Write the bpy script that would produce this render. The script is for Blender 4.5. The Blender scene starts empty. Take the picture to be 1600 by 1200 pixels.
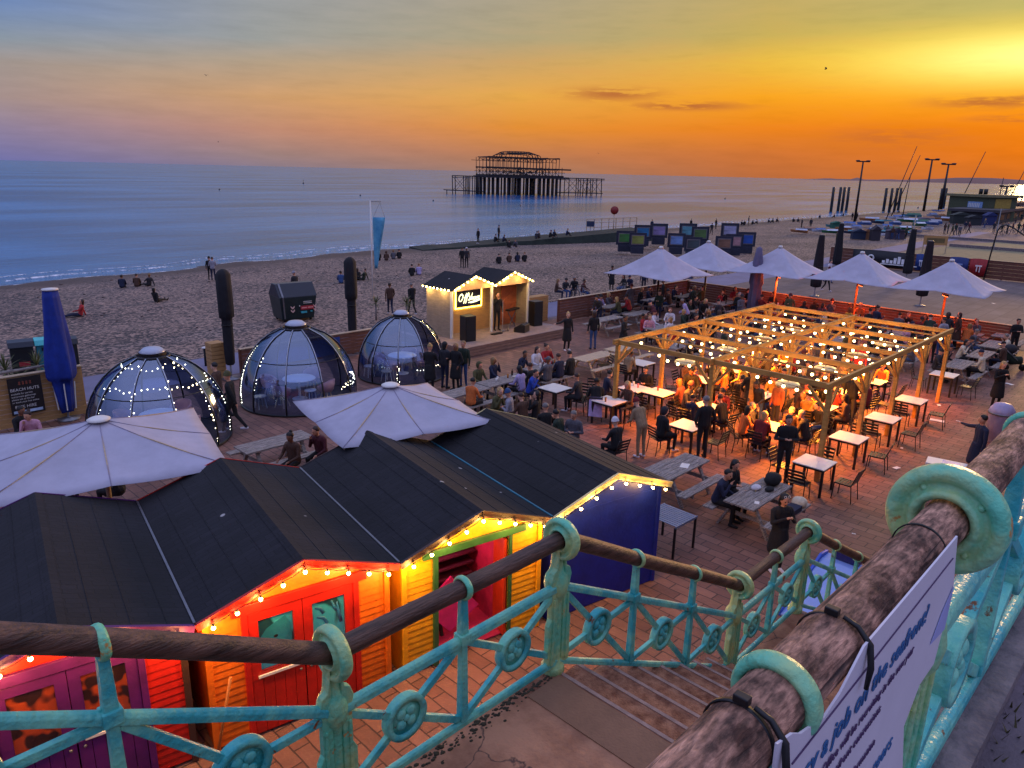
import bpy, bmesh, math, random
import numpy as np
from mathutils import Vector, Matrix, noise as mnoise
R = math.radians
rnd = random.Random(7)
S = bpy.context.scene
# ---------------------------------------------------------------- camera
FPX, ROLL, CH, YAW = 1160.0, R(1.335), 7.6, R(44)
PITCH = math.atan2((600-268.6)*math.cos(ROLL), FPX)
_fw = Vector((math.cos(YAW)*math.cos(PITCH), math.sin(YAW)*math.cos(PITCH), -math.sin(PITCH)))
_rt = Vector((math.sin(YAW), -math.cos(YAW), 0))
_up = _rt.cross(_fw)
_r2 = _rt*math.cos(ROLL)+_up*math.sin(ROLL)
_u2 = _up*math.cos(ROLL)-_rt*math.sin(ROLL)
cd = bpy.data.cameras.new('camera'); cam = bpy.data.objects.new('camera', cd); S.collection.objects.link(cam)
m = Matrix((_r2, _u2, -_fw)).transposed().to_4x4(); m.translation = (0, 0, CH); cam.matrix_world = m
cd.sensor_width = 36; cd.lens = 36*FPX/1600; cd.clip_start = .05; cd.clip_end = 120000
S.camera = cam
def ray(x, y): return _r2*((x-800)/FPX)-_u2*((y-600)/FPX)+_fw
def at(x, y, z=0.):           # a point of the photograph on the level z
    r = ray(x, y); return Vector((0, 0, CH))+r*((z-CH)/r.z)
# ---------------------------------------------------------------- light
def lin(h):
    h = h.lstrip('#'); c = [int(h[i:i+2], 16)/255 for i in (0, 2, 4)]
    return tuple((v/12.92 if v <= .04045 else ((v+.055)/1.055)**2.4) for v in c)
W = bpy.data.worlds.new('World'); S.world = W; W.use_nodes = True
nt = W.node_tree; nt.nodes.clear()
def N(t, **k):
    n = nt.nodes.new(t)
    for a, b in k.items(): setattr(n, a, b)
    return n
def M_(op, a, b=None, c=None):
    n = N('ShaderNodeMath', operation=op)
    for i, v in enumerate((a, b, c)):
        if v is None: continue
        if isinstance(v, (int, float)): n.inputs[i].default_value = v
        else: nt.links.new(v, n.inputs[i])
    return n.outputs[0]
def MR(v, a, b, c=0., d=1., mode='SMOOTHSTEP'):
    n = N('ShaderNodeMapRange', interpolation_type=mode); nt.links.new(v, n.inputs[0])
    for i, q in enumerate((a, b, c, d)): n.inputs[i+1].default_value = q
    return n.outputs[0]
def MIX(f, a, b, mode='MIX'):
    n = N('ShaderNodeMix', data_type='RGBA', blend_type=mode)
    if isinstance(f, (int, float)): n.inputs[0].default_value = f
    else: nt.links.new(f, n.inputs[0])
    for i, v in ((6, a), (7, b)):
        if isinstance(v, tuple): n.inputs[i].default_value = (*v[:3], 1)
        else: nt.links.new(v, n.inputs[i])
    return n.outputs[2]
tc = N('ShaderNodeTexCoord'); sp = N('ShaderNodeSeparateXYZ'); nt.links.new(tc.outputs['Generated'], sp.inputs[0])
el = M_('MULTIPLY', M_('ARCSINE', sp.outputs[2]), 57.2958)
az = M_('SUBTRACT', 44., M_('MULTIPLY', M_('ARCTAN2', sp.outputs[1], sp.outputs[0]), 57.2958))
az = M_('WRAP', az, 180., -180.)
e = M_('DIVIDE', M_('MAXIMUM', el, 0.), 30.)
def ramp(stops):
    n = N('ShaderNodeValToRGB'); nt.links.new(e, n.inputs[0]); cr = n.color_ramp
    while len(cr.elements) < len(stops): cr.elements.new(.5)
    for x, (p, c) in zip(cr.elements, stops): x.position = min(1, p/30); x.color = (*lin(c), 1)
    return n.outputs[0]
left = ramp([(0, '6c6ca0'), (1.9, '897c97'), (3.7, '9e8a88'), (5.7, '9a908c'), (7, '82909f'), (9, '6782b2'), (30, '5f7cb8')])
lmid = ramp([(0, '867682'), (.8, '977c7a'), (2.5, 'b88670'), (4.6, 'c6986c'), (6.8, 'ae9a82'), (8.2, '979996'), (30, '6a80b8')])
mid = ramp([(0, '9c7460'), (1.3, 'b87850'), (3.1, 'dc8a34'), (5.3, 'e0a44a'), (7.6, 'c49f66'), (9, 'ac9e7a'), (30, '7488b4')])
rmid = ramp([(0, 'b4683c'), (1.6, 'c87034'), (3.3, 'e6801c'), (5.4, 'f29e1e'), (7.6, 'e2b040'), (9.2, 'c2a858'), (30, '8a90a8')])
right = ramp([(0, 'c86a28'), (1.8, 'e47614'), (3.3, 'ee8010'), (5.1, 'fc9a10'), (7.6, 'f4bc38'), (10, 'b8ae68'), (30, '9094a8')])
back = ramp([(0, '8a84ac'), (3, '9088b0'), (12, '8890c4'), (30, '8c9cdc')])
col = MIX(MR(az, -34, -18, mode='LINEAR'), left, lmid)
col = MIX(MR(az, -18, 0, mode='LINEAR'), col, mid)
col = MIX(MR(az, 0, 17, mode='LINEAR'), col, rmid)
col = MIX(MR(az, 17, 33, mode='LINEAR'), col, right)
col = MIX(MR(M_('ABSOLUTE', az), 60, 115), col, back)
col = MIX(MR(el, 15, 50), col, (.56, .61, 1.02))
# glow round the sun that has just gone into the haze
def gauss(a0, e0, sa, se):
    da = M_('DIVIDE', M_('SUBTRACT', az, a0), sa); de = M_('DIVIDE', M_('SUBTRACT', el, e0), se)
    return M_('EXPONENT', M_('MULTIPLY', M_('ADD', M_('MULTIPLY', da, da), M_('MULTIPLY', de, de)), -1.))
g = M_('MULTIPLY', gauss(33, 7.3, 11, 1.7), .9)
col = MIX(g, col, (1.0, .80, .10))
col = MIX(M_('MULTIPLY', gauss(34, 7.4, 7, 1.1), .8), col, (1.25, 1.1, .35))
# thin clouds
vm = N('ShaderNodeCombineXYZ'); nt.links.new(M_('MULTIPLY', az, .22), vm.inputs[0]); nt.links.new(M_('MULTIPLY', el, 1.5), vm.inputs[1])
nz = N('ShaderNodeTexNoise'); nz.inputs['Scale'].default_value = 1.1; nz.inputs['Detail'].default_value = 5; nz.inputs['Roughness'].default_value = .62
nt.links.new(vm.outputs[0], nz.inputs[0])
streak = MR(nz.outputs[0], .46, .66)
cl = M_('MULTIPLY', MR(nz.outputs[0], .40, .52), gauss(6.8, 5.5, 3.2, .45))
cl = M_('MAXIMUM', cl, M_('MULTIPLY', MR(nz.outputs[0], .42, .54), gauss(12, 4.75, 4.0, .3)))
cl = M_('MAXIMUM', cl, M_('MULTIPLY', MR(nz.outputs[0], .36, .56), gauss(31, 4.85, 3.6, .42)))
cl = M_('MAXIMUM', cl, M_('MULTIPLY', MR(nz.outputs[0], .34, .6), M_('MULTIPLY', gauss(25.5, 2.7, 4.5, .8), .6)))
cl = M_('MAXIMUM', cl, M_('MULTIPLY', streak, M_('MULTIPLY', gauss(32.5, 3.8, 3, .3), .8)))
cl = M_('MAXIMUM', cl, M_('MULTIPLY', streak, M_('MULTIPLY', gauss(15, 6, 26, 5), .16)))
col = MIX(M_('MULTIPLY', cl, .8), col, lin('a85a34'))
# light and dark veils so that the sky is not an even wash
veil = MR(nz.outputs[0], .3, .7, .76, .87, 'LINEAR')
cc = N('ShaderNodeCombineXYZ'); [nt.links.new(veil, cc.inputs[i]) for i in range(3)]
col = MIX(1., col, cc.outputs[0], 'MULTIPLY')
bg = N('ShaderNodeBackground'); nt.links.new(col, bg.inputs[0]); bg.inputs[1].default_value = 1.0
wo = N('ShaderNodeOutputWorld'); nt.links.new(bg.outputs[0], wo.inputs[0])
sd = bpy.data.lights.new('sun', 'SUN'); sun = bpy.data.objects.new('sun', sd); S.collection.objects.link(sun)
sd.energy = .9; sd.angle = R(8); sd.color = (1, .55, .22)
_sa, _se = YAW-R(37), R(7)
sun.rotation_euler = Vector((math.cos(_sa)*math.cos(_se), math.sin(_sa)*math.cos(_se), math.sin(_se))).to_track_quat('Z', 'Y').to_euler()
S.view_settings.view_transform = 'Standard'; S.view_settings.look = 'None'; S.view_settings.exposure = 0.42; S.view_settings.gamma = 1
S.cycles.use_denoising = True; S.cycles.max_bounces = 6; S.cycles.transparent_max_bounces = 16
S.cycles.sample_clamp_indirect = 4
# ---------------------------------------------------------------- materials
def mat(name, col, rough=.7, var=.15, sc=3., bump=0., bsc=None, stretch=(1, 1, 1), metal=0., col2=None, spec=.5, world=False, detail=6, lo=.35, hi=.65, coat=0):
    m = bpy.data.materials.new(name); m.use_nodes = True; t = m.node_tree; b = t.nodes['Principled BSDF']
    if isinstance(col, str): col = lin(col)
    if isinstance(col2, str): col2 = lin(col2)
    b.inputs['Roughness'].default_value = rough; b.inputs['Metallic'].default_value = metal
    b.inputs['Specular IOR Level'].default_value = spec
    if coat: b.inputs['Coat Weight'].default_value = coat; b.inputs['Coat Roughness'].default_value = .15
    c0 = t.nodes.new('ShaderNodeTexCoord')
    src = c0.outputs['Object']
    if world:
        g_ = t.nodes.new('ShaderNodeNewGeometry'); src = g_.outputs['Position']
    mp = t.nodes.new('ShaderNodeMapping'); mp.inputs['Scale'].default_value = stretch; t.links.new(src, mp.inputs[0])
    n = t.nodes.new('ShaderNodeTexNoise'); n.inputs['Scale'].default_value = sc; n.inputs['Detail'].default_value = detail; n.inputs['Roughness'].default_value = .65
    t.links.new(mp.outputs[0], n.inputs[0])
    r = t.nodes.new('ShaderNodeValToRGB'); r.color_ramp.elements[0].position = lo; r.color_ramp.elements[1].position = hi
    if col2 is None:
        r.color_ramp.elements[0].color = (*[max(0, v*(1-var)) for v in col], 1); r.color_ramp.elements[1].color = (*[min(1, v*(1+var)) for v in col], 1)
    else:
        r.color_ramp.elements[0].color = (*col, 1); r.color_ramp.elements[1].color = (*col2, 1)
    t.links.new(n.outputs[0], r.inputs[0]); t.links.new(r.outputs[0], b.inputs['Base Color'])
    if bump:
        n2 = t.nodes.new('ShaderNodeTexNoise'); n2.inputs['Scale'].default_value = bsc or sc*4; n2.inputs['Detail'].default_value = 5
        t.links.new(mp.outputs[0], n2.inputs[0])
        bp = t.nodes.new('ShaderNodeBump'); bp.inputs['Strength'].default_value = bump; bp.inputs['Distance'].default_value = .02
        t.links.new(n2.outputs[0], bp.inputs['Height']); t.links.new(bp.outputs[0], b.inputs['Normal'])
    m['b'] = b.name
    return m
def emis(name, col, st, sample='AUTO'):
    m = bpy.data.materials.new(name); m.use_nodes = True; b = m.node_tree.nodes['Principled BSDF']
    c = lin(col) if isinstance(col, str) else col
    b.inputs['Base Color'].default_value = (*c, 1); b.inputs['Emission Color'].default_value = (*c, 1); b.inputs['Emission Strength'].default_value = st
    try: m.cycles.emission_sampling = sample
    except Exception: pass
    return m
def brickmat(name, c1, c2, cm, scale, bw, rh, rough=.8, mort=.02, bump=.3, rot=0, off=.5):
    m = bpy.data.materials.new(name); m.use_nodes = True; t = m.node_tree; b = t.nodes['Principled BSDF']; b.inputs['Roughness'].default_value = rough
    g_ = t.nodes.new('ShaderNodeNewGeometry'); mp = t.nodes.new('ShaderNodeMapping'); mp.inputs['Rotation'].default_value = (0, 0, rot); t.links.new(g_.outputs['Position'], mp.inputs[0])
    k = t.nodes.new('ShaderNodeTexBrick'); k.offset = off
    wv = t.nodes.new('ShaderNodeTexNoise'); wv.inputs['Scale'].default_value = 1.7; wv.inputs['Detail'].default_value = 3; t.links.new(g_.outputs['Position'], wv.inputs[0])
    va = t.nodes.new('ShaderNodeVectorMath'); va.operation = 'MULTIPLY_ADD'; t.links.new(wv.outputs['Color'], va.inputs[0]); va.inputs[1].default_value = (.06, .06, 0); t.links.new(mp.outputs[0], va.inputs[2])
    t.links.new(va.outputs[0], k.inputs[0])
    for i, v in (('Color1', c1), ('Color2', c2), ('Mortar', cm)): k.inputs[i].default_value = (*lin(v), 1)
    k.inputs['Scale'].default_value = scale; k.inputs['Brick Width'].default_value = bw; k.inputs['Row Height'].default_value = rh; k.inputs['Mortar Size'].default_value = mort
    k.inputs['Mortar Smooth'].default_value = .4
    n = t.nodes.new('ShaderNodeTexNoise'); n.inputs['Scale'].default_value = .55; n.inputs['Detail'].default_value = 8; n.inputs['Roughness'].default_value = .7; t.links.new(g_.outputs['Position'], n.inputs[0])
    r = t.nodes.new('ShaderNodeMapRange'); t.links.new(n.outputs[0], r.inputs[0]); r.inputs[1].default_value = .3; r.inputs[2].default_value = .7; r.inputs[3].default_value = .62; r.inputs[4].default_value = 1.35
    mx = t.nodes.new('ShaderNodeVectorMath'); mx.operation = 'SCALE'; t.links.new(k.outputs[0], mx.inputs[0]); t.links.new(r.outputs[0], mx.inputs[3])
    t.links.new(mx.outputs[0], b.inputs['Base Color'])
    bp = t.nodes.new('ShaderNodeBump'); bp.inputs['Strength'].default_value = bump; bp.inputs['Distance'].default_value = .02; bp.invert = True
    ad = t.nodes.new('ShaderNodeMath'); ad.operation = 'ADD'; t.links.new(k.outputs[1], ad.inputs[0])
    n3 = t.nodes.new('ShaderNodeTexNoise'); n3.inputs['Scale'].default_value = 14; n3.inputs['Detail'].default_value = 4; t.links.new(g_.outputs['Position'], n3.inputs[0]); t.links.new(n3.outputs[0], ad.inputs[1])
    t.links.new(ad.outputs[0], bp.inputs['Height']); t.links.new(bp.outputs[0], b.inputs['Normal'])
    return m
# ---------------------------------------------------------------- mesh helpers
class MB:
    def __init__(s): s.v = []; s.f = []; s.m = []; s.s = []
    def add(s, vs, fs, mi=0, sm=False):
        o = len(s.v); s.v += [Vector(v) for v in vs]
        for f in fs: s.f.append([o+i for i in f]); s.m.append(mi); s.s.append(sm)
        return s
    def box(s, a, b, mi=0):
        (x0, y0, z0), (x1, y1, z1) = a, b
        return s.add([(x0, y0, z0), (x1, y0, z0), (x1, y1, z0), (x0, y1, z0), (x0, y0, z1), (x1, y0, z1), (x1, y1, z1), (x0, y1, z1)],
                     [(0, 3, 2, 1), (4, 5, 6, 7), (0, 1, 5, 4), (1, 2, 6, 5), (2, 3, 7, 6), (3, 0, 4, 7)], mi)
    def bar(s, p, q, w, h, mi=0, up=(0, 0, 1)):       # square bar from p to q, w across, h along 'up'
        p, q = Vector(p), Vector(q); d = (q-p).normalized(); u = Vector(up)
        if abs(d.dot(u)) > .99: u = Vector((1, 0, 0))
        a = d.cross(u).normalized()*(w/2); b = a.cross(d).normalized()*(h/2)
        vs = [p-a-b, p+a-b, p+a+b, p-a+b, q-a-b, q+a-b, q+a+b, q-a+b]
        return s.add(vs, [(0, 1, 2, 3), (7, 6, 5, 4), (0, 4, 5, 1), (1, 5, 6, 2), (2, 6, 7, 3), (3, 7, 4, 0)], mi)
    def tube(s, pts, r, n=8, mi=0, close=False, sm=True, caps=True):
        pts = [Vector(p) for p in pts]; rs = r if isinstance(r, (list, tuple)) else [r]*len(pts)
        vs = []; ref = None
        for i, p in enumerate(pts):
            if close: d = pts[(i+1) % len(pts)]-pts[i-1]
            else: d = pts[min(i+1, len(pts)-1)]-pts[max(i-1, 0)]
            d.normalize()
            if ref is None: ref = Vector((0, 0, 1)) if abs(d.z) < .9 else Vector((1, 0, 0))
            a = d.cross(ref); 
            if a.length < 1e-4: a = d.cross(Vector((0, 1, 0)))
            a.normalize(); b = d.cross(a).normalized(); ref = -b if not close else ref
            vs += [p+(a*math.cos(t)+b*math.sin(t))*rs[i] for t in [2*math.pi*k/n for k in range(n)]]
            if not close: ref = a.cross(d).normalized()
        L = len(pts); fs = []
        for i in range(L if close else L-1):
            j = (i+1) % L
            for k in range(n): fs.append((i*n+k, i*n+(k+1) % n, j*n+(k+1) % n, j*n+k))
        s.add(vs, fs, mi, sm)
        if not close and caps:
            o = len(s.v)-len(vs)
            s.f.append([o+k for k in range(n)][::-1]); s.m.append(mi); s.s.append(False)
            s.f.append([o+(L-1)*n+k for k in range(n)]); s.m.append(mi); s.s.append(False)
        return s
    def lathe(s, prof, c=(0, 0, 0), ax='Z', n=16, mi=0, sm=True, close=False):   # prof: (radius, height)
        c = Vector(c); vs = []
        for r_, h in prof:
            for k in range(n):
                t = 2*math.pi*k/n; a, b = r_*math.cos(t), r_*math.sin(t)
                vs.append(c+(Vector((a, b, h)) if ax == 'Z' else Vector((h, a, b)) if ax == 'X' else Vector((b, h, a))))
        fs = []; L = len(prof)
        for i in range(L if close else L-1):
            j = (i+1) % L
            for k in range(n): fs.append((i*n+k, i*n+(k+1) % n, j*n+(k+1) % n, j*n+k))
        return s.add(vs, fs, mi, sm)
    def ball(s, c, r, mi=0, n=8, sc=(1, 1, 1)):
        pr = [(math.sin(math.pi*i/(n//2+1)), -math.cos(math.pi*i/(n//2+1))) for i in range(n//2+2)]
        c = Vector(c); vs = [c+Vector((a*math.cos(t)*r*sc[0], a*math.sin(t)*r*sc[1], h*r*sc[2])) for a, h in pr for t in [2*math.pi*k/n for k in range(n)]]
        fs = [(i*n+k, i*n+(k+1) % n, (i+1)*n+(k+1) % n, (i+1)*n+k) for i in range(len(pr)-1) for k in range(n)]
        return s.add(vs, fs, mi, True)
    def prism(s, poly, a, b, ax='Y', mi=0):           # polygon extruded between a and b along ax
        n = len(poly)
        def P(u, w, t): return (u, t, w) if ax == 'Y' else (t, u, w) if ax == 'X' else (u, w, t)
        vs = [P(u, w, a) for u, w in poly]+[P(u, w, b) for u, w in poly]
        return s.add(vs, [list(range(n))[::-1], list(range(n, 2*n))]+[(i, (i+1) % n, n+(i+1) % n, n+i) for i in range(n)], mi)
    def xf(s, f): s.v = [Vector(f(v)) for v in s.v]; return s
    def mesh(s, name, mats):
        me = bpy.data.meshes.new(name); me.from_pydata([tuple(v) for v in s.v], [], s.f)
        for m_ in mats: me.materials.append(m_)
        me.polygons.foreach_set('material_index', s.m); me.polygons.foreach_set('use_smooth', s.s)
        bm = bmesh.new(); bm.from_mesh(me); bmesh.ops.remove_doubles(bm, verts=bm.verts, dist=1e-5); bmesh.ops.recalc_face_normals(bm, faces=bm.faces); bm.to_mesh(me); bm.free()
        me.update(); return me
    def build(s, name, mats, parent=None, bevel=0):
        if not isinstance(mats, (list, tuple)): mats = [mats]
        o = bpy.data.objects.new(name, s.mesh(name, mats)); S.collection.objects.link(o)
        if parent: o.parent = parent
        if bevel:
            b = o.modifiers.new('bevel', 'BEVEL'); b.width = bevel; b.segments = 2; b.limit_method = 'ANGLE'
        return o
def tag(o, label=None, cat=None, group=None, kind=None):
    if label: o['label'] = label
    if cat: o['category'] = cat
    if group: o['group'] = group
    if kind: o['kind'] = kind
    return o
def thing(name, label, cat, loc=(0, 0, 0), rz=0., group=None):
    o = bpy.data.objects.new(name, None); S.collection.objects.link(o); o.empty_display_size = .2
    o.location = loc; o.rotation_euler = (0, 0, rz); return tag(o, label, cat, group)
def dup(root, loc, rz, label, group=None):
    def cp(o, par):
        c = o.copy(); S.collection.objects.link(c); c.parent = par
        for ch in o.children: cp(ch, c)
        return c
    r = cp(root, None); r.location = loc; r.rotation_euler = (0, 0, rz); tag(r, label, None, group); return r
def struct(name, mb, m, **k): return tag(mb.build(name, m, **k), kind='structure')
def text(body, size, m, parent, M, name='lettering', ext=.003, align='LEFT', shear=0., space=1., offset=0.):
    c = bpy.data.curves.new(name, 'FONT'); c.body = body; c.size = size; c.extrude = ext; c.align_x = align; c.shear = shear; c.space_character = space; c.offset = offset; c.resolution_u = 3
    t = bpy.data.objects.new('tmp', c); S.collection.objects.link(t); bpy.context.view_layer.update()
    me = bpy.data.meshes.new_from_object(t.evaluated_get(bpy.context.evaluated_depsgraph_get())); bpy.data.objects.remove(t)
    me.materials.clear(); me.materials.append(m); me.transform(M)
    o = bpy.data.objects.new(name, me); S.collection.objects.link(o); o.parent = parent; return o
def frameM(o, x, y):       # matrix with local x,y axes and origin
    x = Vector(x).normalized(); y = Vector(y); y = (y-x*y.dot(x)).normalized(); z = x.cross(y)
    m_ = Matrix((x, y, z)).transposed().to_4x4(); m_.translation = o; return m_
# ================================================================ palette of materials
MT = dict(
 asphalt=mat('asphalt', '6b6068', .85, .3, 1.2, .35, 60, world=True),
 concrete=mat('plaza_concrete', '5c4f52', .85, .18, .35, .2, 30, world=True),
 cliff=mat('rendered_wall', '9a8a80', .85, .2, 1, .2, 20, world=True),
 teal=None, roof=brickmat('felt_tiles', '101016', '17161c', '0a0a0d', 1, .33, .12, .9, .008, .35, rot=R(11)),
 black=mat('black_powder_coat', '101012', .45, .2, 8), dark=mat('dark_fabric', '16161c', .85, .3, 5, .4, 30),
 white=mat('white_paint', 'd9d6d0', .5, .05, 5), whitetop=mat('white_laminate', 'd9d5cd', .35, .06, 6),
 canvas=mat('white_canvas', 'a9a6b6', .75, .09, 1.6, .5, 3.2), navy=mat('navy_canvas', '0a2c86', .8, .2, 3, .3, 12),
 steel=mat('grey_metal', '77787e', .4, .15, 6, metal=.7), glassy=None,
 pinewarm=mat('pergola_timber', 'b8863f', .65, .22, 3, .25, 14, stretch=(1, 1, 4)),
 pine=mat('pale_timber', 'b9a284', .7, .2, 4, .25, 20, stretch=(1, 6, 6)),
 weather=mat('weathered_timber', '57504d', .85, 0, 5, .5, 24, stretch=(1, 9, 9), col2='a79d96'),
 oldwood=mat('handrail_timber', '2e1d17', .55, 0, 5, .45, 22, stretch=(.6, 5, 5), col2='6b4d40'),
 stagewood=mat('stage_boards', '8a6b5c', .8, .25, 3, .25, 12, stretch=(1, 8, 8)),
 cladding=mat('pale_cladding', 'ae8450', .7, .15, 3, .2, 14, stretch=(1, 1, 5)),
 fencewood=mat('fence_boards', '6e4636', .8, .3, 2.5, .3, 12, stretch=(1, 1, 6)),
 skin=mat('skin', 'c28a6e', .55, .08, 8), eye=mat('dark_features', '1a1110', .5),
)
def lush(name, c1, c2, rustc='7a4a25', rough=.36):
    m = mat(name, c1, rough, 0, 3.2, .7, 26, col2=c2, lo=.42, hi=.6, detail=8, world=True)
    t = m.node_tree; b = t.nodes['Principled BSDF']; src = b.inputs['Base Color'].links[0].from_socket
    g_ = t.nodes.new('ShaderNodeNewGeometry'); n = t.nodes.new('ShaderNodeTexNoise'); n.inputs['Scale'].default_value = 5.5; n.inputs['Detail'].default_value = 9; n.inputs['Roughness'].default_value = .7
    t.links.new(g_.outputs['Position'], n.inputs[0]); r = t.nodes.new('ShaderNodeMapRange'); r.inputs[1].default_value = .625; r.inputs[2].default_value = .65; t.links.new(n.outputs[0], r.inputs[0])
    mx = t.nodes.new('ShaderNodeMix'); mx.data_type = 'RGBA'; t.links.new(r.outputs[0], mx.inputs[0]); t.links.new(src, mx.inputs[6]); mx.inputs[7].default_value = (*lin(rustc), 1); t.links.new(mx.outputs[2], b.inputs['Base Color'])
    return m
MT['teal'] = lush('teal_gloss_paint', '34adb0', '7fd4b6')
MT['tealgreen'] = lush('pale_green_gloss_paint', '62c4a0', 'b0cc88', 'b98a4a')
def flecked(m, sc, r0, col):
    t = m.node_tree; b = t.nodes['Principled BSDF']; src = b.inputs['Base Color'].links[0].from_socket; g_ = t.nodes.new('ShaderNodeNewGeometry'); v = t.nodes.new('ShaderNodeTexVoronoi'); v.inputs['Scale'].default_value = sc; t.links.new(g_.outputs['Position'], v.inputs[0])
    n = t.nodes.new('ShaderNodeTexNoise'); n.inputs['Scale'].default_value = .7; n.inputs['Detail'].default_value = 8; t.links.new(g_.outputs['Position'], n.inputs[0]); k = t.nodes.new('ShaderNodeMapRange'); k.inputs[1].default_value = .35; k.inputs[2].default_value = .65; k.inputs[3].default_value = .75; k.inputs[4].default_value = 1.5; t.links.new(n.outputs[0], k.inputs[0])
    s_ = t.nodes.new('ShaderNodeVectorMath'); s_.operation = 'SCALE'; t.links.new(src, s_.inputs[0]); t.links.new(k.outputs[0], s_.inputs[3])
    r = t.nodes.new('ShaderNodeMapRange'); r.inputs[1].default_value = r0; r.inputs[2].default_value = r0*1.5; t.links.new(v.outputs['Distance'], r.inputs[0]); mx = t.nodes.new('ShaderNodeMix'); mx.data_type = 'RGBA'; t.links.new(r.outputs[0], mx.inputs[0]); mx.inputs[6].default_value = (*lin(col), 1); t.links.new(s_.outputs[0], mx.inputs[7]); t.links.new(mx.outputs[2], b.inputs['Base Color'])
flecked(MT['roof'], 1.5, .045, 'a8a4a0'); flecked(MT['asphalt'], 1.3, .11, '7d4a34'); flecked(MT['concrete'], .9, .05, 'a89c98')
# near timber of the upper rail: bark-like grain, splits and pale scuffs
def railwood():
    m = mat('weathered_rail_timber', '46291d', .8, 0, 9, .0, 20, stretch=(1, 1.6, 1.6), col2='c4937a', lo=.38, hi=.66, detail=10)
    t = m.node_tree; b = t.nodes['Principled BSDF']; c0 = t.nodes.new('ShaderNodeTexCoord')
    mp = t.nodes.new('ShaderNodeMapping'); mp.inputs['Scale'].default_value = (4.5, 19, 19); t.links.new(c0.outputs['Object'], mp.inputs[0])
    v = t.nodes.new('ShaderNodeTexNoise'); v.inputs['Scale'].default_value = 5.5; v.inputs['Detail'].default_value = 6; v.inputs['Distortion'].default_value = .35; t.links.new(mp.outputs[0], v.inputs[0])
    mp2 = t.nodes.new('ShaderNodeMapping'); mp2.inputs['Scale'].default_value = (1.1, 26, 26); t.links.new(c0.outputs['Object'], mp2.inputs[0])
    w = t.nodes.new('ShaderNodeTexNoise'); w.inputs['Scale'].default_value = 1.0; w.inputs['Detail'].default_value = 2; t.links.new(mp2.outputs[0], w.inputs[0])
    cr = t.nodes.new('ShaderNodeMapRange'); cr.inputs[1].default_value = .335; cr.inputs[2].default_value = .375; t.links.new(w.outputs[0], cr.inputs[0])
    src = b.inputs['Base Color'].links[0].from_socket
    mr = t.nodes.new('ShaderNodeMapRange'); mr.inputs[1].default_value = .35; mr.inputs[2].default_value = .7; mr.inputs[3].default_value = .42; mr.inputs[4].default_value = 1.7; t.links.new(v.outputs[0], mr.inputs[0])
    sc = t.nodes.new('ShaderNodeVectorMath'); sc.operation = 'SCALE'; t.links.new(src, sc.inputs[0]); t.links.new(mr.outputs[0], sc.inputs[3])
    mx = t.nodes.new('ShaderNodeMix'); mx.data_type = 'RGBA'; t.links.new(cr.outputs[0], mx.inputs[0]); mx.inputs[6].default_value = (.02, .012, .012, 1); t.links.new(sc.outputs[0], mx.inputs[7]); t.links.new(mx.outputs[2], b.inputs['Base Color'])
    a = t.nodes.new('ShaderNodeMath'); a.operation = 'MULTIPLY_ADD'; t.links.new(cr.outputs[0], a.inputs[0]); a.inputs[1].default_value = 1.2; t.links.new(v.outputs[0], a.inputs[2])
    bp = t.nodes.new('ShaderNodeBump'); bp.inputs['Strength'].default_value = .75; bp.inputs['Distance'].default_value = .012; t.links.new(a.outputs[0], bp.inputs['Height']); t.links.new(bp.outputs[0], b.inputs['Normal'])
    return m
MT['railwood'] = railwood()
def glassmat(name, tint, gloss=.12, rough=.03, tintamt=1.):
    m = bpy.data.materials.new(name); m.use_nodes = True; t = m.node_tree; t.nodes.clear()
    o = t.nodes.new('ShaderNodeOutputMaterial'); a = t.nodes.new('ShaderNodeBsdfTransparent'); a.inputs[0].default_value = (*tint, 1)
    g_ = t.nodes.new('ShaderNodeBsdfGlossy'); g_.inputs[0].default_value = (.66, .78, 1, 1); g_.inputs['Roughness'].default_value = rough
    l = t.nodes.new('ShaderNodeLayerWeight'); l.inputs[0].default_value = .35; r = t.nodes.new('ShaderNodeMapRange'); r.inputs[3].default_value = gloss; r.inputs[4].default_value = .85 if gloss > .05 else .3
    t.links.new(l.outputs['Fresnel'], r.inputs[0]); x = t.nodes.new('ShaderNodeMixShader'); t.links.new(r.outputs[0], x.inputs[0]); t.links.new(a.outputs[0], x.inputs[1]); t.links.new(g_.outputs[0], x.inputs[2]); t.links.new(x.outputs[0], o.inputs[0])
    return m
MT['dome'] = glassmat('dome_acrylic', (.62, .74, 1.0), .22, .08); MT['pane'] = glassmat('window_pane', (.92, .94, .96), .02)
# ================================================================ ground, beach, sea
struct('ground', MB().add([(-300, -300, 0), (1500, -300, 0), (1500, 29.6, 0), (-300, 29.6, 0)], [(0, 1, 2, 3)]), MT['concrete'])
struct('terrace_paving', MB().add([(-40, -20, .004), (41.4, -20, .004), (41.4, 25.9, .004), (-40, 25.9, .004)], [(0, 1, 2, 3)]),
       brickmat('paving_setts', '6b473b', '855d4e', '402d29', 1, .5, .25, .7, .014, .5, rot=R(90)))
struct('plaza_paving', MB().add([(41.6, 1, .004), (70.9, 1, .004), (70.9, 29.4, .004), (41.6, 29.4, .004)], [(0, 1, 2, 3)]),
       brickmat('plaza_slabs', '5f5150', '6c5d5a', '423838', 1, 1.6, .8, .8, .02, .15))
struct('seafront_path', MB().add([(-40, 26.4, .006), (60, 26.4, .006), (140, 29.5, .006), (140, 31.4, .006), (60, 29.7, .006), (-40, 29.3, .006)], [(0, 1, 2, 3, 4, 5)]), mat('path_asphalt', '6d6c86', .8, .12, .8, .2, 40, world=True))
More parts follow.
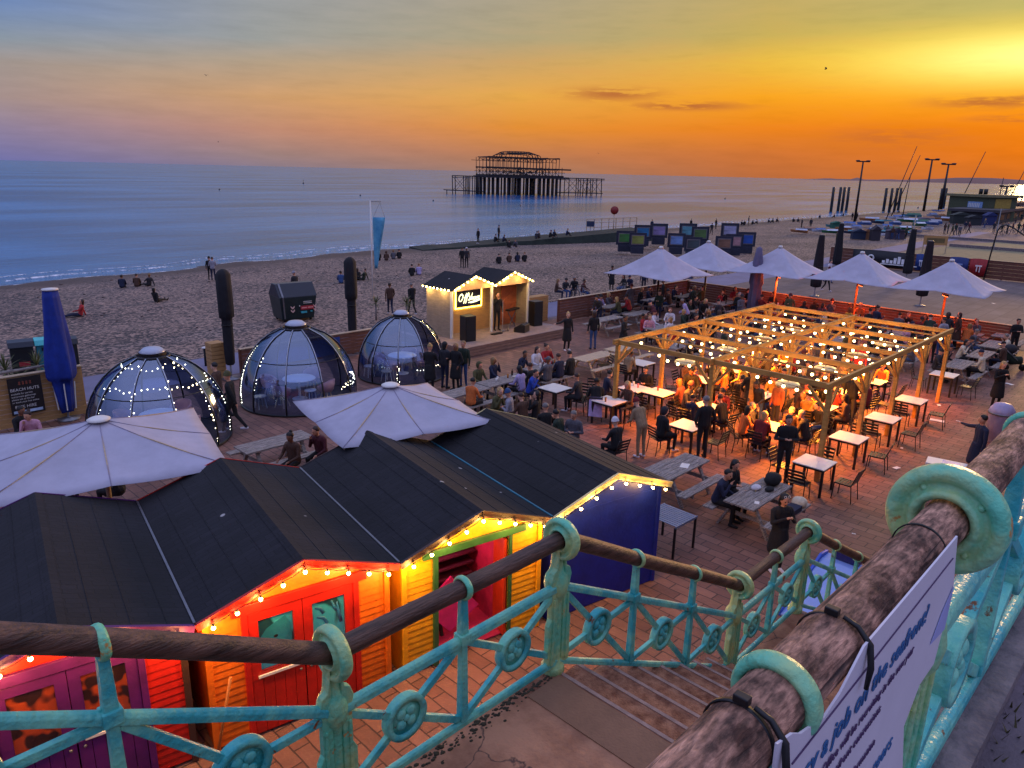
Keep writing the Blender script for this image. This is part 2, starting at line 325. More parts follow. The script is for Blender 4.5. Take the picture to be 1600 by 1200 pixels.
def beachz(x, y):
    t = (y-29.3)/(34.0+min(5.5, max(-4, (x-12)*.14))+max(0, x-60)*.03)
    z = .02 if t < 0 else -.02-1.15*max(0, min(1, (t-.12)/.88))**1.25-3.2*max(0, t-1)+(.10*math.exp(-((t-.82)/.035)**2)+.07*math.exp(-((t-.55)/.03)**2) if 0 < t < 1 else 0)
    n = mnoise.noise(Vector((x*.11, y*.16, 0)))*.16+mnoise.noise(Vector((x*.5, y*.5, 3)))*.05
    return z+n*min(1, max(0, t*4))
mb = MB(); xs = []; x = -60.
while x < 1200: xs.append(x); x += .8+max(0, x-30)*.035
xs.append(1400.)
ys = [29.3+.6*i for i in range(int(54/.6))]+[90, 100, 112]
mb.v = [Vector((x, y, beachz(x, y))) for x in xs for y in ys]
ny = len(ys)
mb.f = [(i*ny+j, (i+1)*ny+j, (i+1)*ny+j+1, i*ny+j+1) for i in range(len(xs)-1) for j in range(ny-1)]; mb.m = [0]*len(mb.f); mb.s = [True]*len(mb.f)
def pebble():
    m = bpy.data.materials.new('pebbles'); m.use_nodes = True; t = m.node_tree; b = t.nodes['Principled BSDF']; b.inputs['Roughness'].default_value = .7
    g_ = t.nodes.new('ShaderNodeNewGeometry'); v = t.nodes.new('ShaderNodeTexVoronoi'); v.inputs['Scale'].default_value = 9; t.links.new(g_.outputs['Position'], v.inputs[0])
    n = t.nodes.new('ShaderNodeTexNoise'); n.inputs['Scale'].default_value = 3.2; n.inputs['Detail'].default_value = 9; n.inputs['Roughness'].default_value = .8; t.links.new(g_.outputs['Position'], n.inputs[0])
    big = t.nodes.new('ShaderNodeTexNoise'); big.inputs['Scale'].default_value = .14; big.inputs['Detail'].default_value = 5; t.links.new(g_.outputs['Position'], big.inputs[0])
    sx = t.nodes.new('ShaderNodeSeparateXYZ'); t.links.new(v.outputs['Color'], sx.inputs[0])
    a = t.nodes.new('ShaderNodeMath'); a.operation = 'MULTIPLY_ADD'; t.links.new(sx.outputs[0], a.inputs[0]); a.inputs[1].default_value = .55; t.links.new(n.outputs[0], a.inputs[2])
    a2 = t.nodes.new('ShaderNodeMath'); a2.operation = 'MULTIPLY_ADD'; t.links.new(big.outputs[0], a2.inputs[0]); a2.inputs[1].default_value = .5; t.links.new(a.outputs[0], a2.inputs[2])
    r = t.nodes.new('ShaderNodeValToRGB'); cr = r.color_ramp; cr.elements[0].position = .55; cr.elements[0].color = (*lin('1a1416'), 1); cr.elements[1].position = 1.4/1.5; cr.elements[1].color = (*lin('9c8172'), 1)
    e_ = cr.elements.new(.78); e_.color = (*lin('493b38'), 1)
    sc = t.nodes.new('ShaderNodeMath'); sc.operation = 'MULTIPLY'; sc.inputs[1].default_value = .78; t.links.new(a2.outputs[0], sc.inputs[0]); t.links.new(sc.outputs[0], r.inputs[0])
    # wet, finer shingle near the water is darker and browner
    sp_ = t.nodes.new('ShaderNodeSeparateXYZ'); t.links.new(g_.outputs['Position'], sp_.inputs[0]); wt = t.nodes.new('ShaderNodeMapRange'); wt.inputs[1].default_value = -.93; wt.inputs[2].default_value = -1.12; t.links.new(sp_.outputs[2], wt.inputs[0])
    mx = t.nodes.new('ShaderNodeMix'); mx.data_type = 'RGBA'; t.links.new(wt.outputs[0], mx.inputs[0]); t.links.new(r.outputs[0], mx.inputs[6]); mx.inputs[7].default_value = (*lin('46352c'), 1); t.links.new(mx.outputs[2], b.inputs['Base Color'])
    bp = t.nodes.new('ShaderNodeBump'); bp.inputs['Strength'].default_value = .9; bp.inputs['Distance'].default_value = .05; t.links.new(a.outputs[0], bp.inputs['Height']); t.links.new(bp.outputs[0], b.inputs['Normal'])
    return m
struct('beach', mb, pebble())
stn = MB(); sr = random.Random(8)
for k in range(520):
    x = sr.uniform(-4, 60); y = 29.5+abs(sr.gauss(0, 1.0)) if k % 3 == 0 else sr.uniform(30, 62); r = sr.uniform(.025, .06)*(1+.02*(y-30)); stn.ball((x, y, beachz(x, y)+r*.2), r, 0, 6, (1.3, 1, .6))
tag(stn.build('loose_stones', mat('loose_stone', '4a3d3c', .85, .5, .8, world=True)), 'larger loose stones scattered on the shingle', 'stones', kind='stuff')
SEA = -1.35
def seamat():
    m = bpy.data.materials.new('sea_water'); m.use_nodes = True; t = m.node_tree; t.nodes.clear(); L_ = t.links.new
    g_ = t.nodes.new('ShaderNodeNewGeometry'); mp = t.nodes.new('ShaderNodeMapping'); mp.inputs['Scale'].default_value = (.35, 1, 1); mp.inputs['Rotation'].default_value = (0, 0, R(-8)); L_(g_.outputs['Position'], mp.inputs[0])
    h = None
    for s_, d, amp in ((.05, 4, 1.), (.35, 5, .4), (1.8, 5, .2)):
        n = t.nodes.new('ShaderNodeTexNoise'); n.inputs['Scale'].default_value = s_; n.inputs['Detail'].default_value = d; n.inputs['Roughness'].default_value = .6; L_(mp.outputs[0], n.inputs[0])
        a = t.nodes.new('ShaderNodeMath'); a.operation = 'MULTIPLY_ADD'; L_(n.outputs[0], a.inputs[0]); a.inputs[1].default_value = amp
        if h is None: a.inputs[2].default_value = 0
        else: L_(h, a.inputs[2])
        h = a.outputs[0]
    bp = t.nodes.new('ShaderNodeBump'); bp.inputs['Strength'].default_value = .5; bp.inputs['Distance'].default_value = 1.; L_(h, bp.inputs['Height'])
    n = t.nodes.new('ShaderNodeTexNoise'); n.inputs['Scale'].default_value = .03; n.inputs['Detail'].default_value = 8; n.inputs['Roughness'].default_value = .62; L_(mp.outputs[0], n.inputs[0])
    r = t.nodes.new('ShaderNodeValToRGB'); r.color_ramp.elements[0].position = .4; r.color_ramp.elements[0].color = (*lin('0a3c78'), 1); r.color_ramp.elements[1].position = .66; r.color_ramp.elements[1].color = (*lin('3f86c4'), 1); L_(n.outputs[0], r.inputs[0])
    df = t.nodes.new('ShaderNodeBsdfDiffuse'); L_(r.outputs[0], df.inputs[0]); L_(bp.outputs[0], df.inputs['Normal'])
    gl = t.nodes.new('ShaderNodeBsdfGlossy'); gl.inputs['Roughness'].default_value = .13; gl.inputs[0].default_value = (.74, .95, 1, 1); L_(bp.outputs[0], gl.inputs['Normal'])
    fr = t.nodes.new('ShaderNodeFresnel'); fr.inputs[0].default_value = 1.33; mr = t.nodes.new('ShaderNodeMapRange'); L_(fr.outputs[0], mr.inputs[0]); mr.inputs[1].default_value = .02; mr.inputs[2].default_value = 1; mr.inputs[3].default_value = .40; mr.inputs[4].default_value = .55
    x = t.nodes.new('ShaderNodeMixShader'); L_(mr.outputs[0], x.inputs[0]); L_(df.outputs[0], x.inputs[1]); L_(gl.outputs[0], x.inputs[2]); o = t.nodes.new('ShaderNodeOutputMaterial'); L_(x.outputs[0], o.inputs[0])
    return m
MT['sea'] = seamat()
struct('sea', MB().add([(-60000, 55, SEA), (60000, 55, SEA), (60000, 90000, SEA), (-60000, 90000, SEA)], [(0, 1, 2, 3)]), MT['sea'])
# breaking surf along the waterline: a low lip and a lacy sheet of foam
def shoreY(x): 
    lo, hi = 50., 95.
    for _ in range(24):
        mid_ = (lo+hi)/2
        if beachz(x, mid_) > SEA+.02: lo = mid_
        else: hi = mid_
    return lo
foam = bpy.data.materials.new('foam'); foam.use_nodes = True; t_ = foam.node_tree; b_ = t_.nodes['Principled BSDF']; b_.inputs['Base Color'].default_value = (.72, .74, .82, 1); b_.inputs['Roughness'].default_value = .6
g_ = t_.nodes.new('ShaderNodeNewGeometry'); n_ = t_.nodes.new('ShaderNodeTexNoise'); n_.inputs['Scale'].default_value = 1.3; n_.inputs['Detail'].default_value = 8; n_.inputs['Roughness'].default_value = .75; t_.links.new(g_.outputs['Position'], n_.inputs[0])
r_ = t_.nodes.new('ShaderNodeMapRange'); r_.inputs[1].default_value = .47; r_.inputs[2].default_value = .62; t_.links.new(n_.outputs[0], r_.inputs[0]); t_.links.new(r_.outputs[0], b_.inputs['Alpha'])
mb = MB(); X = [-30+1.5*i for i in range(72)]+[78+6*i for i in range(30)]
def wig(x, k): return mnoise.noise(Vector((x*.09, k, 0)))*1.4
sh = [shoreY(x) for x in X]
for band, (o0, o1, zz) in enumerate(((-.55, .5, .03), (2.3, 2.75, .12), (4.6, 4.9, .06))):
    vs = []
    for x, y in zip(X, sh):
        w = (o1-o0)*(.55+.9*abs(mnoise.noise(Vector((x*.13, band, 7))))); c = y+wig(x, band)*(.35 if band else .22)+(o0+o1)/2
        vs += [(x, c-w/2, SEA+.015), (x, c, SEA+zz), (x, c+w/2, SEA+.01)]
    mb.add(vs, [(3*i+k, 3*i+3+k, 3*i+4+k, 3*i+1+k) for i in range(len(X)-1) for k in (0, 1)], 0, True)
tag(mb.build('surf', foam), 'white foam line of small waves breaking on the shingle', 'surf', kind='structure')
# far coast on the horizon
def coast():
    mb = MB(); pts = []
    for i in range(60):
        a = YAW-R(20.0+i*.42); d = 11000-i*30
        h = 14+16*max(0, mnoise.noise(Vector((i*.33, 2, 0))))+(42*math.exp(-((i-26)/7.)**2))+(22 if i in (9,) else 0)+i*.35
        pts.append((d*math.cos(a), d*math.sin(a), h*min(1, i/4+.1)))
    n = len(pts); vs = [(x, y, SEA) for x, y, h in pts]+[(x*1.01, y*1.01, SEA+h) for x, y, h in pts]+[(x*1.1, y*1.1, SEA) for x, y, h in pts]
    mb.add(vs, [(i, i+1, n+i+1, n+i) for i in range(n-1)]+[(n+i, n+i+1, 2*n+i+1, 2*n+i) for i in range(n-1)], 0, True)
    return mb
struct('far_coast_hills', coast(), mat('haze_tinted_land', '8f6a5c', .9, .1, .001))  # distance haze is mixed into the land's base colour
# ================================================================ upper promenade, steps
UP = 5.75
mb = MB(); mb.box((-30, -30, 5.55), (60, .50, UP)); struct('upper_promenade', mb, MT['asphalt'])
def patchy():
    m = mat('kerb_stone', '5a5358', .85, 0, 6, .6, 40, col2='8a7d7c', world=True); return m
MT['kerb'] = patchy()
struct('promenade_kerb', MB().box((-30, .28, UP+.003), (60, .52, UP+.07)), MT['kerb'])
struct('retaining_wall', MB().box((-30, .30, 0), (60, .449, 5.549)), MT['cliff'])
wd = MB(); wr = random.Random(4)
for k in range(420):
    x = wr.uniform(-3, 9); y = .27-abs(wr.gauss(0, .035)); h = wr.uniform(.015, .05); a = wr.uniform(0, 6.28); dx, dy = .012*math.cos(a), .012*math.sin(a)
    wd.add([(x-dy*.4, y+dx*.4, UP), (x+dy*.4, y-dx*.4, UP), (x+dx*2, y+dy*2, UP+h)], [(0, 1, 2)])
tag(wd.build('weeds', mat('dry_weeds', '4a4426', .9, .4, 9)), 'dry weeds along the foot of the promenade kerb', 'weeds', kind='stuff')
def cracked(name, c1, c2):
    m = mat(name, c1, .85, 0, 1.6, .6, 26, col2=c2, world=True, detail=9); t = m.node_tree; b = t.nodes['Principled BSDF']; src = b.inputs['Base Color'].links[0].from_socket
    g_ = t.nodes.new('ShaderNodeNewGeometry'); n = t.nodes.new('ShaderNodeTexNoise'); n.inputs['Scale'].default_value = 4; n.inputs['Detail'].default_value = 6; t.links.new(g_.outputs['Position'], n.inputs[0])
    ad = t.nodes.new('ShaderNodeVectorMath'); ad.operation = 'MULTIPLY_ADD'; t.links.new(n.outputs['Color'], ad.inputs[0]); ad.inputs[1].default_value = (.35, .35, .35); t.links.new(g_.outputs['Position'], ad.inputs[2])
    v = t.nodes.new('ShaderNodeTexVoronoi'); v.feature = 'DISTANCE_TO_EDGE'; v.inputs['Scale'].default_value = .9; t.links.new(ad.outputs[0], v.inputs[0])
    r = t.nodes.new('ShaderNodeMapRange'); r.inputs[1].default_value = .0; r.inputs[2].default_value = .009; t.links.new(v.outputs[0], r.inputs[0])
    mx = t.nodes.new('ShaderNodeMix'); mx.data_type = 'RGBA'; t.links.new(r.outputs[0], mx.inputs[0]); mx.inputs[6].default_value = (*lin('4a3833'), 1); t.links.new(src, mx.inputs[7]); t.links.new(mx.outputs[2], b.inputs['Base Color'])
    return m
MT['landing'] = cracked('cracked_screed', '6b3c29', 'bd8868'); MT['tread'] = mat('pebbledash_tread', '70402c', .85, 0, 9, .8, 70, col2='b47f60', world=True)
MT['slab'] = mat('grey_slab', '87634c', .8, .12, 4, .25, 50, world=True)
Y0, Y1 = .452, 2.98
steps = MB()
def flight(x0, z0, n, tr, ri):
    for i in range(n):
        z = z0-ri*(i+1) if i < n else z0
        xa = x0+tr*i
        steps.box((xa, Y0, 0), (xa+tr-.0005, Y1, z), 1)
        steps.box((xa-.001, Y0+.003, z+ri-.045), (xa+.028, Y1-.003, z+ri+.006), 2)
def flight_up():
    for i in range(9):
        xa = 1.62-.306*(i+1); steps.box((xa+.0005, Y0, 0), (xa+.306, Y1, 4.17+.1755*(i+1)), 1)
flight_up()
steps.box((1.62, Y0, 0), (3.52, Y1, 4.17), 0)
flight(3.52, 4.17, 8, .346, .1667)
steps.box((6.288, Y0, 0), (7.95, Y1, 2.67), 0)
flight(7.95, 2.67, 15, .306, .167)
struct('steps', steps, [MT['landing'], MT['tread'], mat('worn_nosing', '9c8278', .8, .2, 12, .3, 60)])
sl = MB()
for a, b in ((1.45, 2.86), (.47, 1.44)): sl.box((3.18, a+.008, 4.171), (3.5, b-.006, 4.178))
struct('landing_slabs', sl, MT['slab'])
ms = MB()
for k in range(260):
    x = 1.65+wr.random()**.8*1.8; y = 2.93-abs(wr.gauss(0, .05)); r = wr.uniform(.006, .022); ms.ball((x, y, 4.170), r*.7, 0, 6, (1.3, 1, .5))
tag(ms.build('moss', mat('dark_moss', '3a3526', .95, .4, 20)), 'dark moss and grit under the railing of the upper landing', 'moss', kind='stuff')
# ================================================================ cast-iron railings
def railing(name, label, x0, x1, z0, z1, Y, bays, new0=True, new1=True, wood='oldwood', hi=False, rr=.057, start_extra=0., end_extra=0., extra_new=()):
    slope = (z1-z0)/(x1-x0); T_ = thing(name, label, 'railing', (x0, Y, z0), group='turquoise railings of the seafront steps')
    L = x1-x0; n = 28 if hi else 14; H = 1.05
    def Z(s): return slope*s
    bw = L/bays
    mid_, bot = MB(), MB()
    for mb_, h, w, ht in ((mid_, .70, .058, .06), (bot, .10, .045, .05)):
        # rail with a half-round top
        prof = [(-w/2, -ht/2), (w/2, -ht/2), (w/2, ht*.15), (w*.3, ht*.45), (0, ht*.55), (-w*.3, ht*.45), (-w/2, ht*.15)]
        k = len(prof); vs = [(s, a, Z(s)+h+b) for s in (0, L) for a, b in prof]
        mb_.add(vs, [(i, (i+1) % k, k+(i+1) % k, k+i) for i in range(k)]+[list(range(k)), list(range(k, 2*k))])
    mid_.build('mid_rail', MT['teal'], T_, .004); bot.build('bottom_rail', MT['teal'], T_, .003)
    # handrail
    hs = []; m_ = 24 if hi else 8
    for i in range(m_*bays+1):
        s = -start_extra+(L+start_extra+end_extra)*i/(m_*bays); hs.append((s, .004*math.sin(s*2.1), Z(s)+H+.004*math.sin(s*3.3+1)))
    hr = MB().tube(hs, [rr*(1+.03*mnoise.noise(Vector((i*.21, x0, 0)))) for i in range(len(hs))], n*2)
    hr.build('handrail', MT[wood], T_)
    for b in range(bays+1):
        s = b*bw
        newel = (b == 0 and new0) or (b == bays and new1) or b in extra_new
        if (b == 0 and not new0) or (b == bays and not new1): continue
        p = MB(); z = Z(s)
        if newel:
            pr = [(.0, 0), (.085, 0), (.085, .05), (.06, .08), (.052, .12), (.05, .55), (.055, .60), (.078, .64), (.088, .70), (.078, .76), (.055, .80), (.046, .84), (.04, .93), (.045, .99), (.0, 1.0)]
            p.lathe([(r_, h+z) for r_, h in pr], (s, .03, 0), n=12 if not hi else 20)
            for sg in (-1, 1):                                   # fluted side plate with an ear
                poly = [(s+sg*.03, z+.05), (s+sg*.115, z+.07+slope*sg*.1), (s+sg*.115, z+.42+slope*sg*.1), (s+sg*.09, z+.47+slope*sg*.1), (s+sg*.09, z+.70+slope*sg*.1), (s+sg*.105, z+.76), (s+sg*.085, z+.82), (s+sg*.05, z+.84), (s+sg*.03, z+.97)]
                p.prism(poly if sg > 0 else poly[::-1], -.022, .022)
                p.prism([(s+sg*.062, z+.1), (s+sg*.09, z+.1), (s+sg*.08, z+.62), (s+sg*.062, z+.62)], -.032, .032)
            p.build('newel_post', MT['tealgreen'], T_, .006)
            d = MB(); R_ = .138 if hi else .15
            d.lathe([(q_, h_) for q_, h_ in ((rr+.005, -.030), (rr+.012, -.040), (rr+.022, -.042), (rr+.028, -.030), (rr+.034, -.020), (R_-.040, -.018), (R_-.034, -.030), (R_-.022, -.036), (R_-.008, -.030), (R_, -.012), (R_, .012), (R_-.008, .030), (R_-.022, .036), (R_-.034, .030), (R_-.040, .018), (rr+.034, .020), (rr+.028, .030), (rr+.022, .042), (rr+.012, .040), (rr+.005, .030))], (s, 0, z+H), 'X', n*2 if hi else 24, close=True)
            for q in range(4): d.ball((s-.020, (R_-.046)*math.cos(q*1.571+.9), z+H+(R_-.046)*math.sin(q*1.571+.9)), .009, 0, 8, (.7, 1, 1))
            d.build('roundel', MT['tealgreen'], T_)
        else:
            w0, w1 = .03, .022
            for sg, a0, a1 in ((1, .12, .68), (1, .72, .99)):
                p.add([(s-w0, -w0*.9, z+a0), (s+w0, -w0*.9, z+a0), (s+w0, w0*.9, z+a0), (s-w0, w0*.9, z+a0), (s-w1, -w1, z+a1), (s+w1, -w1, z+a1), (s+w1, w1, z+a1), (s-w1, w1, z+a1)],
                      [(0, 3, 2, 1), (4, 5, 6, 7), (0, 1, 5, 4), (1, 2, 6, 5), (2, 3, 7, 6), (3, 0, 4, 7)])
            p.box((s-.04, -.04, z+.675), (s+.04, .04, z+.745))
            p.build('baluster', MT['teal'], T_, .006)
            p = MB(); p.lathe([(rr+.001, -.019), (rr+.012, -.021), (rr+.019, -.012), (rr+.021, 0), (rr+.019, .012), (rr+.012, .021), (rr+.001, .019)], (s, 0, z+H), 'X', n*2, close=True)
            p.build('collar', MT['tealgreen'], T_)
    for b in range(bays):
        s = (b+.5)*bw; zc = Z(s)+.405; r0 = min(.145, bw*.17)
        md = MB(); md.lathe([(r0*.72, -.028), (r0*.98, -.03), (r0, -.02), (r0, .02), (r0*.98, .03), (r0*.72, .028)], (s, 0, zc), 'Y', 28, close=True)
        md.lathe([(0, -.012), (r0*.74, -.012), (r0*.74, .012), (0, .012)], (s, 0, zc), 'Y', 28)
        md.build('medallion', MT['teal'], T_)
        rs = MB()
        for sg in (-1, 1):
            for q in range(4): rs.ball((s+r0*.34*math.cos(q*1.571+.785), sg*.014, zc+r0*.34*math.sin(q*1.571+.785)), r0*.24, 0, 10, (1, .5, 1))
            rs.ball((s, sg*.016, zc), r0*.17, 0, 10, (1, .7, 1))
        rs.build('rosette', MT['teal'], T_)
        for sx, hz in ((-1, .14), (1, .14), (-1, .67), (1, .67)):
            br = MB(); e_ = Vector((s+sx*(bw/2-.03), 0, Z(s+sx*(bw/2-.03))+hz)); c_ = Vector((s, 0, zc)); d_ = (e_-c_).normalized()
            br.bar(c_+d_*r0*.9, e_, .045, .034, up=(0, 1, 0)); br.build('cross_brace', MT['teal'], T_, .004)
    return T_
SY = 2.90
railing('railing', 'turquoise railing sloping down from the left edge to the first round-topped post', -1.35, 1.73, 5.86, 4.17, SY, 3, True, False)
railing('railing', 'level turquoise railing along the upper landing beside the yellow hut', 1.73, 3.52, 4.17, 4.17, SY, 2)
railing('railing', 'turquoise railing sloping down the flight of steps in front of the blue hut', 3.52, 6.33, 4.17, 2.65, SY, 3, False, True)
railing('railing', 'level turquoise railing along the lower landing, two medallions wide', 6.33, 7.95, 2.65, 2.67, SY, 2, False, True)
railing('railing', 'turquoise railing on the lowest flight, running behind the thick upper rail', 7.95, 12.7, 2.67, .05, SY, 5, False, True)
upr = railing('railing', 'thick weathered log rail on turquoise posts along the upper promenade edge', -.83, 14.98, UP, UP, .39, 17, False, False, 'railwood', True, .0535, 2, 2, (3, 9, 15))
# ================================================================ the sign tied to the upper rail
ink = mat('blue_ink', '1d5c93', .5, .05); dink = mat('purple_ink', '4a2f5c', .5, .05)
sg = thing('banner', 'white recruitment banner with blue lettering tied under the weathered upper rail', 'banner', (0, .325, 0))
ol = [(.885, 6.84), (.937, 6.826), (.971, 6.805), (1.068, 6.778), (1.128, 6.79), (1.177, 6.815), (1.216, 6.835), (1.4, 6.838), (1.60, 6.842), (1.768, 6.846), (1.80, 6.77), (1.831, 6.702), (1.833, 6.626), (1.816, 6.587), (1.796, 6.502), (1.692, 6.50), (1.619, 6.43), (1.691, 6.268), (1.69, 6.02), (.90, 6.02), (.90, 6.5)]
MB().prism(ol, -.002, .002).build('board', mat('banner_board', 'd8d2dc', .45, .05, 3, .1, 8), sg)
Mx = lambda x, z: frameM(Vector((x, -.004, z)), (1, 0, .015), (0, 0, 1))
text('Fancy a job on the seafront?', .0605, ink, sg, Mx(.917, 6.69), ext=.0008, shear=.14, space=1.02, offset=.0005)
for s_, x, z in (('The Seafront Office will be recruiting in the new year', .93, 6.645), ('for lifeguards and seafront concessions', .93, 6.60), ('starting in May', .93, 6.562), ('Ask the Seafront Team for information', .93, 6.52)):
    text(s_, .029, dink, sg, Mx(x, z), ext=.0008, shear=.08)
text('Seafront careers', .055, ink, sg, Mx(1.16, 6.43), ext=.0008, shear=.2)
MB().bar((.95, -.0035, 6.765), (1.76, -.0035, 6.795), .002, .002).build('rule_line', dink, sg)
MB().prism([(1.705, 6.60), (1.82, 6.585), (1.828, 6.70), (1.76, 6.66)], -.0045, -.0035).build('printed_corner', mat('pale_blue_print', '9fa6d6', .5, .1), sg)
for x, lb in ((.905, 'black cable tie looped on the rail in front of the nearest collar'), (1.235, 'black cable tie with its tail over the banner edge, middle of the rail'), (1.745, 'thin black cable tie on the rail just before the big roundel')):
    T_ = thing('cable_tie', lb, 'cable tie', (x, .39, 6.8)); w = .005 if x < 1.5 else .0028
    MB().lathe([(.0545, -w), (.0575, -w), (.0575, w), (.0545, w)], (0, 0, 0), 'X', 32, close=True).build('strap', MT['black'], T_)
    if x < 1.5:
        MB().box((-.008, -.012, .058), (.008, .012, .072)).build('head', MT['black'], T_, .002)
        MB().tube([(.0, -.02, .062), (.004, -.045, .052), (.002, -.070, .028), (-.002, -.078, -.012), (-.01, -.078, -.05)], [.004, .005, .006, .006, .004], 8).build('tail', MT['black'], T_)
# ================================================================ beach huts
HO = Vector((5.83, 7.84, 0)); HR = R(-11); HW, HD, EZ, AZ = 2.8, 4.15, 2.12, 2.60
def hutloc(u, v=0, z=0): return Vector((HO.x+u*math.cos(HR)-v*math.sin(HR), HO.y+u*math.sin(HR)+v*math.cos(HR), z))
def cm(name, c, r=.5, **k): return mat(name, c, r, .2, 3, .2, 16, **k)
C = {n: cm(n+'_hut_paint', c) for n, c in dict(red='b3170d', orange='d5660c', purple='521260', yellow='dd9a10', green='2b5a34', blue='061c80', cream='dcc98a', brown='3a2420', pink='c22678', cyan='236b80').items()}
inside = mat('hut_interior', '2a1416', .8, .3, 3)
bulbm = emis('bulb_glow', (1., .66, .22), 30, 'NONE')
sock = MT['black']
hut_info = [('red', 'purple', 'purple'), ('orange', 'red', 'red'), ('yellow', 'green', 'brown'), ('blue', 'blue', 'cream')]
hut_lab = ['beach hut with red walls and purple double doors, purple-edged dark roof', 'beach hut with orange walls and red double doors, red-edged dark roof',
           'beach hut with yellow walls and its green-framed front open on stacked furniture', 'plain dark blue beach hut with cream-edged gable, last of the row']
def top_(f, x): return f(x)
def clad(mb, x0, x1, z0, ztop, y, mi=0, step=.13, holes=()):          # horizontal boards each lapping the one below
    z = z0
    while z < max(ztop(x0), ztop(x1), ztop((x0+x1)/2)) - .01:
        z2 = z+step
        segs = [(x0, x1)]
        for (a, b, c, d) in holes:
            if z2 > c+.01 and z < d-.01:
                ns = []
                for s0, s1 in segs:
                    if b <= s0 or a >= s1: ns.append((s0, s1)); continue
                    if a > s0: ns.append((s0, a))
                    if b < s1: ns.append((b, s1))
                segs = ns
        for s0, s1 in segs:
            n = 6; xs_ = [s0+(s1-s0)*i/n for i in range(n+1)]
            for a, b in zip(xs_, xs_[1:]):
                ta, tb = min(z2, ztop(a)), min(z2, ztop(b))
                if ta <= z+.004 and tb <= z+.004: continue
                if ta <= z+.004: a = a+(b-a)*(z+.004-top_(ztop, a))/(top_(ztop, b)-top_(ztop, a)+1e-9)
                if tb <= z+.004: b = a+(b-a)*(top_(ztop, a)-z-.004)/(top_(ztop, a)-top_(ztop, b)+1e-9)
                ta, tb = max(ta, z+.001), max(tb, z+.001)
                mb.add([(a, y-.018, z), (b, y-.018, z), (b, y-.004, tb), (a, y-.004, ta), (a, y+.012, z), (b, y+.012, z), (b, y+.012, tb), (a, y+.012, ta)],
                       [(0, 1, 2, 3), (4, 7, 6, 5), (0, 4, 5, 1), (3, 2, 6, 7)], mi)
        z = z2
hut_strings = []
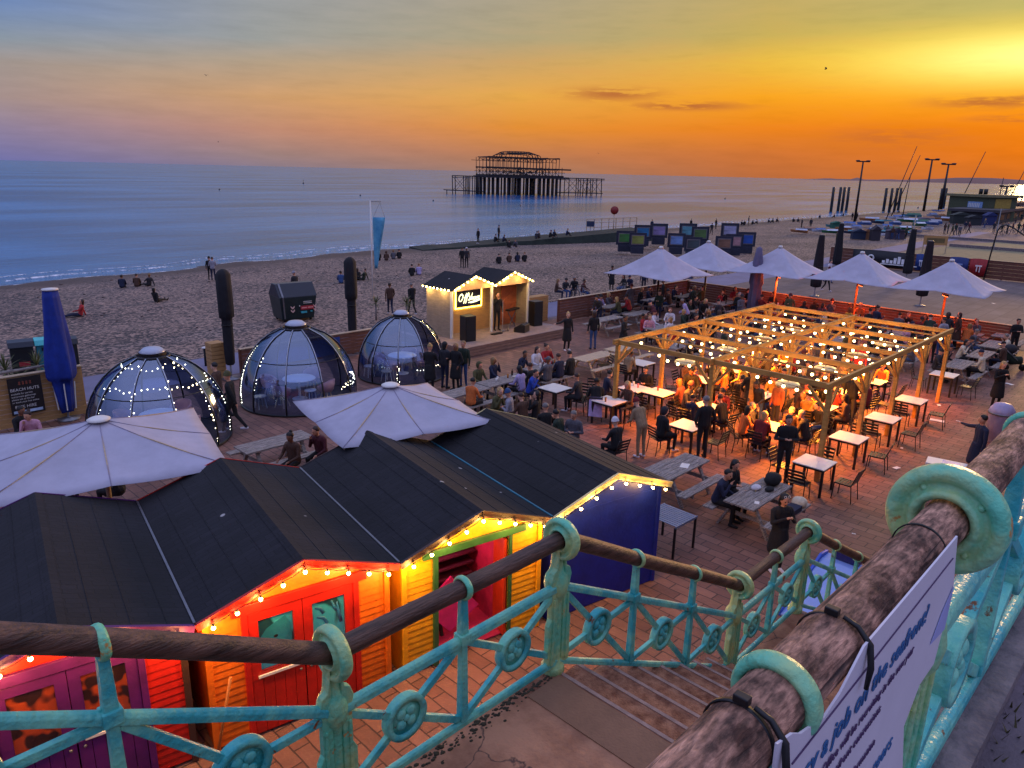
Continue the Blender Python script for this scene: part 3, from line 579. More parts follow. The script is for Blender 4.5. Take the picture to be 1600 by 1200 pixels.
for i, (wc, tc_, fc) in enumerate(hut_info):
    u0 = (i-2)*HW; T_ = thing('beach_hut', hut_lab[i], 'beach hut', hutloc(u0), HR, 'row of four beach huts')
    top = lambda x: EZ-.06+(AZ-EZ)*(1-abs(x-HW/2)/(HW/2)); a, b = .12, HW-.12
    w = MB(); holes = []
    if i < 2: holes = [(.66, 2.14, 0, 1.93)]
    if i == 2: holes = [(.72, 2.05, 0, 1.93)]
    if i < 3: clad(w, a, b, .05, top, .16, step=.105, holes=holes)
    else: w.prism([(a, .02), (b, .02), (b, top(b)), (HW/2, top(HW/2)), (a, top(a))], .13, .17)
    w.box((a, .18, .02), (a+.04, HD-.12, EZ-.07)); w.box((b-.04, .18, .02), (b, HD-.12, EZ-.07)); w.prism([(a, .02), (b, .02), (b, top(b)), (HW/2, top(HW/2)), (a, top(a))], HD-.12, HD-.08)
    w.build('wall', C[wc], T_)
    for x in (a-.02, b-.06): cb = MB().box((x, .10, .02), (x+.08, .137, EZ-.07)); cb.build('corner_board', C['brown' if i < 1 else wc], T_, .004)
    rf = MB()
    for sgn in (-1, 1):
        xe = HW/2+sgn*(HW/2-.004); p = [(HW/2, AZ), (xe, EZ), (xe, EZ-.035), (HW/2, AZ-.035)]
        rf.prism(p, -.04, HD+.03)
    rf.prism([(HW/2-.09, AZ-.022), (HW/2, AZ+.016), (HW/2+.09, AZ-.022), (HW/2, AZ+.004)], -.045, HD+.035)
    R_ = rf.build('roof', MT['roof'], T_)
    for sgn in (-1, 1):
        for q_, off in enumerate((.34, .72, 1.1)):
            lp = MB(); lp.tube([(HW/2+sgn*(off+.006*mnoise.noise(Vector((k*.9, off, i)))), -.03+k*.32, AZ-(AZ-EZ)*off/(HW/2)+.001) for k in range(14)], .007, 4, sm=False); lp.build('felt_lap', MT['roof'], R_)
    for sgn in (-1, 1):
        fb = MB()
        p0 = Vector((HW/2, -.055, AZ-.055)); p1 = Vector((HW/2+sgn*(HW/2-.01), -.055, EZ-.055)); fb.bar(p0, p1, .022, .10)
        p0 = Vector((HW/2, -.06, AZ+.004)); p1 = Vector((HW/2+sgn*(HW/2-.01), -.06, EZ+.004)); fb.bar(p0, p1, .05, .012); fb.build('fascia', C[fc], R_); fb = MB()
        p0 = Vector((HW/2, HD+.045, AZ-.02)); p1 = Vector((HW/2+sgn*(HW/2-.01), HD+.045, EZ-.02)); fb.bar(p0, p1, .02, .06)
        fb.build('fascia', C[fc], R_)
    if i:                                                           # valley trim between neighbours
        MB().bar((.0, -.03, EZ+.012), (.0, HD, EZ+.012), .03, .02).build('valley_trim', C['cyan'] if i == 3 else MT['steel'], R_)
    if i < 2:
        fr = MB(); fr.box((.58, .098, .03), (.66, .15, 1.95)); fr.box((2.14, .098, .03), (2.22, .15, 1.95)); fr.box((.46, .088, 1.95), (2.34, .14, 2.09)); fr.build('door_frame', C[tc_], T_, .004)
        for k in (0, 1):
            x0 = .665+k*.74; x1 = x0+.73; d = MB()
            for q in range(5): d.box((x0+q*.146+.003, .118, .05), (x0+(q+1)*.146-.003, .14, .92))
            d.box((x0, .112, .9), (x1, .145, 1.02)); d.box((x0, .112, 1.80), (x1, .145, 1.93)); d.box((x0, .112, 1.02), (x0+.13, .145, 1.80)); d.box((x1-.13, .112, 1.02), (x1, .145, 1.80))
            D = d.build('door', C[tc_], T_, .003)
            gx = MB(); gx.box((x0+.13, .150, 1.02), (x1-.13, .156, 1.80))
            if i == 1: gm = mat('fish_print', '1b5563', .4, 0, 2.2, col2='45cfe8', lo=.46, hi=.5, detail=1)
            else: gm = mat('boot_print', '3a1a12', .4, 0, 2.6, col2='d2501a', lo=.45, hi=.50, detail=2)
            gx.build('window_picture', gm, D)
            if i == 1 and k == 0:
                fsh = MB(); fsh.prism([(x0+.16, 1.52), (x0+.24, 1.62), (x0+.36, 1.68), (x0+.50, 1.74), (x0+.57, 1.60), (x0+.58, 1.28), (x0+.5, 1.12), (x0+.44, 1.10), (x0+.4, 1.3), (x0+.28, 1.34), (x0+.19, 1.42)], .146, .149)
                fsh.build('painted_fish', cm('fish_blue', '2fa0b5', .4), D); MB().ball((x0+.36, .145, 1.47), .022, 0, 10, (1.4, .3, 1)).build('painted_eye', MT['black'], D)
            if i == 1 and k == 1:
                st = MB()
                for pts in (((.18, 1.7), (.26, 1.66), (.3, 1.58)), ((.2, 1.55), (.3, 1.5), (.34, 1.42), (.32, 1.32)), ((.42, 1.74), (.46, 1.62), (.5, 1.56)), ((.5, 1.7), (.52, 1.5), (.55, 1.36))):
                    st.tube([(x0+p_, .147, q_) for p_, q_ in pts], [.012, .028, .028, .014][:len(pts)], 6)
                st.xf(lambda v: (v.x, .147+(v.y-.147)*.12, v.z)).build('painted_squiggle', cm('sky_blue', '2a86b8', .4), D)
            MB().box((x0+.13, .108, 1.02), (x1-.13, .110, 1.80)).build('window_pane', MT['pane'], D)
            MB().box((x0+.08, .085, .93), (x1-.08, .108, .97)).build('sill', MT['white'], D, .003)
            MB().ball((x0+(.66 if k == 0 else .07), .10, .85), .02, 0, 8).build('handle', MT['steel'], D)
    if i == 2:
        fr = MB(); fr.box((.64, .098, .03), (.72, .15, 1.95)); fr.box((2.05, .098, .03), (2.10, .15, 1.95)); fr.box((.45, .080, 1.95), (2.35, .14, 2.07)); fr.build('door_frame', C['green'], T_, .004)
        it = MB(); it.box((.2, 2.2, .05), (2.6, 2.25, 2.0)); it.box((.4, .25, .03), (2.4, 2.2, .05)); it.box((.66, .2, .05), (.7, 2.2, 2.)); it.box((2.08, .2, .05), (2.12, 2.2, 2.)); it.build('interior_lining', mat('pink_lining', 'a8264e', .6, .3, 2.5, .2), T_)
        lb_ = MB().ball((1.4, .9, 1.88), .05, 0, 10).build('ceiling_lamp', emis('pink_lamp', (1, .35, .4), 6, 'NONE'), T_); l = bpy.data.lights.new('lamp_light', 'POINT'); l.energy = 22; l.color = (1, .3, .35); l.shadow_soft_size = .1; lo = bpy.data.objects.new('lamp_light', l); S.collection.objects.link(lo); lo.parent = lb_; lo.location = (1.4, .9, 1.75)
    if i == 3:
        MB().box((a+.02, .118, EZ-.16), (b-.02, .128, EZ-.13)).build('trim', C['blue'], T_)
    # festoon string along the front gable
    ST = thing('festoon_lights', ['string of warm bulbs along the purple gable of the red hut', 'string of warm bulbs along the red gable of the orange hut', 'string of warm bulbs along the dark gable of the yellow hut', 'string of warm bulbs along the cream gable of the blue hut'][i], 'string lights', hutloc(u0), HR, 'festoon strings on the hut gables')
    cab = []; n = 9 if i < 3 else 8
    for k in range(n):
        f = (k+.5)/n; x = .05+f*(HW-.1); z = EZ-.10+(AZ-EZ)*(1-abs(x-HW/2)/(HW/2)); cab.append((x, -.10, z)); 
        if k < n-1: cab.append((x+.14, -.095, z-.02+((AZ-EZ)*.14/(HW/2))*(1 if x < HW/2 else -1)))
        MB().lathe([(0, .0), (.014, .0), (.014, -.035), (0, -.036)], (x, -.10, z), n=8).build('socket', sock, ST)
        bo = MB().ball((x, -.10, z-.058), .027, 0, 10).build('bulb', bulbm, ST)
        if k % 2 == 0:
            l = bpy.data.lights.new('bulb_light', 'POINT'); l.energy = 18; l.color = (1, .5, .12); l.shadow_soft_size = .03
            lo = bpy.data.objects.new('bulb_light', l); S.collection.objects.link(lo); lo.parent = ST; lo.location = (x, -.16, z-.11)
    MB().tube(cab, .006, 5).build('cable', MT['black'], ST)
# furniture stored inside the open hut
def placed(mb_list, name, label, cat, loc, rz, group=None):
    T_ = thing(name, label, cat, loc, rz, group)
    for nm, mb_, m_ in mb_list: mb_.build(nm, m_, T_)
    return T_
p = hutloc(1.15, .55); placed([('tabletop', MB().prism([(-.5, .72), (.05, 1.14), (.58, .45), (.02, .12)], -.02, .02), C['pink']), ('leg', MB().bar((-.1, .05, .05), (-.1, .3, 1.0), .05, .05), MT['black'])], 'stored_table', 'magenta table top tipped on its side in the open yellow hut', 'table', (p.x, p.y, .1), HR)
p = hutloc(1.55, 1.3); T_ = thing('stacked_chairs', 'dark heap of stacked chairs at the back of the open yellow hut', 'chairs', (p.x, p.y, .05), HR)
mb = MB()
for k in range(7): mb.bar((-.45+.14*k, 0, .1), (-.3+.13*k, .15, 1.7), .04, .04); mb.box((-.5+.05*k, -.2, .35+.2*k), (.35+.03*k, .2, .38+.2*k))
mb.build('chair_frames', mat('plum_plastic', '4a1c30', .5, .3), T_)
p = hutloc(2.0, .16); placed([('leaf', MB().box((-.02, .0, .05), (.02, .75, 1.85)).bar((.03, .02, .1), (.03, .73, 1.8), .02, .07).bar((.03, .05, 1.7), (.03, .7, 1.7), .02, .08), cm('orange_red_paint', 'b3340f'))], 'folded_door', 'orange-red door leaf folded back inside the open yellow hut', 'door', (p.x, p.y, 0), HR-R(12))
p = hutloc(-2.62, -.05); placed([('shaft', MB().tube([(0, 0, .05), (.25, -.1, 1.3)], .02, 6), cm('bamboo', 'a8642c'))], 'pole', 'thin pole leaning in the gap between red hut and orange hut', 'pole', (p.x-.1, p.y, 0), HR)

# ================================================================ pergola
PX0, PX1, PY0, PY1, PH = 18.55, 28.95, 6.75, 13.35, 2.55
PG = thing('pergola', 'open timber pergola frame hung with festoon bulbs over the crowded tables', 'pergola', (PX0, PY0, 0))
L, Wd = PX1-PX0, PY1-PY0; tb = MT['pinewarm']
for y in (0, Wd/2, Wd):
    MB().box((-.25, y-.04, PH-.02), (L+.25, y+.04, PH+.13)).build('long_beam', tb, PG, .006)
for i in range(5):
    x = L*i/4
    for j in (0, 1):
        MB().box((x-.038, .042+j*Wd/2, PH-.04), (x+.038, Wd/2-.042+j*Wd/2, PH+.10)).build('cross_beam', tb, PG, .006)
    for y in (0, Wd/2, Wd):
        p = MB().box((x-.06, y-.06, 0), (x+.06, y+.06, PH-.05)); p = p.build('post', tb, PG, .006)
        k = MB()
        for dx, dy in ((1, 0), (-1, 0), (0, 1), (0, -1)):
            if (dx < 0 and i == 0) or (dx > 0 and i == 4) or (dy < 0 and y == 0) or (dy > 0 and y == Wd): continue
            k.bar((x+dx*.05, y+dy*.05, PH-.62), (x+dx*.55, y+dy*.55, PH-.06), .07, .07)
        k.build('knee_brace', tb, p)
heatm = emis('heater_glow', (1, .55, .12), 1.6); warmb = emis('festoon_glow', (1, .68, .26), 9, 'NONE')
hl = ['nearest', 'second', 'third', 'farthest']
bulb_me = MB().ball((0, 0, 0), .047, 0, 10).mesh('bulb', [warmb]); sock_me = MB().lathe([(0, 0), (.016, 0), (.016, .045), (0, .05)], n=6).mesh('socket', [sock])
for i in range(4):
    for j in (0, 1):
        cx, cy = PX0+L*(i+.5)/4, PY0+Wd*(j+.5)/2; side = 'seaward' if j else 'promenade'
        H = thing('hanging_heater', f'round hanging heater glowing yellow in the {hl[i]} bay of the {side} side', 'heater', (cx, cy, 2.05), group='round heaters hung in the pergola bays')
        MB().lathe([(.0, .07), (.12, .075), (.30, .03), (.33, 0), (.33, -.05), (.29, -.055), (.29, -.01), (0, .03)], n=24).build('shade', mat('heater_enamel', 'd0c08a', .4), H)
        MB().lathe([(.0, -.03), (.27, -.03), (.27, -.04), (0, -.04)], n=24).build('element', heatm, H)
        MB().tube([(0, 0, .07), (0, 0, .62)], .012, 6).build('hanger', MT['steel'], H)
        MB().bar((0, -Wd/4+.06, .56), (0, Wd/4-.06, .56), .05, .05).build('hanger_rail', tb, H)
        l = bpy.data.lights.new('heater_light', 'SPOT'); l.spot_size = R(158); l.spot_blend = .6; l.energy = 620; l.color = (1, .25, .015); l.shadow_soft_size = .22
        lo = bpy.data.objects.new('heater_light', l); S.collection.objects.link(lo); lo.parent = H; lo.location = (0, 0, -.28)
        # a zig-zag string of bulbs in the bay
        F = thing('festoon_lights', f'zigzag string of round festoon bulbs in the {hl[i]} bay of the {side} side', 'string lights', (cx, cy, 0), group='festoon strings in the pergola bays')
        ax_, ay_ = L/8-.12, Wd/4-.12; cab = []
        for seg in range(3):
            p0 = Vector((-ax_+seg*ax_*.8, (-ay_ if seg % 2 == 0 else ay_), 2.5)); p1 = Vector((-ax_+(seg+1)*ax_*.8, (ay_ if seg % 2 == 0 else -ay_), 2.5))
            for q in range(7):
                f = q/7; P = p0.lerp(p1, f); P.z -= .30*4*f*(1-f)*.8+rnd.uniform(0, .03); P.x += rnd.uniform(-.05, .05); cab.append(P.copy())
                b = bpy.data.objects.new('bulb', bulb_me); S.collection.objects.link(b); b.parent = F; b.location = P+Vector((0, 0, -.09))
                b = bpy.data.objects.new('socket', sock_me); S.collection.objects.link(b); b.parent = F; b.location = P+Vector((0, 0, -.052))
        MB().tube(cab, .007, 4, sm=False).build('cable', MT['black'], F)
        l = bpy.data.lights.new('string_light', 'POINT'); l.energy = 40; l.color = (1, .55, .15); l.shadow_soft_size = .6
        lo = bpy.data.objects.new('string_light', l); S.collection.objects.link(lo); lo.parent = F; lo.location = (.3, .4, 2.2)
# ================================================================ stage
DX0, DX1, DY0, DY1, DZ = 20.4, 27.2, 22.6, 28.0, .42
T_ = thing('stage_deck', 'low timber stage deck carrying the twin-gabled band hut', 'stage', (DX0, DY0, 0))
d = MB(); x = 0
while x < DX1-DX0-.02: d.box((x, -.02, DZ-.03), (x+.135, DY1-DY0, DZ)); x += .142
d.build('deck_boards', mat('deck_boards', '8c7770', .8, .2, 3, .2, 20), T_)
f = MB()
for z in (.02, .15, .28): f.box((0, 0, z), (DX1-DX0, .03, z+.11)); f.box((0, .03, z), (.03, DY1-DY0, z+.11)); f.box((DX1-DX0-.03, .03, z), (DX1-DX0, DY1-DY0, z+.11))
f.build('skirting_boards', MT['stagewood'], T_)
SX, SYY = 21.25, 24.35; sw = 2.48; E_, A_ = 2.18, 2.68
ST = thing('stage_hut', 'open-fronted timber band hut with two gables edged in warm lights', 'hut', (SX, SYY, DZ))
SWM = mat('silvery_boards', '9a8a74', .8, .15, 3, .2, stretch=(1, 1, 4))
for x_ in (.02, 2*sw-.05):
    w = MB()
    for y in [.0+.1*k for k in range(17)]: w.box((x_, y+.004, .0), (x_+.03, y+.096, E_-.02))
    w.box((x_+.008, .0, .0), (x_+.022, 1.7, E_-.03)); w.build('side_wall', SWM, ST)
if 0: w.build('side_wall', mat('silvery_boards', '8f8580', .8, .15, 3, .2, stretch=(1, 1, 4)), ST)
bw_ = MB(); clad(bw_, .05, 2*sw-.05, 0, lambda x: E_, .75, step=.14); bw_.build('back_wall', MT['cladding'], ST)
po = MB()
for x in (.04, sw, 2*sw-.04): po = MB().box((x-.05, -.05, 0), (x+.05, .05, E_)); po.build('post', MT['white'], ST, .005)
for k in (0, 1):
    x0 = k*sw; rf = MB()
    for sgn in (-1, 1):
        xe = x0+sw/2+sgn*(sw/2+(.12 if (k == 0) == (sgn < 0) else -.003)); ez = E_-(.12*(A_-E_)/(sw/2) if (k == 0) == (sgn < 0) else 0)
        rf.prism([(x0+sw/2, A_+.05), (xe, ez+.05), (xe, ez), (x0+sw/2, A_)], -.22, 1.85)
    ro = rf.build('roof', MT['roof'], ST)
    gb = MB().prism([(x0+.02, E_-.1), (x0+sw-.02, E_-.1), (x0+sw-.02, E_), (x0+sw/2, A_-.02), (x0+.02, E_)], -.03, .0); gb.build('gable', mat('pinkish_gable', 'c09a78', .7, .1), ro)
    
    for sgn in (-1, 1): MB().bar((x0+sw/2, -.24, A_+.0), (x0+sw/2+sgn*(sw/2+.0), -.24, E_+.0), .02, .09).build('fascia', C['cream'], ro)
# the red-brown door and its braces
d = MB()
for q in range(6): d.box((3.78+q*.17, .68, .05), (3.78+q*.17+.165, .71, 2.0))
for a_, b_ in (((3.78, .3), (4.79, .3)), ((3.78, 1.05), (4.79, 1.05)), ((3.78, 1.8), (4.79, 1.8)), ((3.83, .35), (4.73, 1.0)), ((3.83, 1.1), (4.73, 1.75))): d.bar((a_[0], .66, a_[1]), (b_[0], .66, b_[1]), .03, .10)
d.build('door', mat('red_brown_boards', 'a2542c', .7, .2, 4, .2), ST)
LS = thing('festoon_lights', 'bright string of warm bulbs along the twin gables of the band hut', 'string lights', (SX, SYY, DZ))
cab = []; pts = []
for k in range(8): pts.append((-.14, 1.75-.25*k, E_-.02))
for k in range(21):
    x = .0+k*2*sw/20; xx = x % sw if x < 2*sw-.01 else sw; z = E_+(A_-E_)*(1-abs(xx-sw/2)/(sw/2)); pts.append((x, -.28, z))
sb = MB().ball((0, 0, 0), .035, 0, 8).mesh('bulb', [emis('warm_bulb', (1, .74, .25), 26, 'NONE')])
for q, P in enumerate(pts):
    b = bpy.data.objects.new('bulb', sb); S.collection.objects.link(b); b.parent = LS; b.location = P
    if q % 4 == 1:
        l = bpy.data.lights.new('bulb_light', 'POINT'); l.energy = 20; l.color = (1, .62, .2); l.shadow_soft_size = .05
        lo = bpy.data.objects.new('bulb_light', l); S.collection.objects.link(lo); lo.parent = LS; lo.location = Vector(P)+Vector((0, -.06, -.06)) if q > 7 else Vector(P)+Vector((-.06, 0, -.05))
MB().tube(pts, .008, 4, sm=False).build('cable', MT['black'], LS)
# script lettering drawn stroke by stroke
def script(mb, sc, ox, oz, y, r):
    St = [[(.55, 1.05), (.3, 1.0), (.08, .7), (.05, .3), (.25, .05), (.55, .12), (.75, .5), (.72, .9), (.5, 1.1), (.45, .95), (.8, .85)],
          [(1.0, -.3), (1.1, .1), (1.25, .8), (1.45, 1.1), (1.5, .9), (1.3, .55), (1.0, .5)], [(1.35, -.3), (1.45, .1), (1.6, .8), (1.8, 1.15), (1.88, .95), (1.65, .6), (1.4, .55)],
          [(1.75, .1), (2.0, .2), (2.1, .55), (2.0, .7), (2.15, .3), (2.0, .08), (1.85, .12)], [(2.25, .08), (2.5, 1.05), (2.35, .1), (2.55, .5), (2.7, .5), (2.65, .1), (2.8, .15)],
          [(3.1, .5), (2.9, .45), (2.85, .2), (3.0, .08), (3.18, .2), (3.12, .48), (3.3, .42)], [(3.35, .5), (3.42, .1), (3.5, .45), (3.7, .52)], [(3.7, .28), (3.95, .38), (3.9, .55), (3.75, .5), (3.7, .2), (3.85, .05), (4.1, .15)],
          [(1.9, -.25), (2.8, -.12), (3.6, .0), (4.15, -.02), (3.3, -.22), (2.3, -.3)]]
    for s_ in St: mb.tube([(ox+a*sc+b*sc*.12, y, oz+b*sc) for a, b in s_], r, 6)
NS = thing('neon_sign', 'dark sign with glowing script Offshore on the band hut wall', 'sign', (SX+.92, SYY+.64, DZ+1.20))
MB().box((0, 0, 0), (1.5, .05, .82)).build('panel', cm('sign_navy', '131c3c', .4), NS, .006)
mb = MB(); script(mb, .33, .06, .25, -.03, .021); mb.build('lettering', emis('neon_white', (1, .93, .55), 1.5), NS)
mb = MB(); mb.box((-.03, .02, -.08), (1.53, .06, -.04)); mb.box((-.07, .02, -.08), (-.03, .06, .86)); mb.box((1.53, .02, -.08), (1.56, .06, .86)); mb.build('backlight', emis('strip_light', (1, .72, .08), 9), NS)
PW = thing('planter_sign', 'timber planter wall with white Offshore script beside the stage', 'planter', (27.4, 25.9, 0))
w = MB()
for k in range(9): w.box((0, 0, .02+k*.15), (2.05, .5, .155+k*.15))
w.build('boards', MT['cladding'], PW)
mb = MB(); script(mb, .20, .6, .78, -.015, .014); mb.build('lettering', MT['white'], PW)
# ================================================================ garden domes
fairy = emis('fairy_light_glow', (1, .86, .55), 9, 'NONE'); fl_me = MB().ball((0, 0, 0), .013, 0, 6).mesh('bulb', [fairy]); fl_big = MB().ball((0, 0, 0), .019, 0, 6).mesh('bulb', [fairy])
silver = mat('dome_cap_and_rib_sheen', 'a9b0c0', .3, .05, 4)
def bucket_chair():
    T_ = thing('tub_chair', 'x', 'chair'); mb = MB(); vs = []; n = 14
    for h, r in ((.40, .20), (.44, .26), (.62, .30), (.80, .31)):
        for k in range(n):
            a = R(-125+250*k/(n-1)); hh = h if h < .5 else h-.22*(abs(a)/R(125))**2*(h-.4)/.4; vs.append((r*math.cos(a+math.pi), r*math.sin(a+math.pi), hh))
    mb.add(vs, [(i*n+k, i*n+k+1, (i+1)*n+k+1, (i+1)*n+k) for i in range(3) for k in range(n-1)], 0, True); mb.lathe([(0, .39), (.22, .39), (.24, .43), (0, .45)], n=14)
    o = mb.build('shell', mat('pink_shell', 'b08a94', .5, .1), T_); sm = o.modifiers.new('solid', 'SOLIDIFY'); sm.thickness = .02
    for k in range(4): a = k*1.5708+.785; MB().bar((.12*math.cos(a), .12*math.sin(a), .39), (.24*math.cos(a), .24*math.sin(a), 0), .03, .03).build('leg', MT['pine'], T_)
    return T_
def stool():
    T_ = thing('stool', 'x', 'stool'); MB().lathe([(0, .43), (.19, .43), (.2, .45), (.19, .475), (0, .48)], n=16).build('seat', MT['whitetop'], T_)
    for k in range(4): a = k*1.5708+.785; MB().bar((.14*math.cos(a), .14*math.sin(a), .43), (.21*math.cos(a), .21*math.sin(a), 0), .028, .028).build('leg', MT['whitetop'], T_)
    return T_
tub0, stool0 = bucket_chair(), stool(); tub_used = [0]; stool_used = [0]
def put(proto, used, loc, rz, label, group):
    if used[0] == 0: proto.location = loc; proto.rotation_euler = (0, 0, rz); tag(proto, label, None, group); used[0] = 1; return proto
    return dup(proto, loc, rz, label, group)
def dome(cx, cy, R0, Hh, label, lights, seats, ph=.2):
    D = thing('garden_dome', label, 'dome', (cx, cy, 0), 0, 'clear dining domes by the seafront path'); n = 10
    def P(a, z): r = R0*math.sqrt(max(0, 1-((z-.30)/(Hh-.355))**2)); return Vector((r*math.cos(a), r*math.sin(a), z))
    zt = Hh*.955; zs = [.06, .35, .7, 1.05, 1.4, 1.7, 1.95, 2.15, 2.3, zt] if Hh > 2.5 else [.06, .35, .7, 1.0, 1.3, 1.55, 1.75, 1.95, 2.08, zt]
    for k in range(n):
        a = ph+2*math.pi*k/n; pts = [P(a, z) for z in zs]
        rb = MB().tube(pts, .026, 6); rb = rb.build('rib', MT['black'], D)
        o = [p*1.0+Vector((math.cos(a), math.sin(a), .35)).normalized()*.026 for p in pts[3:]]; t = Vector((-math.sin(a), math.cos(a), 0))*.014
        mb = MB(); mb.add([q for p in o for q in (p-t, p+t, p+t+Vector((0, 0, .006)), p-t+Vector((0, 0, .006)))], [(4*i+j, 4*i+(j+1) % 4, 4*i+4+(j+1) % 4, 4*i+4+j) for i in range(len(o)-1) for j in range(4)]); mb.build('rib_sky_sheen', silver, rb)  # pale strip stands in for sky reflected on the rib's upper outer face
        if k == 7: continue                                          # doorway towards the terrace
        m_ = 4; vs = [P(a+2*math.pi/n*j/m_, z)*.995 for z in zs for j in range(m_+1)]
        MB().add(vs, [(i*(m_+1)+j, i*(m_+1)+j+1, (i+1)*(m_+1)+j+1, (i+1)*(m_+1)+j) for i in range(len(zs)-1) for j in range(m_)], 0, True).build('clear_panel', MT['dome'], D)
    for z_, nm in ((.05, 'base_ring'), (1.62 if Hh > 2.5 else 1.42, 'hoop'), (zt, 'top_ring')):
        MB().tube([P(ph+2*math.pi*k/40, z_) for k in range(40)], .03 if nm != 'hoop' else .012, 6, close=True).build(nm, MT['black'], D)
    r1 = P(0, zt).x; MB().lathe([(r1*.8, zt+.02), (r1*.8, zt+.1)], n=24).build('vent_collar', MT['black'], D)
    MB().lathe([(0, zt+.24), (r1*.5, zt+.22), (r1*.62, zt+.18), (r1*.78, zt+.12), (r1*.76, zt+.10), (0, zt+.13)], n=28).build('cap', silver, D)
    MB().lathe([(0, .012), (R0*.98, .012), (R0*.98, .05), (0, .05)], n=40).build('floor', mat('dome_deck', '3a3340', .8, .2), D)
    F = thing('fairy_lights', lights[0], 'fairy lights', (cx, cy, 0), 0, 'fairy light strings on the domes'); cab = []
    for (k, j0, j1, per) in lights[1]:
        a = ph+2*math.pi*k/n; L_ = []
        for q in range(per):
            f = j0+(j1-j0)*q/(per-1); z = .1+f*(zt-.15); p = P(a+rnd.uniform(-.035, .035), z)*(.985); L_.append(p)
            b = bpy.data.objects.new('bulb', rnd.choice((fl_me, fl_big))); S.collection.objects.link(b); b.parent = F; b.location = p
        cab.append(L_)
    for (z, a0, a1, per) in lights[2]:
        L_ = []
        for q in range(per):
            a = a0+(a1-a0)*q/(per-1); p = P(a, z+rnd.uniform(-.07, .07))*.98; L_.append(p); b = bpy.data.objects.new('bulb', rnd.choice((fl_me, fl_big))); S.collection.objects.link(b); b.parent = F; b.location = p
        cab.append(L_)
    mb = MB(); [mb.tube(c, .003, 3, sm=False) for c in cab]; mb.build('cable', MT['black'], F)
    tp = thing('round_table', f'round white table inside the {seats}', 'table', (cx, cy, .05), 0); MB().lathe([(0, .70), (.52, .70), (.55, .715), (.52, .74), (0, .74)], n=28).build('tabletop', MT['whitetop'], tp)
    MB().lathe([(0, 0), (.25, 0), (.25, .02), (.04, .04), (.035, .7), (0, .7)], n=14).build('pedestal', MT['whitetop'], tp)
    for q, a in enumerate((.6, 2.3, 3.6, 5.2)):
        r = 1.0 if R0 > 1.8 else .85
        put(tub0, tub_used, (cx+r*math.cos(a), cy+r*math.sin(a), .05), a+math.pi, f"pink tub chair on the {('inland', 'path', 'left', 'near')[q]} side of the table in the {seats}", 'pink tub chairs in the domes')
dome(7.42, 21.05, 1.88, 2.6, 'leftmost clear garden dome, wound with fairy lights, behind the big white parasol',
     ('fairy lights twined over the ribs and crown of the leftmost dome', [(5, .0, .95, 26), (6, .0, .95, 24), (7, .1, .9, 12), (8, .0, .98, 30), (9, 0, .7, 16)], [(1.85, 3.2, 6.0, 26), (2.35, 2.6, 6.2, 22)]), 'leftmost dome')
dome(12.3, 21.85, 1.9, 2.62, 'middle garden dome with pink chairs inside and fairy lights down one rib',
     ('fairy lights running down the left ribs and door edge of the middle dome', [(4, .0, .8, 30), (5, .2, .8, 14), (4, 0, .4, 14)], [(.75, 5.0, 6.1, 24)]), 'middle dome')
dome(16.9, 22.2, 1.68, 2.38, 'smallest garden dome beside the band stage, a table of glasses inside',
     ('sparse fairy lights in the dome beside the stage', [(6, .0, .3, 10)], [(.6, 4.4, 5.4, 14)]), 'dome beside the stage')
for x, y, lb in ((408, 640, 'white stool in front of the middle dome, left of its doorway'), (486, 630, 'white stool half hidden behind the second big parasol'), (577, 590, 'white stool beside the dark parasol left of the stage dome'), (604, 598, 'white stool in front of the dome beside the stage')):
    p = at(x, y); put(stool0, stool_used, (p.x, p.y, 0), 0, lb, 'white stools by the domes')
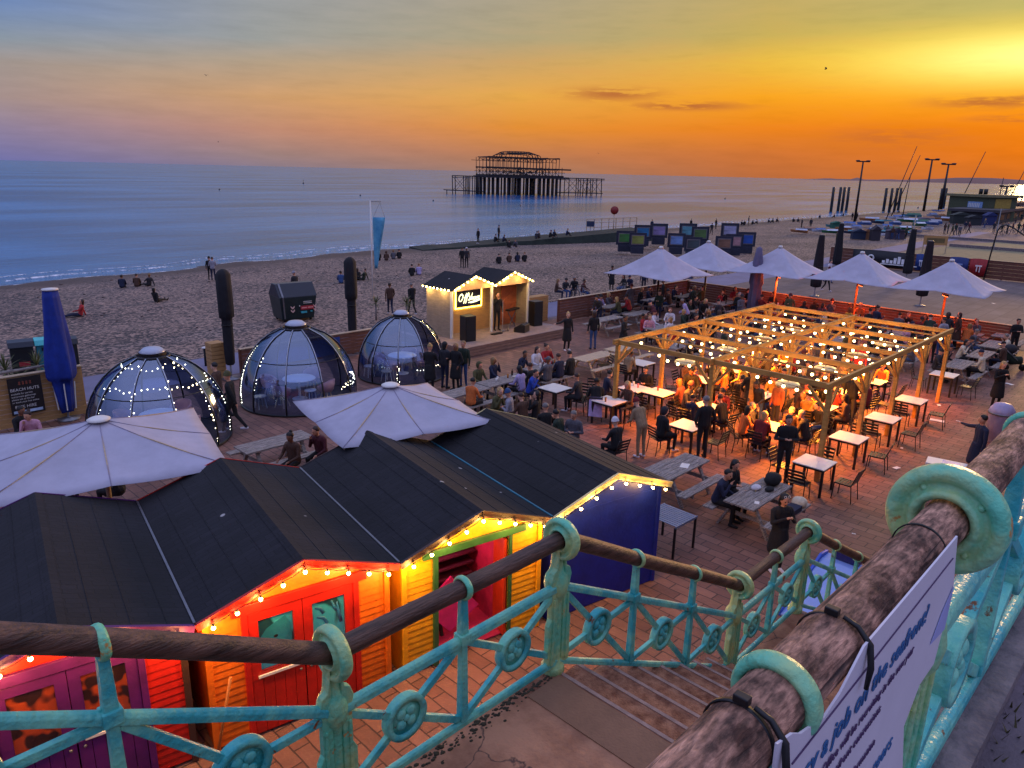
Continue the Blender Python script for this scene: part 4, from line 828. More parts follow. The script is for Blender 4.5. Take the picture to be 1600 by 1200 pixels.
# ================================================================ parasols
def closed(x, y, label, kind, name='closed_parasol', rz=0, H=4.05):
    p = at(x, y); T_ = thing(name, label, 'parasol', (p.x, p.y, 0), rz, None if kind in ('blue', 'lav') else 'furled dark parasols')
    MB().lathe([(0, 0), (.32, 0), (.32, .05), (.05, .08), (.035, .12), (.035, 1.2), (0, 1.2)], n=12).build('pole', MT['steel'], T_)
    n = 44; mb = MB(); vs = []
    if kind == 'sleeve': prof = [(.13, .55), (.17, .62), (.19, 1.2), (.185, 2.2), (.19, 2.28), (.255, 2.32), (.265, 2.6), (.26, 3.2), (.25, 3.86), (.15, 4.0), (.06, 4.05), (.0, 4.06)]; fl = .05; m_ = MT['dark']
    elif kind == 'taper': prof = [(.16, .62), (.31, .68), (.33, 1.0), (.31, 1.8), (.27, 2.6), (.22, 3.4), (.18, 3.95), (.17, 4.05), (.0, 4.06)]; fl = .08; m_ = MT['dark']
    elif kind == 'blue': prof = [(.12, .25), (.22, .3), (.27, .7), (.30, 1.0), (.33, 1.28), (.40, 1.30), (.45, 1.42), (.455, 1.7), (.43, 2.1), (.375, 2.7), (.31, 3.3), (.265, 3.75), (.24, 3.96), (.0, 3.97)]; fl = .2; m_ = MT['navy']
    else: prof = [(.2, .35), (.30, .5), (.31, 1.2), (.27, 1.75), (.34, 1.9), (.33, 2.4), (.30, 2.9), (.22, 3.4), (.16, 3.85), (.0, 3.95)]; fl = .2; m_ = mat('mauve_canvas', '625c78', .8, .12, 3, .3, 10)
    if kind == 'blue': prof = [(r_*.80, h) for r_, h in prof]
    for r_, h in prof:
        for k in range(n):
            a = 2*math.pi*k/n; q = fl*(1.15-h/4.2 if kind in ('blue', 'lav') else 1); w = 1+q*math.sin(a*4+h*.6)+q*.6*math.sin(a*7-h*1.3)+q*.35*math.sin(a*11+h*2.1); vs.append((r_*w*math.cos(a), r_*w*math.sin(a), h+(.05*math.sin(a*3) if r_ > .1 and h < 1.3 and kind in ('blue', 'lav') else 0)))
    mb.add(vs, [(i*n+k, i*n+(k+1) % n, (i+1)*n+(k+1) % n, (i+1)*n+k) for i in range(len(prof)-1) for k in range(n)], 0, True); mb.build('canopy', m_, T_)
    if kind == 'blue': MB().lathe([(0, 3.98), (.22, 3.98), (.22, 4.02), (0, 4.05)], n=20).build('cap', MT['white'], T_)
    if kind == 'blue':
        for k in range(5): a = k*1.26+3.2; MB().bar((.3*math.cos(a), .3*math.sin(a), 1.2), (.24*math.cos(a), .24*math.sin(a), .35), .02, .03).build('rib', MT['white'], T_)
    if kind in ('sleeve', 'taper'): MB().lathe([(.2, 2.0), (.205 if kind == 'sleeve' else .31, 2.02), (.205 if kind == 'sleeve' else .31, 2.05), (.2, 2.07)], n=16, close=True).build('strap', MT['black'], T_)
    if kind == 'taper': MB().lathe([(0, 4.055), (.18, 4.055), (.18, 4.085), (0, 4.09)], n=16).build('cap', MT['steel'], T_)
closed(108, 655, 'furled bright blue parasol with a white cap beside the left fence', 'blue')
closed(362, 592, 'furled black parasol in its cover between the leftmost and middle domes', 'sleeve')
closed(552, 550, 'furled black parasol in its cover between the middle dome and stage dome', 'sleeve')
closed(1175, 495, 'furled mauve parasol with draped folds behind the pergola', 'lav')
closed(1272, 463, 'furled black parasol left of the two middle white canopies, pale cap on top', 'taper')
closed(1305, 425, 'furled black parasol behind the fourth white canopy, left of its peak', 'taper', H=4.2)
closed(1415, 440, 'tall furled black parasol between the last two white canopies', 'taper')
closed(1437, 478, 'furled black parasol just left of the rightmost white canopy', 'taper')
def pyramid(cx, cy, half, z0, z1, rz, label, grp, pole=True):
    T_ = thing('open_parasol', label, 'parasol', (cx, cy, 0), rz, grp); n = 8; mb = MB(); vs = []; m_ = 7; seg = 6
    ring = []
    for k in range(n):
        a = k*math.pi/4; r = half*(1.41421 if k % 2 else 1.0); ring.append((r*math.cos(a), r*math.sin(a)))
    for k in range(n):
        (xa, ya), (xb, yb) = ring[k], ring[(k+1) % n]
        o = []
        for i in range(m_+1):
            f = .05+.95*i/m_
            for j in range(seg+1):
                g_ = j/seg; x, y = (xa+(xb-xa)*g_)*f, (ya+(yb-ya)*g_)*f; sag = -.045*math.sin(math.pi*g_)*f-.05*math.sin(math.pi*f)
                o.append((x, y, z1+(z0-z1)*f+sag))
        mb.add(o, [(i*(seg+1)+j, i*(seg+1)+j+1, (i+1)*(seg+1)+j+1, (i+1)*(seg+1)+j) for i in range(m_) for j in range(seg)], 0, True)
    c = mb.build('canopy', MT['canvas'], T_); s_ = c.modifiers.new('solid', 'SOLIDIFY'); s_.thickness = .006
    sm = MB()
    for k in range(n): sm.tube([(ring[k][0]*f, ring[k][1]*f, z1+(z0-z1)*f-.05*math.sin(math.pi*f)+.004) for f in (.05, .3, .6, 1.)], .007, 5)
    sm.build('seam', mat('seam_tape', '8d87a0', .8, .05), c)
    MB().lathe([(0, z1+.05), (.14, z1+.03), (.2, z1), (.19, z1-.02), (0, z1-.02)], n=20).build('cap', MT['white'], T_)
    for k in range(n): MB().bar((ring[k][0]*.04, ring[k][1]*.04, z1-.08), (ring[k][0]*.98, ring[k][1]*.98, z0-.03), .02, .035).build('rib', MT['pine'], T_)
    MB().lathe([(0, 0), (.35, 0), (.35, .07), (.045, .1), (.04, z1-.05), (0, z1-.05)], n=14).build('pole', MT['pine'], T_)
pyramid(3.98, 14.3, 1.87, 2.5, 3.1, R(-14), 'large white square parasol at the left edge, in front of the leftmost dome', 'open white square parasols behind the huts')
pyramid(9.3, 12.65, 1.68, 2.5, 3.1, R(-14), 'large white square parasol rising behind the roofs, in front of the middle dome', 'open white square parasols behind the huts')
def tent(cx, cy, half, z0, z1, label):
    T_ = thing('open_parasol', label, 'parasol', (cx, cy, 0), 0, 'white tent-shaped parasols round the far fence'); mb = MB(); vs = []; n = 48; m_ = 12
    for i in range(m_+1):
        f = .035+.965*i/m_
        for k in range(n):
            a = 2*math.pi*k/n; q = max(abs(math.cos(a)), abs(math.sin(a))); r = half/q; c2 = abs(math.sin(2*a)); edge = 1-.07*(1-c2)*f
            z = z0+(z1-z0)*(1-f)**1.3+.10*(1-c2)*f**2; vs.append((r*f*edge*math.cos(a), r*f*edge*math.sin(a), z))
    mb.add(vs, [(i*n+k, i*n+(k+1) % n, (i+1)*n+(k+1) % n, (i+1)*n+k) for i in range(m_) for k in range(n)], 0, True)
    c = mb.build('canopy', MT['canvas'], T_); s_ = c.modifiers.new('solid', 'SOLIDIFY'); s_.thickness = .01
    MB().lathe([(0, z1+.06), (.1, z1+.04), (.13, z1-.06), (0, z1-.06)], n=16).build('cap', MT['white'], T_)
    MB().lathe([(0, 0), (.4, 0), (.4, .06), (.06, .1), (.055, z1-.05), (0, z1-.05)], n=12).build('pole', mat('brown_pole', '4a3428', .5, .1), T_)
    for k in range(4): a = R(45+90*k); MB().bar((0, 0, z0-.1), (half*1.3*math.cos(a), half*1.3*math.sin(a), z0-.01), .03, .04).build('strut', MT['pine'], T_)
for (px, py, z1), lb in zip(((1033, 385, 3.98), (1108, 376, 3.98), (1220, 384, 3.98), (1348, 393, 3.98), (1488, 405, 3.98)),
        ('leftmost white tent parasol, in front of the one with a twin peak', 'white tent parasol second from the left, tucked behind its neighbour', 'white tent parasol just right of the furled mauve one', 'white tent parasol second from the right', 'rightmost white tent parasol, nearest the open plaza')):
    p = at(px, py, z1); tent(p.x, p.y, 2.12, 2.52, z1-.04, lb)
for i, (x, y, lb) in enumerate(((40.6, 18.5, 'third'), (41.0, 14.2, 'fourth'), (40.8, 10.1, 'fifth'))):
    T_ = thing('bar_heater', f'small red-glowing bar heater under the {lb} white tent parasol', 'heater', (x-.12, y-.1, 2.3), R(35), 'bar heaters under the tent parasols'); MB().box((-.3, -.05, -.05), (.3, .05, .05)).build('casing', MT['black'], T_); MB().box((-.26, -.04, -.065), (.26, .04, -.052)).build('element', emis('red_heater_glow', (1, .16, .03), 8), T_)
    l = bpy.data.lights.new('heater_light', 'POINT'); l.energy = 150; l.color = (1, .13, .02); l.shadow_soft_size = .2; lo = bpy.data.objects.new('heater_light', l); S.collection.objects.link(lo); lo.parent = T_; lo.location = (0, 0, -.3)
# ================================================================ fences
def boardfence(name, label, a, b, h, m_='fencewood', cap=True, bh=.145):
    a, b = Vector(a), Vector(b); L_ = (b-a).length; T_ = thing(name, label, 'fence', a, math.atan2((b-a).y, (b-a).x)); n = max(1, round(L_/2.4))
    mb = MB(); z = .04
    while z < h-.02: mb.box((0, -.015+rnd.uniform(-.004, .004), z), (L_, .015, min(h, z+bh-.012))); z += bh
    mb.build('boards', MT[m_], T_)
    for i in range(n+1): MB().box((L_*i/n-.05, .016, 0), (L_*i/n+.05, .11, h-.005)).build('post', MT[m_], T_)
    if cap: MB().box((-.05, -.06, h), (L_+.05, .12, h+.03)).build('top_rail', MT['pine'], T_)
    return T_
boardfence('timber_fence', 'long brown board fence on the seaward side of the terrace, pale rail on top', (29.5, 25.15, 0), (42.0, 25.0, 0), 1.2)
boardfence('timber_fence', 'board fence along the far end of the terrace, glowing red-orange in the lamplight', (41.8, 24.9, 0), (41.2, 7.15, 0), 1.15)
boardfence('timber_fence', 'board fence at the left edge below the seafront path', (-6, 24.5, 0), (6.6, 24.9, 0), 1.55, 'cladding')
boardfence('timber_fence', 'low dark board fence behind the domes', (12.4, 26.2, 0), (19.9, 26.2, 0), .95)
MB_ = MB().box((0, 0, 0), (3.6, .02, .7)); T_ = thing('banner', 'blue banner fixed along the low fence behind the middle dome', 'banner', (13.1, 26.15, .15)); MB_.build('sheet', cm('banner_blue', '1c3f86', .6), T_)
T_ = thing('notice_board', 'black notice reading BEACH HUTS and FREE HIRE on the left fence', 'sign', (4.62, 24.66, .42)); q_ = T_
q_.rotation_euler = (0, 0, math.atan2(.4, 12.6)); MB().box((0, 0, 0), (.86, .02, 1.12)).build('panel', cm('notice_black', '1b1516', .5), T_)
TX = lambda x, z, y=-.004: frameM(Vector((x, y, z)), (1, 0, 0), (0, 0, 1))
text('BEACH HUTS', .125, MT['white'], T_, TX(.04, .72), ext=.001)
for k, s_ in enumerate(('available for parties', 'and private gatherings', 'please ask at the bar', 'or book your hut online')): text(s_, .07, MT['white'], T_, TX(.05, .62-.085*k), ext=.001)
text('FREE HIRE', .125, MT['white'], T_, TX(.1, .2), ext=.001); MB().box((.05, -.003, .05), (.8, 0, .13)).build('strip', cm('notice_blue', 'a6bdd6', .5), T_)
mb = MB(); [mb.ball((.3+.09*(k % 4), -.004, .92+.05*(k//4)), .03, 0, 6, (1, .2, 1)) for k in range(8)]; mb.build('emblem', cm('notice_red', '7e3a2a', .5), T_)
p = at(340, 590); T_ = thing('timber_planter', 'tall timber box planter beside the furled parasol, left of the middle dome', 'planter', (p.x, p.y, 0)); w = MB()
for k in range(9): w.box((-.25, -.25, .02+.15*k), (.25, .25, .15+.15*k))
w.build('boards', MT['cladding'], T_)
for x, y, lb in ((121, 608, 'slim bollard light with a white cap beside the blue parasol'), (322, 572, 'slim bollard light with a white cap left of the timber planter')):
    p = at(x, y); T_ = thing('bollard_light', lb, 'bollard', p, 0, 'bollard lights along the path'); MB().lathe([(0, 0), (.05, 0), (.05, .72), (0, .72)], n=12).build('post', MT['dark'], T_); MB().lathe([(0, .72), (.11, .72), (.1, .76), (0, .79)], n=14).build('cap', MT['white'], T_)
T_ = thing('driftwood_rail', 'weathered log lying along the top of the left fence', 'log', (-2, 25.0, 1.62)); MB().tube([(0, 0, 0), (2, .05, .04), (4.5, -.03, .0), (7, .05, .05), (8.4, .1, .08)], [.05, .06, .055, .045, .03], 8).build('log', MT['weather'], T_)
# ================================================================ plants
leafm = mat('spiky_leaves', '2f3d1d', .6, 0, 4, col2='6a6b34')
def yucca(x, y, z, h, r, label, n=46, seed=1):
    rr = random.Random(seed); T_ = thing('yucca', label, 'plant', (x, y, z)); MB().lathe([(0, 0), (.06, 0), (.05, h), (0, h)], n=8).build('trunk', MT['weather'], T_); mb = MB()
    for k in range(n):
        a = rr.uniform(0, 6.283); el_ = rr.uniform(-.5, 1.4); L_ = r*rr.uniform(.7, 1.1); w = .022; d = Vector((math.cos(a)*math.cos(el_), math.sin(a)*math.cos(el_), math.sin(el_))); t = d.cross(Vector((0, 0, 1))).normalized()*w; b = Vector((0, 0, h))
        m1 = b+d*L_*.55+Vector((0, 0, -.04)); e_ = b+d*L_+Vector((0, 0, -.22*L_)); mb.add([b-t*.6, b+t*.6, m1+t, e_, m1-t], [(0, 1, 2, 4), (4, 2, 3)])
    mb.build('leaves', leafm, T_)
for i, (x, y, h, r, lb) in enumerate(((12, 600, .5, .8, 'spiky yucca at the left edge in front of the bins'), (62, 600, .7, .75, 'spiky yucca beside the blue parasol in front of the black bin'), (588, 500, .9, .55, 'thin young palm left of the pair of walkers behind the stage dome'), (636, 500, .9, .6, 'thin young palm between the walkers behind the stage dome'))):
    p = at(x, y); yucca(p.x, p.y, 0, h, r, lb, seed=i)
yucca(27.8, 26.15, 1.3, .5, .6, 'spiky plant standing in the planter wall right of the stage', seed=9)
# ================================================================ bins on the beach
def bigbin():
    T_ = thing('recycling_skip', 'large dark recycling bin with red plaque and chevrons on the shingle', 'bin', (19.4, 34.6, -.02), R(-8)); w, d = 1.95, 1.5
    bd = MB(); bd.add([(-w*.43, -d*.42, .12), (w*.43, -d*.42, .12), (w*.43, d*.42, .12), (-w*.43, d*.42, .12), (-w/2, -d/2, 1.28), (w/2, -d/2, 1.28), (w/2, d/2, 1.28), (-w/2, d/2, 1.28)], [(0, 3, 2, 1), (4, 5, 6, 7), (0, 1, 5, 4), (1, 2, 6, 5), (2, 3, 7, 6), (3, 0, 4, 7)])
    dk = mat('bin_green_black', '12272b', .4, .2, 4, .1); b = bd.build('body', dk, T_, .03)
    MB().prism([(-d/2-.03, 1.28), (d/2+.03, 1.28), (d*.16, 1.92), (-d*.16, 1.92)], -w/2-.03, w/2+.03, 'X').build('lid', mat('bin_lid', '161c2b', .35, .15, 4), T_, .03)
    MB().bar((-w*.38, -d*.47, .2), (-w*.42, -d/2-.04, 1.3), .09, .06).bar((-w*.42, -d/2-.03, 1.3), (-w*.42, -d*.17, 1.93), .09, .03).build('lifting_bar', MT['steel'], T_)
    pl = MB().box((.10, -d/2-.0, .60), (.80, -d/2+.02, .80)); pl.xf(lambda v: (v.x, v.y+.045*0, v.z)).build('plaque', cm('plaque_red', 'a32a34', .5), b)
    mb = MB()
    for x0, x1, z in ((.14, .42, .70), (.48, .76, .70)): mb.box((x0, -d/2-.006, z-.03), (x1, -d/2-.002, z+.03))
    mb.build('plaque_lettering', cm('pale_red', 'd98a86', .5), b)
    mb = MB()
    for z in (.92, 1.0): mb.box((.25, -d/2-.006, z), (.70, -d/2+.02, z+.025))
    mb.box((.02, -d/2, .78), (.07, -d/2+.02, .84)); mb.build('small_print', MT['white'], b)
    mb = MB(); mb.box((.12, -d/2, .42), (.42, -d/2+.06, .52)); mb.box((.62, -d/2, .46), (.72, -d/2+.06, .52)); mb.build('label', cm('cyan_label', '3aa7b4', .5), b)
    mb = MB()
    for x0 in (-.32, .88):
        for z in (.56, .74): mb.prism([(x0-.10, z+.09), (x0-.10, z+.01), (x0, z-.08), (x0+.10 if x0 < 0 else x0+.05, z+.01), (x0+.10 if x0 < 0 else x0+.05, z+.09), (x0, z)], -d/2-.0, -d/2+.04)
    mb.build('chevron', cm('chevron_pink', 'd9b0a6', .5), b)
    for x, y in ((-.7, -.5), (.7, -.5), (-.7, .5), (.7, .5)): MB().lathe([(0, -.03), (.07, -.03), (.07, .03), (0, .03)], (x, y, .07), 'Y', 12).build('wheel', MT['black'], T_)
bigbin()
for x, y, c, cl, lb, sgn in ((40, 588, '14181a', '101a2c', 'black-lidded litter bin with a red label behind the left fence', 'a02830'), (80, 583, '1f6f78', '43b4b4', 'turquoise litter bin beside the black one', '9fd0d8'), (108, 583, '14181a', '121420', 'dark litter bin mostly hidden by the furled blue parasol', '333')):
    p = at(x, y); T_ = thing('litter_bin', lb, 'bin', p, R(-10), 'litter bins by the path'); MB().box((-.36, -.34, .05), (.36, .34, 1.15)).build('body', cm('bin_'+c, c, .45), T_, .03)
    MB().prism([(-.40, 1.15), (.40, 1.15), (.36, 1.28), (.1, 1.38), (-.3, 1.34)], -.40, .40, 'X').build('lid', cm('lid_'+cl, cl, .4), T_, .02); MB().box((-.14, -.36, .45), (.2, -.342, .62)).build('label', cm('lab'+sgn[:3], sgn if len(sgn) == 6 else '333333', .5), T_)
    MB().box((-.2, -.36, .95), (.2, -.345, 1.07)).build('slot', MT['black'], T_)
# ================================================================ flag
p = at(583, 470, -.1); T_ = thing('feather_flag', 'tall pole with a hanging blue tapered flag on the shingle', 'flag', p, R(-30)); MB().tube([(0, 0, 0), (0, 0, 5.9)], .035, 8).build('pole', MT['white'], T_)
MB().bar((0, 0, 5.85), (.62, 0, 5.85), .03, .03).build('arm', MT['steel'], T_); mb = MB(); vs = []
for i in range(13):
    f = i/12; z = 4.95-3.0*f; x0, x1 = .12+.02*f, .85*(1-f)+.42*f-.1*f; 
    for j in range(4): x = x0+(x1-x0)*j/3; vs.append((x, .05*math.sin(j*1.6+f*5), z))
mb.add(vs, [(4*i+j, 4*i+j+1, 4*i+5+j, 4*i+4+j) for i in range(12) for j in range(3)], 0, True)
o = mb.build('flag', mat('flag_blue', '2a7da8', .7, 0, 1.2, col2='69b4cf'), T_); o.modifiers.new('solid', 'SOLIDIFY').thickness = .006
MB().tube([(.55, 0, 5.8), (.15, 0, 4.95)], .006, 4).tube([(.55, 0, 5.8), (.82, 0, 4.95)], .006, 4).build('cord', MT['black'], T_)
# ================================================================ stage gear
def onstage(x, y): q = at(x, y, DZ); return (q.x, q.y, DZ)
for x, y, h, lb in ((731, 532, 1.12, 'black loudspeaker on the stage left of the singer'), (836, 508, 1.2, 'black loudspeaker on the stage in front of the planter wall')):
    T_ = thing('loudspeaker', lb, 'speaker', onstage(x, y), R(-8), 'loudspeakers on the stage'); MB().box((-.27, -.25, 0), (.27, .25, h)).build('cabinet', MT['black'], T_, .02); MB().box((-.24, -.258, .06), (.24, -.252, h-.06)).build('grille', mat('speaker_grille', '17171a', .8, .3, 60), T_)
T_ = thing('stage_monitor', 'black wedge monitor lying at the front of the stage', 'speaker', onstage(815, 518), R(20)); MB().prism([(-.28, 0), (.28, 0), (.28, .2), (-.1, .42), (-.28, .36)], -.3, .3, 'X').build('cabinet', MT['black'], T_, .02)
T_ = thing('microphone_stand', 'thin microphone stand in front of the singer', 'mic stand', onstage(785, 517)); MB().lathe([(0, 0), (.14, 0), (.14, .02), (.012, .03), (.012, 1.45), (0, 1.45)], n=12).build('stand', MT['steel'], T_); MB().tube([(0, 0, 1.45), (-.2, 0, 1.55)], .015, 6).build('microphone', MT['black'], T_)
T_ = thing('keyboard_stand', 'keyboard on crossed legs on the stage right of the singer', 'keyboard', onstage(800, 512), R(15)); MB().box((-.45, -.14, .86), (.45, .14, .93)).build('keyboard', MT['black'], T_, .01); MB().bar((-.4, 0, 0), (.4, 0, .86), .03, .03).bar((.4, .04, 0), (-.4, .04, .86), .03, .03).build('crossed_legs', MT['steel'], T_)
T_ = thing('crate', 'low green crate against the back wall of the stage', 'crate', onstage(747, 510), R(-5)); mb = MB(); 
for z in (0, .1, .2): mb.box((-.45, -.2, z), (.45, .2, z+.07))
mb.build('slats', cm('crate_green', '0f8a34', .5), T_)
T_ = thing('effects_pedals', 'small pedal board with cables at the singer\'s feet', 'pedals', onstage(776, 522)); MB().box((-.3, -.1, 0), (.3, .1, .05)).tube([(.3, 0, .02), (.6, .2, .02), (.9, .1, .02), (1.1, .4, .02)], .015, 5).build('board', MT['black'], T_)
# ================================================================ wet groyne, platform, boards
a, b = at(650, 388, -1.0), at(1000, 357, .75)
def gry(a, b, w, name, label, m_, h0=1.0, h1=1.5):
    T_ = thing(name, label, 'groyne', (0, 0, 0)); d = (b-a).normalized(); s_ = Vector((-d.y, d.x, 0)).normalized()*w/2; vs = []; N_ = 14
    for i in range(N_+1):
        f = i/N_; c = a.lerp(b, f); dz = mnoise.noise(Vector((i*.7, 0, 0)))*.12; wv = 1+mnoise.noise(Vector((i*.9, 4, 0)))*.25
        vs += [c-s_*wv*1.5+Vector((0, 0, -h0-.8)), c-s_*wv+Vector((0, 0, dz)), c+s_*wv+Vector((0, 0, dz)), c+s_*wv*1.5+Vector((0, 0, -h0-.8))]
    MB().add(vs, [(4*i+j, 4*i+j+1, 4*i+5+j, 4*i+4+j) for i in range(N_) for j in range(3)]+[(0, 1, 2, 3), (4*N_, 4*N_+1, 4*N_+2, 4*N_+3)]).build('wall', m_, T_)
gry(a, b, 4.2, 'groyne', 'dark weedy stone groyne running out to the water', mat('weedy_stone', '1e2720', .9, .4, 1.2, .5, world=True))
p0, p1 = at(916, 362, .2), at(994, 358, .2); T_ = thing('platform_railing', 'thin pale railing on the groyne platform', 'railing', (0, 0, 0)); mb = MB(); d = p1-p0
for h in (.5, 1.1, 1.6): mb.bar(p0+Vector((0, 0, h)), p1+Vector((0, 0, h)), .06, .06)
mb.build('rail', MT['pine'], T_)
for i in range(8): q = p0+d*i/7; MB().bar(q, q+Vector((0, 0, 1.65)), .08, .08).build('post', MT['pine'], T_)
p = at(958, 364, .2); T_ = thing('round_sign', 'round red warning sign on a pole above the groyne railing', 'sign', p, YAW); MB().tube([(0, 0, 0), (0, 0, 3.0)], .06, 8).build('pole', MT['pine'], T_); MB().lathe([(0, -.04), (.52, -.04), (.52, .04), (0, .04)], (-.1, 0, 2.9), 'X', 24).build('disc', cm('sign_red', '8a2320', .5), T_)
p = at(922, 364, .2); T_ = thing('small_sign', 'small dark blue sign at the left end of the groyne railing', 'sign', p, YAW); MB().box((-.06, -.5, .8), (-.02, .5, 1.5)).build('panel', cm('dark_blue_sign', '223250', .5), T_); MB().bar((0, 0, 0), (0, 0, .85), .06, .06).build('post', MT['steel'], T_)
cols = ['3f7a3a', '7f8a3c', '1f6a96', '8a7aa8', '6f8fc2', '5a93a0', '3a4a50', '4d6d3a', '7a5a48', '9a9ab8', 'a47c80', '1f4fa0']
PLM = mat('board_stain', '262a3c', .8, .2, 3)
for i, (x, y) in enumerate(((975, 373), (995, 376), (1003, 367), (1028, 365), (1055, 377), (1073, 365), (1081, 383), (1092, 370), (1129, 382), (1138, 365), (1145, 379), (1164, 376))):
    p = at(x, y+20 if y > 370 else y+17, -.1); sc = (p-cam.location).length/1160; desc = ['green landscape', 'olive landscape', 'deep blue sea', 'lilac beach', 'pale blue sky', 'teal beach', 'grey headland', 'green field', 'brown sunset', 'pale cloud', 'dusky pink', 'bright blue']
    T_ = thing('picture_board', f'white-framed {desc[i]} picture on its dark stand among the beach boards', 'picture board', p, YAW, 'open-air picture boards on the beach')
    w, h, b0 = 26*sc, 21*sc, 10*sc
    MB().box((-.25, -w*.36, 0), (.35, w*.36, b0)).build('plinth', PLM, T_, .03); B_ = MB().box((-.1, -w/2, b0), (0, w/2, b0+h)).build('board', PLM, T_)
    MB().box((-.13, -w*.38, b0+h*.16), (-.101, w*.38, b0+h*.84)).build('frame', MT['steel'], B_); MB().box((-.15, -w*.33, b0+h*.22), (-.131, w*.33, b0+h*.78)).build('picture', mat('picture_'+desc[i].replace(' ', '_'), cols[i], .5, .5, .8, stretch=(1, .6, 2)), B_)
# ================================================================ piles, buoys, pier
for i, (x, y, yt) in enumerate(((1298, 331, 298), (1309, 330, 298), (1315, 330, 298), (1322, 329, 298), (1380, 331, 300), (1389, 331, 300), (1397, 330, 300), (1403, 329, 300), (1467, 327, 302), (1474, 325, 302))):
    p = at(x, y, SEA); d_ = (p-cam.location).length; lb = ('iron pile standing in the sea left of the first lamp post, ' if i < 4 else 'iron pile by the shore behind the leaning masts, ' if i < 8 else 'iron pile beside the flat-roofed building, ')+['first of four', 'second of four', 'third of four', 'last of four', 'first of four', 'second of four', 'third of four', 'last of four', 'left one', 'right one'][i]
    T_ = thing('iron_pile', lb, 'pile', p, 0, 'old iron piles by the shore'); MB().lathe([(0, -1), (.40, -1), (.40, 6.8), (0, 6.9)], n=10).build('column', MT['black'], T_)
for x, y, lb in ((343, 297, 'small dark buoy far out left of the flag'), (474, 287, 'thin spar buoy near the horizon'), (563, 306, 'small dark buoy above the flag'), (677, 314, 'small dark buoy left of the ruined pier'), (813, 322, 'small dark buoy in front of the ruined pier'), (1133, 311, 'tiny dark buoy right of the ruined pier')):
    p = at(x, y, SEA); k = (p-cam.location).length/1160; T_ = thing('buoy', lb, 'buoy', p, 0, 'buoys on the sea'); MB().ball((0, 0, .4*k), 1.2*k, 0, 10).build('float', MT['black'], T_); MB().tube([(0, 0, k), (0, 0, (2.2 if x != 474 else 6)*k)], .3*k, 6).build('mast', MT['black'], T_)
iron = mat('rusted_iron', '1d1418', .8, .3, .5)
PR = thing('ruined_pier', 'skeleton of a burnt-out pier standing in the sea', 'pier', (201.03, 227.5, SEA), math.atan2(-29.95, 55.93))
K = .275
def pk(px): return (px-712)*K
def zz(h): return h*K
rr = random.Random(3)
for row, y in enumerate((-3, 3, 9, 15)):
    mb = MB(); px = 757
    while px < 872:
        if rr.random() < .94: mb.tube([(pk(px), y, -2), (pk(px)+rr.uniform(-.1, .1), y, zz(25))], rr.choice((.2, .26, .34)), 6)
        px += rr.choice((5, 6, 7, 8))
    mb.build('pile_row', iron, PR)
mb = MB(); mb.box((pk(753), -4, zz(24)), (pk(880), 16, zz(26.5))); mb.box((pk(756), -3.6, zz(26.5)), (pk(872), 15, zz(28.5))); mb.build('main_deck', iron, PR)
for nm, pxs, xa, xb in (('left_walkway', (712, 729, 731, 737, 745, 749, 751), 711, 757), ('right_walkway', (886, 905, 909, 922, 924, 940), 872, 944)):
    mb = MB()
    for y in (0, 5):
        for q in pxs: mb.tube([(pk(q), y, -2), (pk(q)+rr.uniform(-.3, .3), y, zz(26))], .2, 5)
        mb.bar((pk(xa), y, zz(25.5)), (pk(xb), y, zz(25)), .3, .35); mb.bar((pk(xa), y, zz(23)), (pk(xb), y, zz(22.7)), .2, .2); mb.bar((pk(xa if nm[0] == 'r' else 698), y, zz(5.5 if nm[0] == 'l' else 4)), (pk(xb-2), y, zz(4)), .25, .3)
        for q0, q1 in zip(pxs, pxs[1:]):
            if q1-q0 > 9: mb.bar((pk(q0), y, zz(5)), (pk(q1), y, zz(24)), .12, .12); mb.bar((pk(q0), y, zz(24)), (pk(q1), y, zz(5)), .12, .12)
    mb.bar((pk(xa), 0, zz(25.5)), (pk(xa), 5, zz(25.5)), .25, .3)
    if nm[0] == 'l': mb.tube([(pk(699), 0, -1.5), (pk(699), 0, zz(6))], .18, 5)
    mb.build(nm, iron, PR)
for nm, y in (('near_frame', -3), ('far_frame', 13)):
    mb = MB()
    for q in range(755, 878, 5):
        top_ = 53 if q < 866 else 40
        if q > 866 and q % 2: continue
        mb.tube([(pk(q), y, zz(28)), (pk(q)+rr.uniform(-.25, .25), y, zz(top_ if q < 872 else 38))], .13, 5)
    mb.bar((pk(754), y, zz(38.5)), (pk(884), y, zz(37)), .5, .55); mb.bar((pk(757), y, zz(53)), (pk(866), y, zz(52)), .35, .4); mb.bar((pk(747), y, zz(48.5)), (pk(860), y, zz(46.5)), .16, .18); mb.bar((pk(752), y, zz(33)), (pk(875), y, zz(32.5)), .15, .18)
    for q in range(755, 860, 10):
        mb.bar((pk(q), y, zz(28)), (pk(q+10), y, zz(38)), .14, .14); mb.bar((pk(q+10), y, zz(28)), (pk(q), y, zz(38)), .14, .14)
    for q in range(757, 860, 8):                                    # round-headed window arches
        mb.tube([(pk(q+4-4*math.cos(t)), y, zz(47+4.5*math.sin(t))) for t in [math.pi*i/8 for i in range(9)]], .1, 4)
    mb.build(nm, iron, PR)
mb = MB()
for q in (757, 775, 793, 811, 829, 847, 865):
    for z in (38, 53 if q < 866 else 38): mb.bar((pk(q), -3, zz(z)), (pk(q), 13, zz(z)), .2, .25)
mb.build('cross_ties', iron, PR)
mb = MB()
